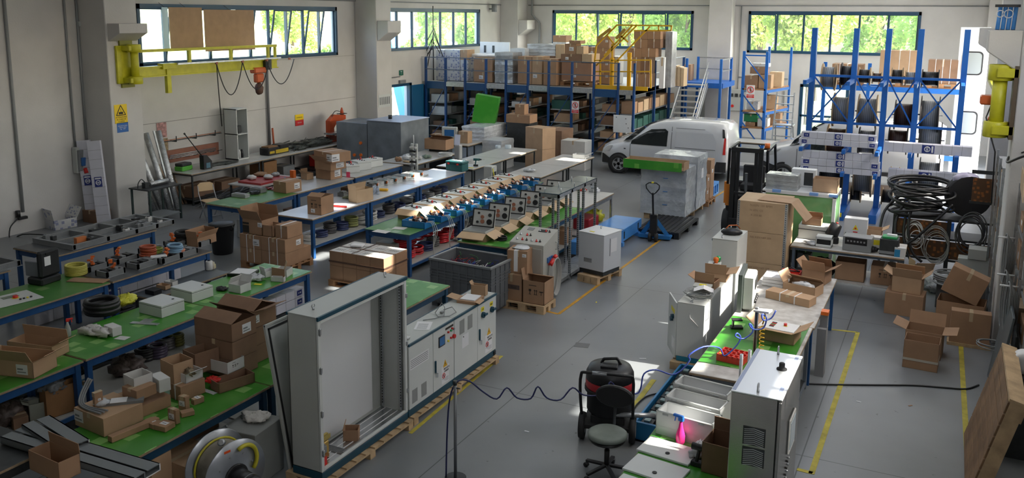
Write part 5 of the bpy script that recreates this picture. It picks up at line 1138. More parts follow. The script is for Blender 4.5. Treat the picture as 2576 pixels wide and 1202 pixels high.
# grey trolley
p=at(527,672,.6)
t=bench(-11.42,-10.95,9.3,10.95,'grey steel trolley with jug and small cartons in front of the dark bench',mat('trolley_grey',(.13,.15,.17),.4,.3),h=.56,frame=dks,leg=.04,rail=.03,shelf=.15,shelfmat=dks,name='trolley'); t['category']='trolley'
for (px,py,w,h,mm,lb) in ((470,668,.13,.16,wcd,'white jug on the grey trolley'),(489,669,.13,.13,mat('cream_plastic',(.46,.42,.32),.5),'cream pot beside the white jug'),(500,668,.08,.08,mat('pale_yellow_roll',(.55,.5,.25),.6),'pale yellow tape roll on the grey trolley')):
 q=at(px,py,.56); t=T_('container',lb,'container',(max(-11.35,min(-11.03,q.x)),q.y,.562)); MB().lathe([(w/2*.9,0),(w/2,.01),(w/2*.92,h*.9),(w/2*.8,h)],n=16).bd('body',mm,t); MB().lathe([(w*.2,h),(w*.2,h+.01),(0,h+.01)],n=10).bd('cap',bk,t)
for (x,y,w,d,mm,lb) in ((-11.2,9.75,.2,.12,km,'small open tan carton on the grey trolley'),(-11.25,9.95,.18,.13,wcd,'small white parts carton on the grey trolley'),(-11.15,9.5,.2,.16,bk,'black folded case on the grey trolley')):
 cn(lb,loc=(x,y),w=w,d=d,h=.07,z=.562,m=mm,op=(None,)*4 if mm is not bk else None,tape=False)
# long mounting plates by the wall
def mplate(label,x0,x1,y0,y1,z,seed):
 t=T_('mounting_plate',label,'mounting plate',((x0+x1)/2,(y0+y1)/2,z)); w,d=(x1-x0)/2,(y1-y0)/2; rnd=random.Random(seed)
 MB().box(-w,w,-d,d,0,.01).bd('plate',zinc,t)
 m=MB()
 for y in (-d+.04,-d*.35,d*.2,d*.62,d-.04): m.box(-w+.02,w-.02,y-.03,y+.03,.01,.09)
 for x in (-w+.05,0,w-.05): m.box(x-.03,x+.03,-d+.02,d-.02,.01,.088)
 m.bd('wiring_duct',ductm,t)
 for k in range(12):
  x,y=rnd.uniform(-w*.85,w*.85),rnd.uniform(-d*.85,d*.85); q=MB().cb((x,y,.07),(rnd.uniform(.06,.11),rnd.uniform(.07,.2),.10)); o=q.bd('contactor',[wcd,mgy,bk,dks][k%4],t,.004)
  MB().cb((x,y,.125),(.04,.05,.012)).bd('contactor_face',bk if k%4==0 else mgy,o)
 MB().cb((w*.6,-d*.72,.09),(.08,.2,.12)).bd('orange_terminals',mat('orange_terminal',(.55,.17,.05),.5),t)
mplate('long grey mounting plate with wiring ducts on the table by the left wall',-14.75,-13.62,9.95,12.25,.835,2)
mplate('grey mounting plate with wiring ducts cut by the left edge',-15.0,-13.55,6.7,8.95,.835,5)
# brush against the wall, printed carton
t=T_('broom','broom with a reddish stick and black bristle head leaning on the left wall','broom',(-18.35,10.2,0)); MB().cyl((0,0,.05),(-.25,.1,1.55),.013,n=8).bd('stick',mat('reddish_wood',(.30,.17,.12),.6),t); MB().cb((.02,-.02,.04),(.12,.5,.08)).bd('head',bk,t,.02)
cn('white carton with blue pattern and brown inside by the wall',(98,568),(138,580),(170,562),z=0,top=556,m=prw,op=(100,None,120,None))
p=at(240,545,0); cn('brown carton on the floor against the left wall',loc=(-18.2,14.0),w=.5,d=.4,h=.3,z=0,m=kd)
# ================================================================ third row goods (green bench and white benches)
bt=.852
t=ob('closed brown carton with a white label at the end of the worn green bench',(688,482),(720,487),(758,478),459,m=kb,stk=[('r',.7,.5,.35)])
q=at(840,440,.85)
A='bottom open brown carton of the stack of three on the white bench'; low(A,(795,448),(832,453),(857,446),425,z=bt,m=kb,op=(None,None,None,None),stk=[('r',.6,.5,.5)])
B='middle brown carton with one flap down in the stack of three'; low(B,(792,424),(832,430),(860,421),408,z=HT[A],m=kb,op=(140,None,None,None),stk=[('r',.6,.5,.5)])
low('top closed brown carton with two labels, stack of three on the white bench',(790,402),(835,411),(861,400),386,z=HT[B],m=kb,stk=[('f',.85,.5,.28),('r',.2,.5,.4)])
low('small open tan carton with white flap beside the stack of three',(757,450),(772,453),(783,449),437,z=bt,m=km,op=(130,None,None,90))
hp_('crumpled_paper','crumpled white paper by the foot of the carton stack','paper',at(818,449,.85),(.2,.14,.09),ppw,2)
t=T_('pink_tag','bright pink tag hanging at the corner of the white bench','tag',at(876,441,.90),.3); MB().box(-.05,.05,-.003,.003,-.06,.09).bd('card',mat('fluorescent_pink',(.85,.08,.18),.5),t)
def bbox_(label,L,N,R,top,k):
 c,w,d,rz,n=rect3(L,N,R,bt); h=ztop(n,top)-bt; t=T_('button_box',label,'switch box',(c.x,c.y,bt),rz,'grey button boxes on the blue bench')
 MB().box(-w/2,w/2,-d/2,d/2,0,h*.78).bd('body',gc2,t,.005); MB().box(-w/2,w/2,-d/2,d/2,h*.8,h).bd('lid',gc2,t,.005)
 for j in range(6): MB().cyl((-w*.35+w*.14*j,-.02+.04*(j%2),h),(-w*.35+w*.14*j,-.02+.04*(j%2),h+.02),.016,n=10).bd('push_button',[red,bk,bk,red,bk,dks][j],t)
 MB().cyl((-w*.38,d*.2,h),(-w*.38,d*.2,h+.05),.02,n=10).bd('emergency_stop',red,t)
bbox_('grey button box nearest on the blue bench, beside the carton stack',(858,430),(872,436),(896,429),417,0)
bbox_('middle grey button box on the blue bench',(882,425),(901,430),(924,423),407,1)
bbox_('farthest grey button box on the blue bench, by the robot arm stand',(913,419),(932,422),(955,415),402,2)
# tools on the worn green bench
rnd=random.Random(12)
tools=[((655,466),'black and red crimping tool',(.28,.1,.05),mat('dark_red_tool',(.25,.02,.02),.4)),((612,470),'grey drive unit with white label',(.34,.2,.1),mgy),((590,468),'black drill on its side',(.2,.14,.1),bk),((668,452),'clear blue bottle of cleaner',(.07,.07,.2),mat('pale_blue_bottle',(.2,.45,.6),.2)),
 ((690,455),'black roll of tape and pliers',(.2,.14,.07),bk),((710,452),'white cloth heap',(.34,.2,.08),rag),((640,480),'heap of black clamps with a red one',(.36,.16,.07),bk),((690,470),'pink screw packets',(.22,.14,.04),mat('dull_pink',(.5,.22,.26),.6)),((605,487),'grey keypad unit',(.42,.14,.07),mat('keypad_grey',(.35,.36,.36),.4)),((726,462),'clear plastic film on the bench',(.3,.24,.03),bgm)]
for (p,lb,s,mm) in tools:
 q=at(p[0],p[1]+8,.852); q.x=min(-13.62,max(-14.35,q.x)); q.y=max(14.05,q.y); m=MB()
 if 'bottle' in lb: m.lathe([(.035,0),(.037,.02),(.037,.14),(.012,.17),(.012,.2)],n=12)
 elif 'unit' in lb: m.box(-s[0]/2,s[0]/2,-s[1]/2,s[1]/2,0,s[2]).box(-s[0]*.4,s[0]*.4,-s[1]*.3,s[1]*.3,s[2],s[2]+.015)
 else:
  for k in range(5): m.cb((rnd.uniform(-.3,.3)*s[0],rnd.uniform(-.3,.3)*s[1],s[2]*.4),(s[0]*rnd.uniform(.3,.6),s[1]*rnd.uniform(.2,.5),s[2]*.7),0,(rnd.uniform(-.3,.3),rnd.uniform(-.3,.3),rnd.uniform(0,3)))
 S_(m,'hand_tool',mm,lb+', on the worn green bench','tool',(q.x,q.y,.865 if 'cloth' in lb or 'heap' in lb or 'tool' in lb else .853))
# ================================================================ middle row goods
t=ob('open brown carton with black umbrella and glass marks on the nearest white bench',(774,538),(808,542),(838,531),497,printm='f',op=(20,None,None,None),stk=[('f',.4,.22,.3)])
q=MB()
t2=ob('torn open tan carton standing on the white bench beyond the printed one',(877,507),(897,511),(929,500),480,m=kl,op=(100,None,None,70))
t=T_('red_cable_spool','red and white packaging in full sun beside the printed carton','packaging',at(860,520,.852),.2); MB().box(-.2,.16,-.08,.08,0,.06).bd('pack',mat('white_red_pack',(.7,.6,.58),.4),t,.01); MB().box(-.2,.16,-.09,-.082,.01,.05).bd('red_band',red,t)
hp_('wire_scraps','green and grey wire scraps beside the torn tan carton','wire scraps',at(880,500,.85),(.34,.22,.08),mat('greengrey_wire',(.22,.24,.12),.5,0,.5,15),4,.5)
# clear junction boxes with meters
def jbox(label,x,y):
 t=T_('junction_box',label,'junction box',(x,y,.852),.05,'clear-lidded boxes on the white bench')
 MB().box(-.2,.2,-.14,.14,0,.03).bd('base',gc1,t); MB().box(-.14,.0,-.11,.11,.03,.12).bd('relay_block',dks,t,.01); MB().cyl((.05,-.02,.03),(.05,-.02,.13),.055,n=14).bd('meter',mat('teal_meter',(.06,.13,.14),.3),t)
 MB().cyl((.12,-.06,.05),(.16,-.06,.1),.025,n=10).bd('orange_knob',og_,t); MB().box(-.2,.2,-.14,.14,.12,.125).box(.195,.2,-.14,.14,.03,.12).bd('clear_cover',mat('clear_cover',(.7,.72,.72),.1,alpha=.3),t)
ords=['first','second','third','fourth','fifth','sixth']
for i in range(6):
 a,b=at(950,470,.85),at(1062,443,.85); jbox('clear-covered box with orange knob on the white bench, %s in its row'%ords[i],a.x+(b.x-a.x)*i/5-.1,a.y+(b.y-a.y)*i/5)
for k in range(7):
 a,b=at(935,466,.85),at(1050,436,.85); t=T_('terminal_strip','dark terminal assembly behind the clear-covered boxes, %s from the near end'%(ords+['seventh'])[k],'terminal strip',(-12.32,15.95+.62*k*.6,.852)); MB().box(-.09,.09,-.09,.09,0,.09).box(-.05,.06,-.07,.05,.09,.12).bd('body',mat('dusty_metal',(.17,.17,.16),.5,.4,.4,16),t)
t=T_('yellow_meter','orange-yellow hand meter on the white bench near the clear boxes','meter',at(964,480,.852),.3); MB().box(-.12,.12,-.05,.05,0,.06).bd('body',mat('amber_plastic',(.78,.42,.02),.4),t,.02)
t=T_('bottle_group','blue and white spray cans at the near end of the clear boxes','spray can',at(940,488,.852)); 
for x,y in ((0,0),(.1,.03),(-.04,.12)): MB().lathe([(.035,0),(.035,.16),(.02,.19),(0,.2)],(x,y,0),n=12).bd('can',mat('blue_white_can',(.45,.52,.62),.35,0,.5,20),t)
# teal toolbox
c,w,d,rz,n=rect3((1118,430),(1150,434),(1163,424),.852); hh=ztop(n,413)-.852
t=T_('toolbox','teal green toolbox with two red latches at the end of the white bench','toolbox',(c.x,c.y,.852),rz)
MB().box(-.27,.27,-.15,.15,0,.19).bd('body',teal,t,.012); MB().box(-.28,.28,-.16,.16,.195,.26).bd('lid',teal,t,.015); MB().box(-.15,.15,-.05,.05,.26,.275).bd('lid_tray',ppw,t,.005)
for x in (-.17,.13): MB().box(x-.035,x+.035,-.165,-.155,.17,.215).bd('latch',red,t)
# robot-like stand, grey panels
t=T_('test_stand','grey upright test stand with valves and cables between the benches','stand',(-13.2,20.3,0),0)
for x in (-.06,.08): MB().box(x-.03,x+.03,-.03,.03,0,1.45).bd('post',gc1,t)
for k in range(6): MB().cb((.0,-.05,.85+.1*k),(.2,.06,.05)).bd('valve',[mgy,bk,wcd][k%3],t)
MB().tube([(0,0,1.4),(.02,-.05,1.7)],.012,6).bd('antenna',ppw,t)
# goods on the cluttered bench
for (px,py,s,mm,lb) in ((994,408,(.22,.2,.16),kb,'small torn brown carton'),(1020,402,(.4,.34,.2),bgm,'heap of clear plastic bags'),(1040,408,(.16,.12,.1),wcd,'white screw packets'),(1056,402,(.2,.14,.14),wcd,'white spray bottles and boxes'),(1075,398,(.3,.2,.12),mat('green_grey_box',(.2,.26,.2),.6),'green-grey part boxes'),(1012,412,(.3,.12,.06),kl,'flat tan carton')):
 q=at(px,py,.82); q.x=min(-13.4,max(-14.3,q.x)); q.y=min(22.7,max(20.7,q.y)); hp_('bench_clutter',lb+' on the cluttered bench behind the clear boxes','parts',(q.x,q.y,.822),s,mm,len(lb),.25,8,5)
# ================================================================ tray row on the long green bench
a,b=at(1095,560,.85),at(1375,457,.85); n_=9; rows=['nearest','second','third','fourth','fifth','sixth','seventh','eighth','farthest']
trayb=mat('bright_blue_tray',(.01,.14,.36),.35)
A0,B0=Vector((-9.25,14.35)),Vector((-9.25,19.3))
def blue_tray(label,x,y):
 t=T_('blue_tray',label,'tray',(x,y,.852),.04,'blue trays along the long green bench'); w,d,h=.26,.20,.13
 MB().box(-w,w,-d,-d+.012,0,h).box(-w,w,d-.012,d,0,h).box(-w,-w+.012,-d,d,0,h).box(w-.012,w,-d,d,0,h*.8).box(-w,w,-d,d,0,.01).bd('tray',trayb,t)
 rnd=random.Random(int(y*10)); 
 for k in range(4):
  m=MB()
  for j in range(5): m.cb((rnd.uniform(-.15,.15),rnd.uniform(-.12,.12),.09+rnd.uniform(0,.07)),(.06,.05,.04),0,(rnd.random(),rnd.random(),rnd.random()))
  m.bd('parts_inside',[mat('rusty_orange_part',(.42,.14,.05),.5),mat('dark_brown_part',(.10,.05,.03),.5),bk,wcd][k],t)
 return t
p0=blue_tray('nearest blue tray of brown and orange parts on the long green bench',A0.x,A0.y)
cabm=MB()
for k in range(3): cabm.tube(sm_([Vector((.2,-.05+.05*k,.1)),Vector((.32,-.04+.05*k,.09)),Vector((.36+.02*k,-.02+.04*k,-.1)),Vector((.34,.0,-.45)),Vector((.42,.06,-.78)),Vector((.55,.2,-.83))],4),.007,5)
cabm.bd('hanging_cable',mat('pale_grey_cable',(.45,.45,.42),.5),p0)
for i in range(1,9): dup(p0,(A0.x+(B0.x-A0.x)*i/8,A0.y+(B0.y-A0.y)*i/8,.852),None,'blue tray of brown and orange parts, %s in the row on the long green bench'%rows[i])
def panelcarton(label,x,y):
 t=T_('panel_carton',label,'box',(x,y,.852),0,'open cartons with button panels along the long green bench'); w,d,h=.26,.24,.20
 MB().box(-w,w,-d,-d+.008,0,h).box(-w,w,d-.008,d,0,h).box(-w,-w+.008,-d,d,0,h).box(w-.008,w,-d,d,0,h).bd('body',km,t)
 MB().prism([(w,-d,h),(w,d,h),(w+.15,d,h-.11),(w+.15,-d,h-.11)],(0,0,.006)).bd('flap',kl,t)
 MB().prism([(-w,-d,h),(w,-d,h),(w+.0,-d-.12,h-.1),(-w,-d-.12,h-.1)],(0,0,.006)).bd('flap',kl,t)
 MB().box(-w+.01,w-.01,-d+.01,d-.01,h-.02,h+.004).bd('white_panel',gc2,t)
 for k in range(2): MB().cyl((-.08+.15*k,.02-.05*k,h),(-.08+.15*k,.02-.05*k,h+.05),.022,n=10).bd('panel_button',bk if k==0 else red,t)
 m=MB().tube([(-.18,-.08,h+.02),(-.08,-.02,h+.04),(.02,-.08,h+.02),(.12,0,h+.03),(.2,-.06,h+.02)],.010,5); m.bd('cable',wk,t)
 return t
p1=panelcarton('nearest open tan carton with a white button panel, behind the blue trays',-9.72,14.95)
for i in range(1,8): dup(p1,(-9.72,14.95+.60*i,.852),None,'open tan carton with white button panel, %s in the row behind the blue trays'%rows[i])
t=T_('carton_sheet','sunlit tan cardboard flap at the far end of the panel cartons','cardboard',(-9.7,19.45,.853),.1); MB().prism([(-.25,-.1,.0),(.25,-.1,0),(.2,.2,.12),(-.25,.2,.12)],(0,0,.006)).bd('sheet',kl,t)
for k in range(3):
 t=T_('packing_paper',['largest','middle','smallest'][k]+' white paper sheet on the near corner of the long green bench','paper',at(960+45*k,582-8*k,.853),.2*k); MB().box(-.16+.03*k,.16-.03*k,-.1,.1,0,.002).bd('sheet',wcd,t)
# instrument boxes in cartons on the lower long bench
def inst(label,x,y):
 t=T_('instrument_case',label,'instrument case',(x,y,.852),.05,'open instrument boxes on the inner green bench'); w,d,h=.25,.21,.15
 MB().box(-w,w,-d,-d+.008,0,h).box(-w,w,d-.008,d,0,h).box(-w,-w+.008,-d,d,0,h).box(w-.008,w,-d,d,0,h).bd('carton_body',km,t)
 MB().prism([(-w,-d,h),(w,-d,h),(w,-d-.14,h-.09),(-w-.05,-d-.14,h-.09)],(0,0,.006)).bd('carton_flap',kl,t)
 MB().prism([(w,-d,h),(w,d,h),(w+.17,d+.02,h-.09),(w+.17,-d,h-.09)],(0,0,.006)).bd('carton_flap',kl,t)
 MB().box(-w+.015,w-.02,-d+.02,d-.02,.02,h+.03).bd('case_base',gc1,t); MB().box(-w+.03,w-.04,-d+.035,d-.05,h+.028,h+.032).bd('case_shade_sheet',mat('case_shadow_grey',(.16,.17,.17),.5),t)  # flat dark sheet on a solid block: the hollow's shade put into colour
 MB().prism([(-w+.015,d-.03,h+.03),(w-.02,d-.03,h+.03),(w-.02,d+.06,h+.36),(-w+.015,d+.06,h+.36)],(0,.03,-.008)).bd('case_lid',gc1,t)
 def on(u,v): return ((-w+.015)+u*(2*w-.035),d-.034+.09*v,h+.03+.33*v)
 f=MB()
 for (u0,u1,v0,v1) in ((0,1,0,.06),(0,1,.94,1),(0,.05,0,1),(.95,1,0,1)):
  a_,b_,c_,e_=on(u0,v0),on(u1,v0),on(u1,v1),on(u0,v1); f.prism([a_,b_,c_,e_],(0,-.004,0))
 f.bd('seal',bk,t)
 for (u,v,r,mm) in ((.28,.75,.022,bk),(.78,.3,.055,bk),(.78,.68,.035,dks),(.45,.55,.035,mat('coppery_part',(.30,.12,.07),.5)),(.47,.3,.04,mat('coppery_part',(.30,.12,.07))),(.25,.25,.025,dks)):
  p=Vector(on(u,v)); MB().cyl(p,p+Vector((0,-.02,.004)),r,n=12).bd('socket',mm,t)
 return t
p2=inst('nearest open instrument box in its carton on the inner green bench',-7.72,14.05)
oy=[14.65,15.32,16.05,16.75,17.4]
for i,y in enumerate(oy): dup(p2,(-7.70+.02*(i%2),y,.852),.05+.04*(i%2),['second','third','fourth','fifth','farthest'][i]+' open instrument box in its carton on the inner green bench')
coil('small black cable coil on the near end of the inner green bench',1262,604,.85,.09,.012,4,wk)
# hand tools at the white end
for k,(px,py,lb,mm,s) in enumerate(((1530,465,'grey electric motor with white ring',gv,(.2,.14,.14)),(1500,455,'black bottle and clamp',bk,(.1,.1,.24)),(1470,468,'flat wooden offcut',kl,(.3,.16,.03)),(1515,458,'red screwdriver set',red,(.2,.06,.05)),(1545,462,'white plug and cable',ppw,(.16,.12,.1)),(1490,470,'steel bracket pieces',gv,(.2,.1,.05)))):
 q=at(px,py,.85); q.x=min(-7.1,max(-7.85,q.x)); q.y=min(19.2,max(17.6,q.y)); m=MB().box(-s[0]/2,s[0]/2,-s[1]/2,s[1]/2,0,s[2]*.6).cyl((-s[0]*.3,0,s[2]*.6),(s[0]*.3,0,s[2]*.75),s[1]*.3,n=10); S_(m,'hand_tool',mm,lb+' on the far white end of the inner bench','tool',(q.x,q.y,.853),.4*k,None,.006)
# goods on the grey laminate benches
t=T_('cordless_drill','dark cordless drill standing on the grey laminate bench','drill',at(1200,418,.85),.4); 
def drill(t,m1,m2):
 MB().cyl((-.1,0,.19),(.07,0,.19),.034,n=14).bd('motor_housing',m1,t); MB().cyl((.07,0,.19),(.13,0,.19),.026,.014,14).bd('chuck',bk,t); MB().bar((-.03,0,.17),(-.05,0,.04),.04,.03).bd('grip',m1,t,.006); MB().box(-.1,.03,-.035,.035,0,.05).bd('battery',m2,t,.006)
 MB().cyl((.13,0,.19),(.21,0,.19),.005,n=6).bd('drill_bit',gv,t)
drill(t,teal,bk)
coil('white cable coil on the grey laminate bench by the drill',1185,408,.85,.17,.01,4,wirew)
coil('pale cable coil on the bench under the control panel box',1120,392,.85,.2,.012,5,wirew)
t=T_('document_holder','tall white card holder on grey dispenser beside the teal toolbox','dispenser',at(1153,400,.852),.0)
MB().box(-.09,.09,-.09,.09,0,.42).bd('dispenser',mat('grey_dispenser',(.35,.35,.35),.3,.3),t,.02); MB().prism([(-.09,-.08,.42),(.09,-.08,.42),(.09,-.03,.72),(-.09,-.03,.72)],(0,.006,0)).bd('card',mat('bluewhite_card',(.70,.72,.85),.5),t)
t=T_('glass_jar','clear jars sparkling in the sun on the far laminate bench','jar',(-12.3,24.3,.852)); MB().lathe([(.1,0),(.1,.1),(.08,.12)],n=16).bd('jar',mat('clear_jar',(.75,.85,.9),.08,alpha=.6),t); MB().lathe([(.09,0),(.09,.08),(.07,.1)],(-.3,-.1,0),n=16).bd('jar',mat('clear_jar',(.75,.85,.9)),t)
t=T_('yellow_packet','small yellow packet on the grey laminate bench','packet',at(1185,422,.852)); MB().box(-.07,.07,-.03,.03,0,.01).bd('packet',yl,t)
onb=[(1415,385,'white open carton with a brown flap at the sunlit bench end',.3,.24,.12,wcd,(None,150,None,None))]
cn(onb[0][2],loc=(-9.6,23.7),w=.4,d=.3,h=.12,z=.852,m=wcd,op=(None,160,None,None))
hp_('plastic_bag','clear plastic bag on the near end of the sunlit laminate bench','bag',(-9.95,20.9,.85),(.3,.24,.1),bgm,4,.4)
t=T_('meter_rack','grey upright instrument with a yellow cord beside the laminate benches','instrument',(-10.75,20.2,0)); MB().box(-.12,.12,-.15,.15,0,1.05).bd('body',gc1,t,.01); MB().tube([(.13,-.1,1.0),(.2,-.15,.8),(.15,-.1,.4),(.2,-.15,.1)],.012,6).bd('yellow_cord',yl,t); MB().box(.12,.125,-.1,.1,.5,.9).bd('black_panel',bk,t)
# wrapped machine and panel near the blue shelves
t=T_('control_panel_box','grey operator panel with blue screen on the bench before the shelving','control panel',(-14.6,24.6,.852),.3); MB().box(-.25,.25,-.08,.08,0,.5).bd('housing',gc1,t,.01); MB().box(-.16,.16,-.084,-.08,.2,.42).bd('screen',screen,t)
for k in range(3): MB().cyl((-.1+.08*k,-.08,.1),(-.1+.08*k,-.1,.1),.02,n=10).bd('push_button',bk,t)
wr_('clear film-wrapped goods on the bench before the blue shelving',-14.6,-13.75,25.4,27.0,.852,1.3,7,bgm,'wrapped_goods')
wr_('white film-wrapped drum standing at the end of the bench before the shelving',-13.6,-12.9,25.0,25.9,0,.95,8,mat('milky_wrap',(.60,.62,.63),.3,0,.1,3,.5,9),'wrapped_goods')
t=cn('upright green patterned carton tilted on the bench before the shelving',loc=(-14.4,26.6),w=.8,d=.5,h=.95,z=1.30,m=greenfoil,rz=.35,tape=False); t.rotation_euler=(0,.16,.35)
cn('low brown carton stacked before the shelving, under the small printed one',loc=(-13.15,27.0),w=.9,d=.6,h=.28,z=1.35,m=kb); cn('small brown carton with dark letters and red tape, before the shelving',loc=(-13.15,27.0),w=.36,d=.34,h=.34,z=1.63,m=kb)
t=T_('storage_plinth','dark support frame behind the film-wrapped goods','frame',(-13.15,27.05,0)); MB().box(-.42,.42,-.35,.35,0,1.345).bd('frame',dks,t)
cn('open brown carton on the bench in front of the operator panel',loc=(-14.0,22.95),w=.75,d=.5,h=.32,z=.9,m=kb,op=(None,None,20,None)); t=T_('bench_riser','grey riser shelf under the open brown carton','shelf',(-14.0,22.95,0)); MB().box(-.35,.35,-.03,.2,0,.89).bd('riser',dks,t)
cn('small brown carton left of the operator panel',loc=(-15.0,24.5),w=.35,d=.3,h=.26,z=.852,m=kb); cn('tan carton right of the operator panel',loc=(-14.1,24.75),w=.35,d=.3,h=.38,z=.852,m=km)
cn('very large brown carton standing on the floor before the shelving',loc=(-12.1,27.4),w=1.0,d=1.0,h=1.15,z=0,m=kd)
stack(['top tan carton of the tall stack in front of the shelving','lower tan carton of the tall stack in front of the shelving'],(1322,318),(1365,324),(1382,318),1.42,[.68,.72],m=km)
for k,(z,h) in enumerate(((0,.5),(.502,.45))): cn(['lower','upper'][k]+' white carton by the front of the small white van',loc=(-10.9,26.5),w=.85,d=.6,h=h,z=z,m=wcd)
# film-covered grey cabinet by the wall
c,w,d,rz,n=rect3((905,400),(990,402),(1037,385),.05)
t=T_('film_covered_cabinet','large blue-grey film-covered cabinet with orange knobs near the side door','cabinet',(-16.15,22.9,0),0)
MB().box(-1.2,.0,-.7,.5,0,1.62).bd('housing',marble,t,.01); MB().box(.0,1.25,-.7,.9,0,1.72).bd('housing_right',marble,t,.01); MB().box(-.005,.0,-.71,-.7,.05,1.7).bd('joint',bk,t); MB().box(-.02,1.27,-.72,.92,1.72,1.74).bd('top',mat('film_top_pale',(.36,.40,.48),.35),t)
for x,z in ((-.25,1.0),(-.25,.62),(-.5,.6)): MB().cyl((x,-.70,z),(x,-.74,z),.05,n=12).bd('orange_knob',og_,t)
MB().cyl((.45,-.1,1.74),(.45,-.1,1.86),.06,n=14).bd('roof_fitting',bk,t)
# ================================================================ right foreground
for k,lb in enumerate(('nearest','middle','farthest')):
 t=T_('open_enclosure',lb+' of three white steel enclosures standing open side up on the green bench','enclosure box',(-2.1,8.24+.29*k,.802+.0*k),-.12)
 w,d,h=.30,.135,.25+.035*k
 MB().box(-w,w,-d,-d+.006,0,h).box(-w,w,d-.006,d,0,h).box(-w,-w+.006,-d,d,0,h).box(w-.006,w,-d,d,0,h).box(-w,w,-d,d,h-.16,h-.154).bd('body',white,t)
 MB().box(-w,w,-d-.004,-d+.022,h-.012,h).box(-w,w,d-.022,d+.004,h-.012,h).box(-w,-w+.02,-d,d,h-.012,h).box(w-.02,w,-d,d,h-.012,h).bd('rim',gc2,t,.002)
 for x in (-.2,.18): MB().box(x-.03,x+.03,-d-.006,-d,h-.03,h-.012).bd('catch',gv,t)
for k,(y,lb) in enumerate(((7.83,'farthest'),(7.42,'second'),(7.0,'nearest'))):
 t=T_('loose_cover',lb+' white enclosure lid lying flat with a black quarter lock on the green bench','cover',(-2.18+.0*k,y,.802),-.13)
 MB().box(-.27,.27,-.17,.17,0,.022).bd('plate',gc2,t,.003); MB().cyl((.02,-.08,.022),(.02,-.08,.03),.022,n=14).bd('quarter_lock',bk,t)
t=T_('spray_bottle','bright pink spray bottle with a blue head on the green bench','spray bottle',at(1711,1116,.8)+Vector((0,0,.002)),2.9)
pk=mat('pink_cleaner',(.85,.04,.25),.15)
MB().lathe([(.035,0),(.045,.02),(.046,.09),(.036,.13),(.024,.17),(.016,.22),(.014,.24)],n=18).bd('body',pk,t); MB().cb((0,0,.26),(.055,.034,.04)).cb((.03,0,.285),(.11,.03,.025)).bar((.06,0,.275),(.07,0,.22),.01,.012).bd('trigger_head',mat('head_blue',(.02,.16,.60),.35),t,.004); MB().lathe([(.001,-.048),(.03,-.047),(.03,-.044)],(0,0,.08),(0,1,0),18).bd('purple_label',mat('purple_label',(.12,.05,.25),.5),t)
q=at(1765,1172,.81); t=T_('cordless_drill','black cordless drill with a long bit on the near right bench','drill',(q.x,q.y,.802),-.1); drill(t,bk,rb_)
cn('dark open brown carton between the drill and the stainless cabinet',loc=(-1.66,7.75),w=.26,d=.32,h=.3,z=.802,m=kd,op=(None,None,90,None),rz=-.1)
hp_('plastic_bag','crumpled clear bag beside the dark carton','bag',(-1.88,7.9,.80),(.16,.3,.14),bgm,3,.4); hp_('plastic_bag','small crumpled bag by the drill','bag',(-1.98,7.2,.80),(.2,.16,.04),bgm,6,.4)
t=T_('tape_roll','pale roll of tape next to the drill','tape',(-1.68,7.2,.802)); MB().lathe([(.03,0),(.05,0),(.05,.05),(.03,.05),(.03,0)],n=20).bd('roll',mat('pale_tape',(.4,.45,.3),.3),t)
t=T_('white_carton_stack','white cartons with red stripes on the shelf of the white bench','box',(-2.1,10.0,.122)); MB().box(-.25,.25,-.15,.2,0,.4).bd('carton',wcd,t,.004); MB().box(.05,.12,-.153,-.15,0,.4).bd('red_stripe',signr,t)
# battery rack
t=T_('battery_rack','long bright blue steel tray full of dark battery cells on the floor','battery',(-2.84,10.4,0),0)
MB().box(-.22,.22,-1.0,1.0,.0,.03).box(-.22,.22,-1.0,-.96,0,.24).box(-.22,.22,.96,1.0,0,.24).box(-.22,-.19,-1,1,0,.24).box(.19,.22,-1,1,0,.24).bd('tray',mat('battery_blue',(.02,.20,.45),.4),t,.004)
for i in range(9):
 for j in (0,1): MB().box(-.17+.18*j,-.02+.18*j,-.93+.21*i,-.75+.21*i,.03,.20).bd('battery_cell',bk,t,.004); MB().box(-.13+.18*j,-.06+.18*j,-.88+.21*i,-.80+.21*i,.20,.225).bd('cell_cap',mat('teal_cap',(.25,.36,.36),.4),t)
# industrial vacuum
t=T_('industrial_vacuum','big black and red industrial vacuum cleaner on its trolley','vacuum cleaner',(-3.38,9.42,0),.25)
MB().lathe([(.24,.30),(.27,.34),(.27,.56),(.30,.58),(.30,.62)],n=30).bd('tank',rb_,t); MB().lathe([(.285,.62),(.29,.63),(.29,.71),(.285,.72)],n=30).bd('red_band',mat('vacuum_red',(.42,.02,.03),.4),t)
MB().lathe([(.29,.72),(.285,.80),(.25,.87),(.14,.90),(0,.91)],n=30).bd('motor_head',bk,t); MB().tube([(-.12,0,.86),(-.08,0,.95),(.08,0,.97),(.13,0,.88)],.02,8).cb((.0,-.1,.9),(.2,.12,.05)).bd('carry_handle',bk,t,.01)
MB().tube(sm_([Vector(p) for p in ((-.30,-.16,.2),(-.32,-.26,.6),(-.30,-.36,.88),(-.22,-.38,.92),(.22,-.38,.92),(.30,-.36,.88),(.30,-.26,.6),(.30,-.16,.2))],3),.018,8).bd('push_handle',bk,t)
MB().cyl((-.17,-.38,.92),(.0,-.38,.92),.022,n=10).bd('grip_tape',gv,t)
MB().box(-.28,.28,-.26,.26,.16,.22).cb((0,-.1,.26),(.4,.2,.1)).bd('chassis',rb_,t,.01)
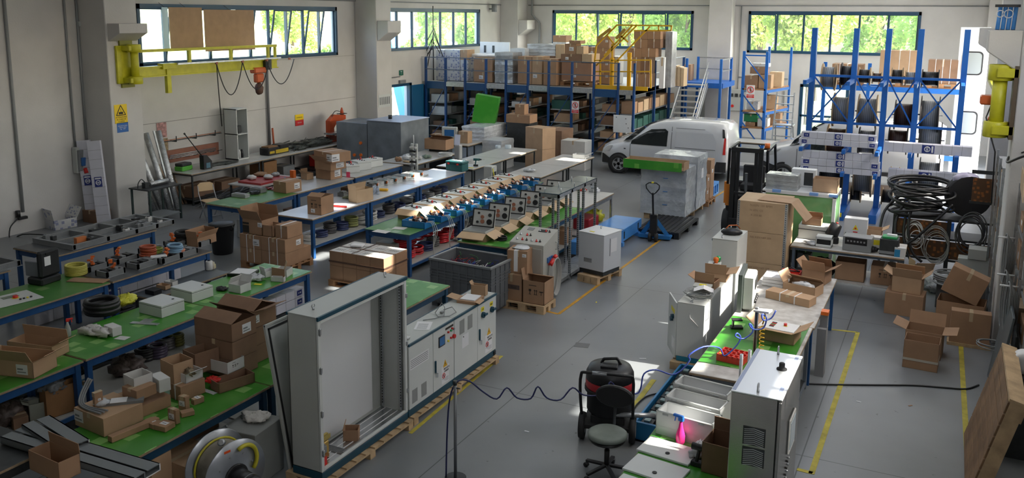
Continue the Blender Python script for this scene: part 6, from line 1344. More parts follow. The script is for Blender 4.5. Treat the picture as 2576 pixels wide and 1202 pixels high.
for s in (-1,1):
 MB().lathe([(.02,-.035),(.15,-.035),(.16,0),(.15,.035),(.02,.035)],(s*.30,-.16,.16),(1,0,0),24).bd('wheel',rb_,t); MB().lathe([(.0,.037),(.09,.037),(.09,.04)],(s*.30,-.16,.16),(1,0,0),20).bd('wheel_hub',mgy,t)
 MB().lathe([(.0,-.02),(.05,-.02),(.05,.02),(0,.02)],(s*.2,.25,.05),(1,0,0),14).bd('castor',rb_,t); MB().bar((s*.2,.25,.05),(s*.2,.22,.18),.02).bd('castor_fork',gv,t)
MB().cyl((.1,-.22,.36),(.55,-.1,.34),.03,.03,10).cyl((.55,-.1,.34),(.75,-.06,.26),.03,.05,10).bd('suction_lance',gv,t)
# office chair
t=T_('office_chair','swivel office chair with grey-green oval seat and black back beside the vacuum','chair',(-3.06,8.5,0),.1)
q=MB(); 
q.lathe([(.0,-.045),(.16,-.045),(.215,-.02),(.22,.01),(.19,.03),(0,.035)],(0,0,.48),(0,0,1),30)
o=q.bd('seat',mat('greygreen_leatherette',(.20,.23,.20),.55,0,.15,6),t)
MB().lathe([(.0,-.05),(.19,-.05),(.2,-.03),(0,-.03)],(0,0,.46),(0,0,1),24).bd('seat_shell',bk,t)
MB().prism([(.22*math.cos(a)*(1 if abs(math.cos(a))<.8 else 1),.26,.80+.13*math.sin(a)) for a in [2*PI*i/24 for i in range(24)]],(0,.05,0)).bd('backrest',bk,t,.015); MB().tube([(0,.1,.43),(0,.3,.45),(0,.32,.62),(0,.3,.75)],.016,8).bd('back_stem',dks,t)
MB().cyl((0,0,.1),(0,0,.3),.03,n=12).cyl((0,0,.3),(0,0,.44),.018,n=12).bd('gas_column',bk,t)
for k in range(5):
 a=2*PI*k/5+.3; o=MB().bar((0,0,.12),(.27*math.cos(a),.27*math.sin(a),.08),.045,.03).bd('base_arm',bk,t,.006); MB().lathe([(0,-.02),(.028,-.02),(.028,.02),(0,.02)],(.27*math.cos(a),.27*math.sin(a),.03),(-math.sin(a),math.cos(a),0),12).bd('castor',bk,o)
S_(MB().tube(sm_([Vector(p) for p in ((-3.05,9.75,.012),(-3.1,9.9,.012),(-3.2,9.95,.012),(-3.32,10.2,.012),(-3.3,10.6,.012),(-3.18,10.8,.012))],4),.01,6),'floor_cable',wk,'black cable loop on the floor by the blue battery tray','cable')
# goods on the green/white bench
t=T_('foam_block','red foam block with square pockets on the green sheet','foam',(-2.12,10.33,.858),-.13); w,d,h=.165,.14,.085
red_=mat('coral_red_foam',(.72,.055,.035),.6)
m=MB().box(-w,w,-d,d,0,h-.03)
nx,ny=5,3; cx,cy=2*w/nx,2*d/ny
for i in range(nx+1): x=-w+i*cx; m.box(max(-w,x-.009),min(w,x+.009),-d,d,h-.03,h)
for j in range(ny+1): y=-d+j*cy; m.box(-w,w,max(-d,y-.011),min(d,y+.011),h-.03,h)
m.bd('foam',red_,t); MB().cb((-.13,-.1,h-.005),(.03,.03,.02)).bd('yellow_plug',yl,t)
t=cn('open tan carton holding a white panel with a red emergency button',loc=(-1.77,11.35),w=.5,d=.36,h=.16,z=.858,m=km,rz=-.1,op=(165,150,None,140),inner=km)
MB().box(-.235,.235,-.165,.165,.13,.166).bd('white_panel',white,t,.003); MB().cyl((.08,.03,.166),(.08,.03,.20),.018,.022,14).bd('emergency_stop',red,t); MB().cyl((.08,.03,.166),(.08,.03,.17),.026,n=14).bd('stop_collar',yl,t)
for k in range(5): MB().cb((-.07+.0*k,-.08+.04*k,.17),(.06,.014,.01)).bd('label_strip',[dks,signr,greenp,signr,dks][k],t)
t=T_('label_printer','small black clamp device at the left corner of the green sheet','device',(-2.33,11.45,.858),.4); MB().cb((0,0,.015),(.16,.1,.03)).cb((-.05,0,.07),(.02,.08,.1)).cb((.0,0,.12),(.14,.08,.02)).bd('body',bk,t,.004)
t=T_('hose_stand','slotted aluminium post with a spotlight head on the right bench','stand',(-1.92,10.6,.858),0)
MB().box(-.02,.02,-.02,.02,0,.62).bd('post',gv,t,.003); MB().box(-.01,.01,-.021,-.019,.05,.6).bd('slot',dks,t); MB().prism([(-.04,-.03,.56),(.16,-.08,.58),(.18,.04,.58),(-.02,.05,.56)],(0,0,.03)).bd('lamp_head',white,t,.006)
m=MB().tube([(.10,-.02,.56),(.10,-.02,.5),(.08,-.02,.42)],.009,7)
m.tube([(.08+.028*math.cos(a),-.02+.028*math.sin(a),.40-.05*a/(2*PI)) for a in [i*PI/6 for i in range(85)]],.007,5)
m.bd('yellow_coil_hose',mat('amber_hose',(.85,.50,.03),.3),t)
t=T_('steel_tubes','pair of short upright steel tubes behind the stainless cabinet','tube',(-1.83,9.65,.0)); 
for x,y,zt in ((-.04,0,1.25),(.03,.1,1.28)): MB().cyl((x+.0,y-.1,0),(x,y-.1,zt),.02,n=14).bd('tube',gv,t)
c_=(-2.33,12.3); t=T_('electricity_meter','tall grey meter box with round dials on the dark upright board','meter',(-2.35,12.45,.852),.1)
MB().box(-.16,-.10,-.32,.32,0,.55).bd('board',mat('dark_green_board',(.10,.12,.11),.5),t); MB().box(-.10,.06,-.26,.18,.03,.52).bd('meter_case',gc1,t,.02); MB().box(.06,.07,-.18,.1,.32,.46).bd('meter_window',dks,t)
for k in range(4): MB().cyl((.06,-.18+.1*k,.15),(.09,-.18+.1*k,.15),.03,n=12).bd('dial',bk,t)
t=cn('long brown taped carton with two white straps on the scuffed bench',loc=(-1.88,13.0),w=.68,d=.24,h=.12,z=.852,m=km,rz=-.28,straps=2)
t=cn('open brown carton with clear packing, on the scuffed bench behind the long one',loc=(-1.78,13.5),w=.5,d=.34,h=.16,z=.852,m=km,rz=-.25,op=(None,None,30,120)); MB().blob((0,0,.12),(.3,.22,.1),3,.3).bd('packing_film',bgm,t)
for k in range(3):
 t=T_('foam_sheet',['bottom','middle','top'][k]+' white polystyrene slab in the stack on the scuffed bench','foam',(-2.2,13.72,.852+.055*k),-.15+.08*k); MB().box(-.2,.2,-.15,.15,0,.05).bd('slab',ppw,t,.008)
cn('open brown carton with bright torn flaps at the far end of the scuffed bench',loc=(-1.68,14.22),w=.36,d=.34,h=.22,z=.852,m=kb,rz=-.2,op=(110,150,60,130))
t=T_('red_crate','red wire crate at the far end of the scuffed bench','crate',(-2.08,14.25,.852),.0); MB().box(-.15,.15,-.12,.12,0,.01).box(-.15,.15,-.12,-.11,0,.1).box(-.15,.15,.11,.12,0,.1).box(-.15,-.14,-.12,.12,0,.1).box(.14,.15,-.12,.12,0,.1).bd('crate',red_,t); MB().tube([(-.14,-.1,.12),(.0,.05,.15),(.14,-.05,.12),(0,-.1,.13)],.01,6,0,True).bd('wires',wk,t)
t=T_('bench_clamp','orange and steel clamp fixed at the bench edge','clamp',(-1.31,12.5,0)); MB().box(-.08,.02,-.02,.02,.70,.9).box(-.10,.02,-.1,.1,.0,.70).bd('bracket',mat('grey_bracket',(.3,.3,.3),.5),t); MB().cb((-.02,0,.92),(.1,.14,.05)).bd('orange_part',og_,t)
# wooden crates, glazed frame
for k in range(3):
 t=T_('plywood_crate',['bottom','middle','top'][k]+' large plywood crate with perforated corner strips by the forklift','crate',(-2.88,16.22,.02+.565*k),.02); w,d,h=.44,.42,.56
 MB().box(-w,w,-d,d,0,h).bd('body',mat('plywood',(.52,.36,.21),.65,0,.14,3),t,.004); 
 for x in (-w+.025,w-.025):
  m=MB().box(x-.02,x+.02,-d-.004,-d,0,h)
  for j in range(14): m.box(x-.007,x+.007,-d-.006,-d-.004,.02+.04*j,.04+.04*j,1)
  m.bd('corner_strip',[gv,dks],t)
 MB().box(w,w+.004,-d,-d+.05,0,h).bd('corner_strip',gv,t)
 if k==2:
  tx_('N.KEN 130 BMM',.055,t,(-.02,-d-.002,.49),FRONT,mat('faded_ink',(.28,.18,.10),.8)); tx_('N 6EN 123',.05,t,(-.1,-d-.002,.40),FRONT,mat('faded_ink',(.28,.18,.10))); tx_('X 20X 85',.05,t,(-.1,-d-.002,.31),FRONT,mat('faded_ink',(.28,.18,.10)))
 else: tx_('NX KEN NEF SER',.05,t,(-.0,-d-.002,.47),FRONT,mat('faded_ink',(.28,.18,.10)))
t=T_('cardboard_sheet','folded brown cardboard sheet draped over the top crate and down to the right','cardboard',(-2.6,16.25,1.72),-.1)
MB().prism([(-.35,-.36,0),(.25,-.36,0),(.25,.15,0),(-.35,.15,0)],(0,0,.01)).prism([(.25,-.36,0),(.25,.15,0),(.52,.12,-.3),(.52,-.36,-.3)],(0,0,.01)).bd('sheet',km,t)
t=T_('glazed_cabinet','white framed glazed cabinet with green film behind the plywood crates','cabinet',(-2.5,17.9,0)); w,d=.66,.4
for x in (-w,w):
 for y in (-d,d): MB().box(x-.03,x+.03,y-.03,y+.03,0,1.6).bd('post',white,t)
MB().box(-w-.03,w+.03,-d-.03,d+.03,1.57,1.63).box(-w-.03,w+.03,-d-.03,d+.03,0,.08).bd('top_and_base',white,t); MB().box(-w+.03,w-.03,-d,-d+.01,.08,1.57).box(w-.01,w,-d+.03,d-.03,.08,1.57).bd('green_glazing',mat('green_film_glass',(.18,.40,.16),.12,0,.2,2),t)
for x in (-.4,.3,.66): MB().cb((x-.02,-d-.02,1.62),(.16,.06,.05)).bd('blue_corner_tape',mat('tape_blue',(.20,.38,.75),.4),t)
wr_('film-wrapped grey box on top of the glazed cabinet',-3.15,-2.55,17.55,17.95,1.632,1.93,11,mat('clear_wrap_grey',(.36,.38,.38),.15,0,.3,4,.7,12),'wrapped_box')
t=T_('white_monitor_box','white boxy frame with a dark window beside the film-wrapped box','box',(-2.5,18.15,1.632)); MB().box(-.25,.22,-.1,.1,0,.36).bd('frame',white,t,.01); MB().box(-.0,.17,-.102,-.1,.04,.3).bd('window',dks,t)
cn('open brown carton on top of the glazed cabinet, at its right',loc=(-2.05,17.85),w=.46,d=.34,h=.26,z=1.632,m=km,op=(None,)*4)
# long electronics bench
zb2=.882
t=T_('grey_steel_box','grey-white chest with a small carton on it, left end of the electronics bench','box',(-2.1,17.0,zb2),0); MB().box(-.27,.27,-.18,.18,0,.26).bd('body',gc1,t,.004); MB().box(-.28,.28,-.19,.19,.18,.19).bd('lid_joint',bk,t)
cn('sunlit open carton on the grey-white chest',loc=(-2.15,16.98),w=.34,d=.24,h=.12,z=1.144,m=kb,op=(None,None,60,None))
t=T_('black_machine','black cased machine with a red knob on the electronics bench','machine',(-1.78,16.78,zb2),.3); MB().box(-.12,.12,-.12,.12,0,.12).cyl((0,0,.12),(.1,.05,.34),.12,.10,14).bd('body',bk,t,.01); MB().cyl((.1,.05,.34),(.11,.055,.37),.02,n=10).bd('red_knob',red,t)
t=T_('white_printer','small white printer on the electronics bench','printer',(-1.85,16.42,zb2),0); MB().box(-.14,.14,-.1,.1,0,.05).box(-.14,-.12,-.1,.1,0,.2).box(.12,.14,-.1,.1,0,.2).box(-.14,.14,-.1,.1,.14,.2).bd('housing',gc2,t,.01); MB().box(-.11,.11,-.09,.09,.05,.13).bd('paper_slot',bk,t)
t=T_('warning_cabinet','white enclosure with a yellow hazard triangle standing on the electronics bench','cabinet',(-1.38,17.02,zb2),0); MB().box(-.2,.2,-.1,.1,0,.46).bd('housing',white,t,.006); MB().prism([(-.05,-.102,.25),(.05,-.102,.25),(0,-.102,.35)],(0,-.002,0)).bd('warning_triangle',yl,t); MB().cyl((0,-.104,.28),(0,-.107,.28),.017,n=12).box(-.04,.04,-.103,-.101,.2,.22).bd('red_mark',signr,t); MB().cyl((-.16,-.1,.18),(-.16,-.115,.18),.012,n=8).bd('lock',bk,t)
t=T_('drive_unit','grey inverter unit with a dark open front panel on the electronics bench','inverter',(-1.28,16.45,zb2),-.06); MB().box(-.24,.24,-.15,.15,0,.26).bd('housing',mat('inverter_grey',(.26,.27,.27),.45,.2),t,.006); MB().box(-.2,.17,-.153,-.15,.12,.24).bd('open_panel',bk,t)
for k in range(6): MB().cb((-.15+.055*k,-.156,.18),(.03,.006,.03)).bd('terminal',gv,t)
cn('open sunlit carton behind the warning enclosure',loc=(-1.06,17.1),w=.26,d=.3,h=.28,z=zb2,m=km,op=(None,150,None,None))
t=T_('white_relay_box','cream relay box with yellow coil window on the electronics bench','relay box',(-.98,16.82,zb2)); MB().box(-.13,.13,-.1,.1,0,.2).bd('housing',wcd,t,.006); MB().box(-.08,.05,-.103,-.1,.06,.15).bd('yellow_window',yl,t)
hp_('electronic_scrap','heap of circuit boards and brackets on the electronics bench','parts',(-.72,16.9,zb2),(.26,.3,.24),mat('beige_scrap',(.40,.37,.30),.5,0,.5,10),8,.35,9,6)
t=T_('dark_inverter','black finned inverter carrying a parts tray, right end of the electronics bench','inverter',(-.76,16.45,zb2),-.05); MB().box(-.15,.15,-.14,.14,0,.28).bd('housing',dks,t,.005); MB().box(-.15,.15,-.142,-.14,.02,.07).bd('base_trim',mgy,t); MB().cb((0,0,.3),(.24,.2,.03)).bd('parts_tray',greenp,t); MB().cb((.03,0,.33),(.16,.08,.04)).bd('white_part',ppw,t)
t=T_('blue_white_carton','small blue and white printed carton at the right end of the electronics bench','box',(-.58,16.32,zb2),.1); MB().box(-.09,.09,-.05,.05,0,.16).bd('body',wcd,t); MB().box(-.09,.0,-.052,-.05,0,.13).bd('blue_print',mat('cyan_print',(.02,.22,.42),.4),t)
hp_('cable_heap','small black motor and loose cable on the electronics bench','cable',(-1.02,16.4,zb2),(.18,.14,.12),bk,4,.3,8,5)
hp_('small_parts','sunlit small parts and a clear bag at the left end of the electronics bench','parts',(-2.1,16.45,zb2),(.34,.2,.06),bgm,5,.4,8,5)
sh=.302
cn('big open brown carton on the lower shelf, in the middle under the electronics bench',loc=(-1.38,16.6),w=.5,d=.4,h=.34,z=sh,m=kb,op=(None,)*4)
cn('dark-printed brown carton at the right end of the shelf under the electronics bench',loc=(-.80,16.6),w=.46,d=.4,h=.34,z=sh,m=kb,printm='f')
hp_('cable_coil','big dark coil of cable on the lower shelf beside the open carton','cable coil',(-1.86,16.6,sh),(.36,.36,.36),wk,3,.2,12,8)
for k,(x,mm,h) in enumerate(((-2.4,dks,.45),(-2.27,dks,.42),(-2.14,mat('dark_olive',(.05,.06,.04),.5),.4))): 
 t=T_('drive_module',['leftmost','second','third'][k]+' dark electronics module standing under the electronics bench','module',(x+.02,16.5,sh)); MB().box(-.055,.055,-.12,.12,0,h).bd('housing',mm,t,.005); MB().cb((0,-.122,h*.4),(.05,.004,.06)).bd('label',mgy,t)
# loose cartons on the right
def rc(lb,x,y,w,d,h,**k): return cn(lb,loc=(x,y),w=w,d=d,h=h,**k)
rc('lower brown carton with crushed corners in front of the electronics bench',-.42,15.95,.6,.42,.38,z=0,m=kb,rz=-.08)
rc('upper open brown carton with wide flaps in front of the electronics bench',-.40,16.0,.46,.36,.28,z=.382,m=km,rz=-.1,op=(115,140,60,150))
rc('large upright open brown carton leaning back near the cable rack',.42,15.3,.68,.46,.55,z=0,m=kb,rz=-.1,op=(None,None,None,None))
t=rc('tilted brown carton standing in the large one near the cable rack',.38,15.5,.56,.3,.45,z=.56,m=kb,rz=-.1); t.rotation_euler=(.0,.35,-.1)
rc('nearest open brown carton with a band of tape on the right floor',-.08,13.5,.46,.34,.42,z=0,m=kb,rz=-.05,op=(None,)*4)
rc('open brown carton with spread flaps just behind the nearest one on the right',-.06,14.05,.5,.4,.40,z=0,m=kb,rz=-.08,op=(None,170,110,160))
t=T_('tape_band','pale tape band round the nearest carton on the right floor','tape',(-.08,13.5,.12),-.05); MB().box(-.233,.233,-.173,-.1715,0,.035).box(.231,.233,-.17,.17,0,.035).bd('band',mat('pale_band',(.5,.46,.38),.4),t)
t=rc('wooden-based brown carton at the back of the spread cartons',.55,14.75,.55,.2,.5,z=.05,m=kb); MB().box(-.3,.3,-.12,.12,-.05,0).bd('wooden_base',wood,t)
rc('small tan carton lying beside the grey cabinet under the cables',-.25,17.9,.34,.3,.34,z=.0,m=km,rz=.4,op=(120,None,None,90))
hp_('plastic_bag','large crumpled clear bag near the cable rack','bag',(.1,17.5,0),(.7,.6,.4),bgm,12,.3)
t=T_('grey_door_cabinet','pale grey switch cabinet with a dark handle standing by the cable rack','cabinet',(.62,17.9,0),-.05); MB().box(-.26,.26,-.14,.14,0,.62).bd('housing',gc1,t,.005); MB().box(.05,.1,-.15,-.14,.22,.34).bd('handle',bk,t); MB().box(-.1,.2,-.17,.17,.63,.82).bd('top_box',gc1,t,.004)
coil('fan of pale grey cable coils on the dark box by the cartons',2395,712,.45,.30,.016,7,mat('dusty_pale_cable',(.30,.31,.31),.5))
t=T_('storage_chest','dark grey chest under the fan of cable coils','chest',(.42,16.75,0)); MB().box(-.38,.38,-.24,.24,0,.44).bd('body',mat('chest_grey',(.10,.11,.115),.5),t,.006)
# long floor cable
S_(MB().tube(sm_([at(px,py,.012) for px,py in ((2030,965),(2100,967),(2200,968),(2300,969),(2380,975),(2430,978),(2462,968))],4),.012,6),'floor_cable',wk,'long thin black cable running across the right floor','cable')
# leaning wooden crate lid
t=T_('wooden_pallet','large weathered wooden crate lid leaning over at the right edge','pallet',(.44,10.3,0),0)
T=Matrix.Rotation(math.radians(14),4,'Y'); n=9
for k in range(n): MB().box(.03,.05,-.6,1.1,.02+k*.135,.14+k*.135,0,T).bd('board',mat('weathered_board',(.25,.145,.075),.75,0,.4,3),t,.003)
for y in (-.58,.25,1.07): MB().box(.05,.19,y-.03,y+.03,0,1.24,0,T).bd('batten',wood,t)
MB().box(.03,.19,-.62,1.12,1.24,1.27,0,T).bd('top_rail',wood,t); MB().box(.19,.21,-.6,1.1,.02,.14,0,T).box(.19,.21,-.6,1.1,1.05,1.2,0,T).bd('rear_board',wood,t)
t=T_('slate_sheet','dark grey panel leaning upright against the right shelves','panel',(.78,12.6,0),0); T=Matrix.Rotation(math.radians(7),4,'Y'); MB().box(0,.03,-.2,1.0,0,1.25,0,T).bd('panel',mat('slate_panel',(.10,.12,.13),.45,0,.2,3),t,.004)
coil('loose black cable coil hanging on the dark grey panel',2500,870,.4,.22,.008,3,wg)
# right wall shelving
rnd=random.Random(21); lev={.28:'lowest',.88:'second lowest',1.43:'middle',1.98:'upper'}
for ui,(xc,y0,y1,nm) in enumerate(((1.28,11.6,14.75,'nearer'),(1.12,16.15,18.4,'farther'))):
 t=T_('steel_shelving',nm+' slim steel shelving on the right, loaded with cartons and cables','shelving',(xc,0,0),0)
 for y in (y0,(y0+y1)/2,y1):
  for x in (-.26,.26): MB().box(x-.02,x+.02,y-.02,y+.02,0,2.6).bd('upright',gv,t)
 for z in (.25,.85,1.4,1.95,2.45): MB().box(-.24,.24,y0,y1,z,z+.03).bd('shelf_board',mgy,t)
 n_=4 if ui==0 else 3
 for z in (.28,.88,1.43,1.98):
  for k in range(n_):
   y=y0+(y1-y0)*(k+.5)/n_; y+=.06 if k>=n_/2 else -.04; h=rnd.uniform(.22,.44); mm=rnd.choice([kb,km,kd,wcd,kl]); c_={'white_card':'white','dark_brown_cardboard':'dark brown'}.get(mm.name,'tan' if mm in(km,kl) else 'brown')
   t2=T_('carton','%s carton, %s level of the %s right shelving, %s from the front'%(c_,lev[z],nm,['first','second','third','fourth'][k]),'box',(xc-.03,y,z+.002),0,'cartons on the right shelving'); MB().box(-.19,.19,-.26,.26,0,h).bd('body',mm,t2,.003); MB().box(-.192,-.19,-.1,.05,h*.3,h*.6).bd('paper_label',ppw,t2)
for k,(y,z,r) in enumerate(((14.5,1.5,.3),(13.9,1.05,.34),(13.1,1.15,.3))):
 m=MB()
 for j in range(6): m.torus((.02*j,0,0),r*(1-.08*j),.010,(1,.15,0),22,5,0,.45,1.25)
 S_(m,'hanging_cable',wg,['upper','middle','lower'][k]+' bunch of grey cables hanging from the right shelving hooks','cable',(.9,y,z)); t=T_('shelf_hook',['upper','middle','lower'][k]+' white hook arm holding cables on the right shelving','hook',(.97,y,z+r*1.05)); MB().cyl((-.18,0,0),(.05,0,0),.014,n=8).bd('arm',white,t); MB().box(.04,.07,-.02,.02,-z-r*1.05,.1).bd('post',gv,t)
# cable storage cage with orange grid panels
t=T_('cable_cage','black steel cage with orange grid panels holding coiled cables','cage',(.05,19.0,0),0); og=green_mat('orange_grid_panel',(.10,.05,.025),(.30,.11,.03),.98,13)
for x in (-.85,.12,.95):
 for y in (-.35,.35): MB().box(x-.035,x+.035,y-.035,y+.035,0,1.15 if x<.5 else 2.15).bd('cage_post',dks,t)
for z in (.3,.72,1.1): MB().box(-.88,.98,-.36,.36,z,z+.04).bd('cage_shelf',dks,t)
MB().box(-.82,.08,-.37,-.36,.36,.70).box(-.82,.08,-.37,-.36,.78,1.08).bd('grid_panel',og,t); MB().box(.15,.92,-.37,-.36,.36,.70).bd('grid_panel',og,t); MB().box(.45,.98,-.37,-.36,1.55,2.0).bd('grid_panel',og,t); MB().box(.42,1.0,-.37,-.33,2.08,2.15).box(.42,1.0,-.37,-.33,1.5,1.55).bd('cage_rail',dks,t)
m=MB(); rnd=random.Random(31)
for k in range(13): m.torus((-.42+rnd.uniform(-.08,.08),-.02+rnd.uniform(-.05,.05),1.22+.045*k),rnd.uniform(.42,.68),.026,(rnd.uniform(-.22,.22),rnd.uniform(-.25,.2),1),34,7,0,1.05,.62)
S_(m,'heavy_cable_coil',wk,'huge pile of thick black cable coiled on top of the orange-panelled cage','cable coil',(.05,19.0,0))
m=MB()
for pts in (((-.75,18.8,1.5),(-1.0,18.6,1.2),(-1.05,18.4,.7),(-1.0,18.3,.1)),((-.65,18.75,1.4),(-.78,18.55,1.0),(-.72,18.4,.5),(-.6,18.3,.05)),((-.6,18.7,1.3),(-.62,18.5,.8),(-.5,18.4,.4),(-.3,18.35,.12)),((-.5,18.7,1.35),(-.55,18.5,1.0),(-.45,18.42,.5),(-.25,18.4,.3)),((.2,18.6,1.45),(-.1,18.5,1.1),(-.4,18.45,.75),(-.7,18.4,.5))):
 m.tube(sm_([Vector(p) for p in pts],5),.027,7)
S_(m,'drooping_cable',wk,'thick black cables drooping from the coil to the floor by the electronics bench','cable')
for k,(x,z,r,mm,lb) in enumerate(((-.42,.85,.20,wirew,'small white cable coil hanging on the orange grid'),(-.02,.66,.32,mat('greywhite_cable',(.36,.36,.34),.5),'large pale cable loop hanging in the middle of the cage'),(.55,1.0,.34,mat('charcoal_cable',(.07,.07,.072),.5),'dark grey round cable coil hanging at the right of the cage'))):
 m=MB()
 for j in range(7): m.torus((rnd.uniform(-.04,.04),-.02*j,-.03*j*rnd.random()),r*rnd.uniform(.72,1),.008 if k<2 else .012,(rnd.uniform(-.1,.1),1,rnd.uniform(-.06,.06)),26,5,0,.8,1.15)
 S_(m,'hanging_coil',mm,lb,'cable coil',(x,18.6,z))
t=T_('wrapped_spool','black spool with white film standing at the right of the cable pile','spool',(.45,19.1,1.14),.2); MB().cyl((0,-.15,.42),(0,.15,.42),.40,n=28).bd('spool',rb_,t); MB().blob((-.05,0,.72),(.5,.34,.3),6,.2,0,12,8).bd('film',mat('lilac_film',(.45,.42,.55),.3),t)
# yellow slewing crane on the right column
t=T_('column_crane','yellow slewing crane column with an orange hoist on the right pillar','crane',(.66,15.2,0),0)
for z in (3.26,4.12): MB().box(-.08,.21,-.2,.2,z,z+.14).cyl((-.02,0,z-.05),(-.02,0,z+.19),.17,n=20).bd('bracket',cy_,t,.01)
MB().cyl((-.02,0,3.3),(-.02,0,4.2),.10,n=20).bd('pivot_column',cy_,t); MB().box(.15,.205,-.2,.2,3.2,4.3).bd('wall_plate',mat('rusty_plate',(.10,.07,.04),.6),t)
MB().box(-.02,.06,.1,5.5,3.72,3.80).box(-.02,.06,.1,5.5,3.98,4.02).bd('jib_beam',cy_,t); MB().box(-.26,-.06,.1,.4,3.68,3.82).bd('hoist_motor',mat('hoist_orange',(.60,.12,.03),.4),t,.02); MB().cyl((-.05,.1,3.45),(-.05,.3,3.45),.08,n=14).bd('hoist_drum',og_,t); MB().tube([(-.1,.1,3.7),(-.16,0,3.5),(-.1,-.1,3.3),(0,-.16,3.0),(.02,-.17,2.2)],.012,6).bd('pendant_cable',wk,t)
S_(MB().tube(sm_([Vector((.86,15.3,2.9)),Vector((.84,15.0,2.86)),Vector((1.0,14.7,3.0)),Vector((1.4,14.6,3.2))],5),.018,7).tube([(1.0,14.98,3.02),(1.4,14.98,3.2)],.01,5),'wall_cable',wk,'black cable looping from the right pillar','cable')
t=T_('blue_tubes','bundle of light blue tubes with white ties up on the right corbel','tubes',(.62,15.45,4.822)); 
for k in range(4): MB().cyl((-.08+.07*k,0,0),(-.06+.07*k,.1,.36),.03,n=12).bd('tube',skb,t)
MB().box(-.14,.2,-.04,0,.34,.38).bd('clamp_bar',bk,t); MB().torus((.05,-.05,.24),.06,.008,(0,1,0),16,5).torus((-.06,-.05,.24),.05,.008,(0,1,0),16,5).bd('white_tie',ppw,t)
t=T_('white_roll','white ribbed hose roll at the right edge by the shelving','hose',(1.0,11.2,.98)); MB().lathe([(.05,-.1),(.12,-.1),(.13,-.05),(.12,0),(.13,.05),(.12,.1),(.05,.1)],(0,0,.13),(0,1,0),20).bd('roll',ppw,t); MB().box(-.15,.2,-.2,.2,-.98,0).bd('stand',dks,t)
t=T_('wall_hung_tray','tan cardboard offcut hung at the top of the nearer right shelving','cardboard',(1.0,14.2,2.48)); MB().prism([(0,-.4,.0),(0,.3,.1),(0,.35,.4),(0,-.2,.35)],(.01,0,0)).bd('sheet',kl,t)
# ================================================================ mezzanine over shelving
t=T_('mezzanine','blue steel mezzanine platform on shelving posts with grey deck and railings','mezzanine',(0,0,0))
PX=[-18.52,-17.62,-16.75,-15.84,-14.99,-14.07,-13.23,-12.31,-11.46,-10.54,-9.95]; YM=29.4; ZD=2.4
for x in PX: MB().box(x-.033,x+.033,YM-.05,YM+.05,0,ZD+.95).bd('front_post',db_,t)
for y in (31.75,33.67,35.63): MB().box(-10.0,-9.91,y-.045,y+.045,0,ZD+.95).bd('side_post',db_,t)
MB().box(XL+.02,-9.93,YM,36.0,ZD-.16,ZD-.02).bd('deck',mat('grey_deck',(.36,.35,.33),.6,0,.1,3),t)
for i in range(len(PX)-1):
 MB().box(PX[i]+.045,PX[i+1]-.045,YM-.04,YM,ZD-.28 if i%2==0 else ZD-.17,ZD).bd('edge_beam',mat('deep_blue_beam',(.008,.06,.17),.4) if i%2==0 else gv,t)
MB().box(-9.97,-9.93,YM,35.6,ZD-.17,ZD+.02).bd('side_beam',gv,t)
for z in (ZD+.46,ZD+.92):
 MB().box(PX[0],PX[9],YM-.06,YM-.04,z,z+.03).bd('handrail',mat('rail_grey_blue',(.12,.15,.2),.4,.4),t); MB().box(-9.93,-9.90,YM+2.35,35.6,z,z+.03).bd('handrail',gv,t)
MB().box(PX[0]-.5,PX[0],YM-.06,YM-.04,ZD+.92,ZD+.95).bd('handrail',gv,t)
for x in (-16.4,-13.6): MB().box(x-.4,x+.5,YM+.3,YM+.4,ZD-.24,ZD-.2).bd('strip_light_batten',white,t)
# yellow pallet gate
gy=safeyel; t=T_('pallet_gate','yellow swing-over pallet gate on the mezzanine edge','gate',(0,0,ZD),0)
def gp(px,py,Y): p=atY(px,py,Y); return Vector((p.x,p.y,p.z-ZD))
Yf,Yb=YM+.1,YM+1.4
m=MB()
for (a,b) in (((1496,150),(1496,214)),((1637,150),(1637,222)),((1496,152),(1637,151)),((1498,180),(1635,180)),((1510,150),(1510,212)),((1540,150),(1540,214)),((1555,150),(1555,214))): m.bar(gp(*a,Yf),gp(*b,Yf),.045)
m.bd('front_rails',gy,t)
m=MB()
for (a,b) in (((1552,63),(1690,65)),((1595,77),(1688,77)),((1690,64),(1688,78)),((1657,64),(1657,77)),((1552,63),(1500,115)),((1590,65),(1520,140)),((1601,65),(1500,165)),((1635,67),(1545,160)),((1500,115),(1496,152)),((1528,90),(1546,112)),((1560,88),(1580,106)),((1540,110),(1540,150))): m.bar(gp(*a,Yf+.05),gp(*b,Yf+.05),.05)
m.bd('swing_frame',gy,t)
MB().box(gp(1544,0,Yf+.3).x-.06,gp(1544,0,Yf+.3).x+.06,Yf+.25,Yf+.35,0,1.1).box(gp(1588,0,Yf+.3).x-.06,gp(1588,0,Yf+.3).x+.06,Yf+.25,Yf+.35,0,1.3).bd('gate_post',gy,t); MB().bar(gp(1505,96,Yf),gp(1536,72,Yf),.09).bar(gp(1550,97,Yf),gp(1573,73,Yf),.09).bd('counterweight',mat('ochre_steel',(.45,.27,.04),.5),t)
MB().box(gp(1498,0,Yf).x,gp(1637,0,Yf).x,Yf-.05,Yf,0,.14).bd('toe_board',gy,t)
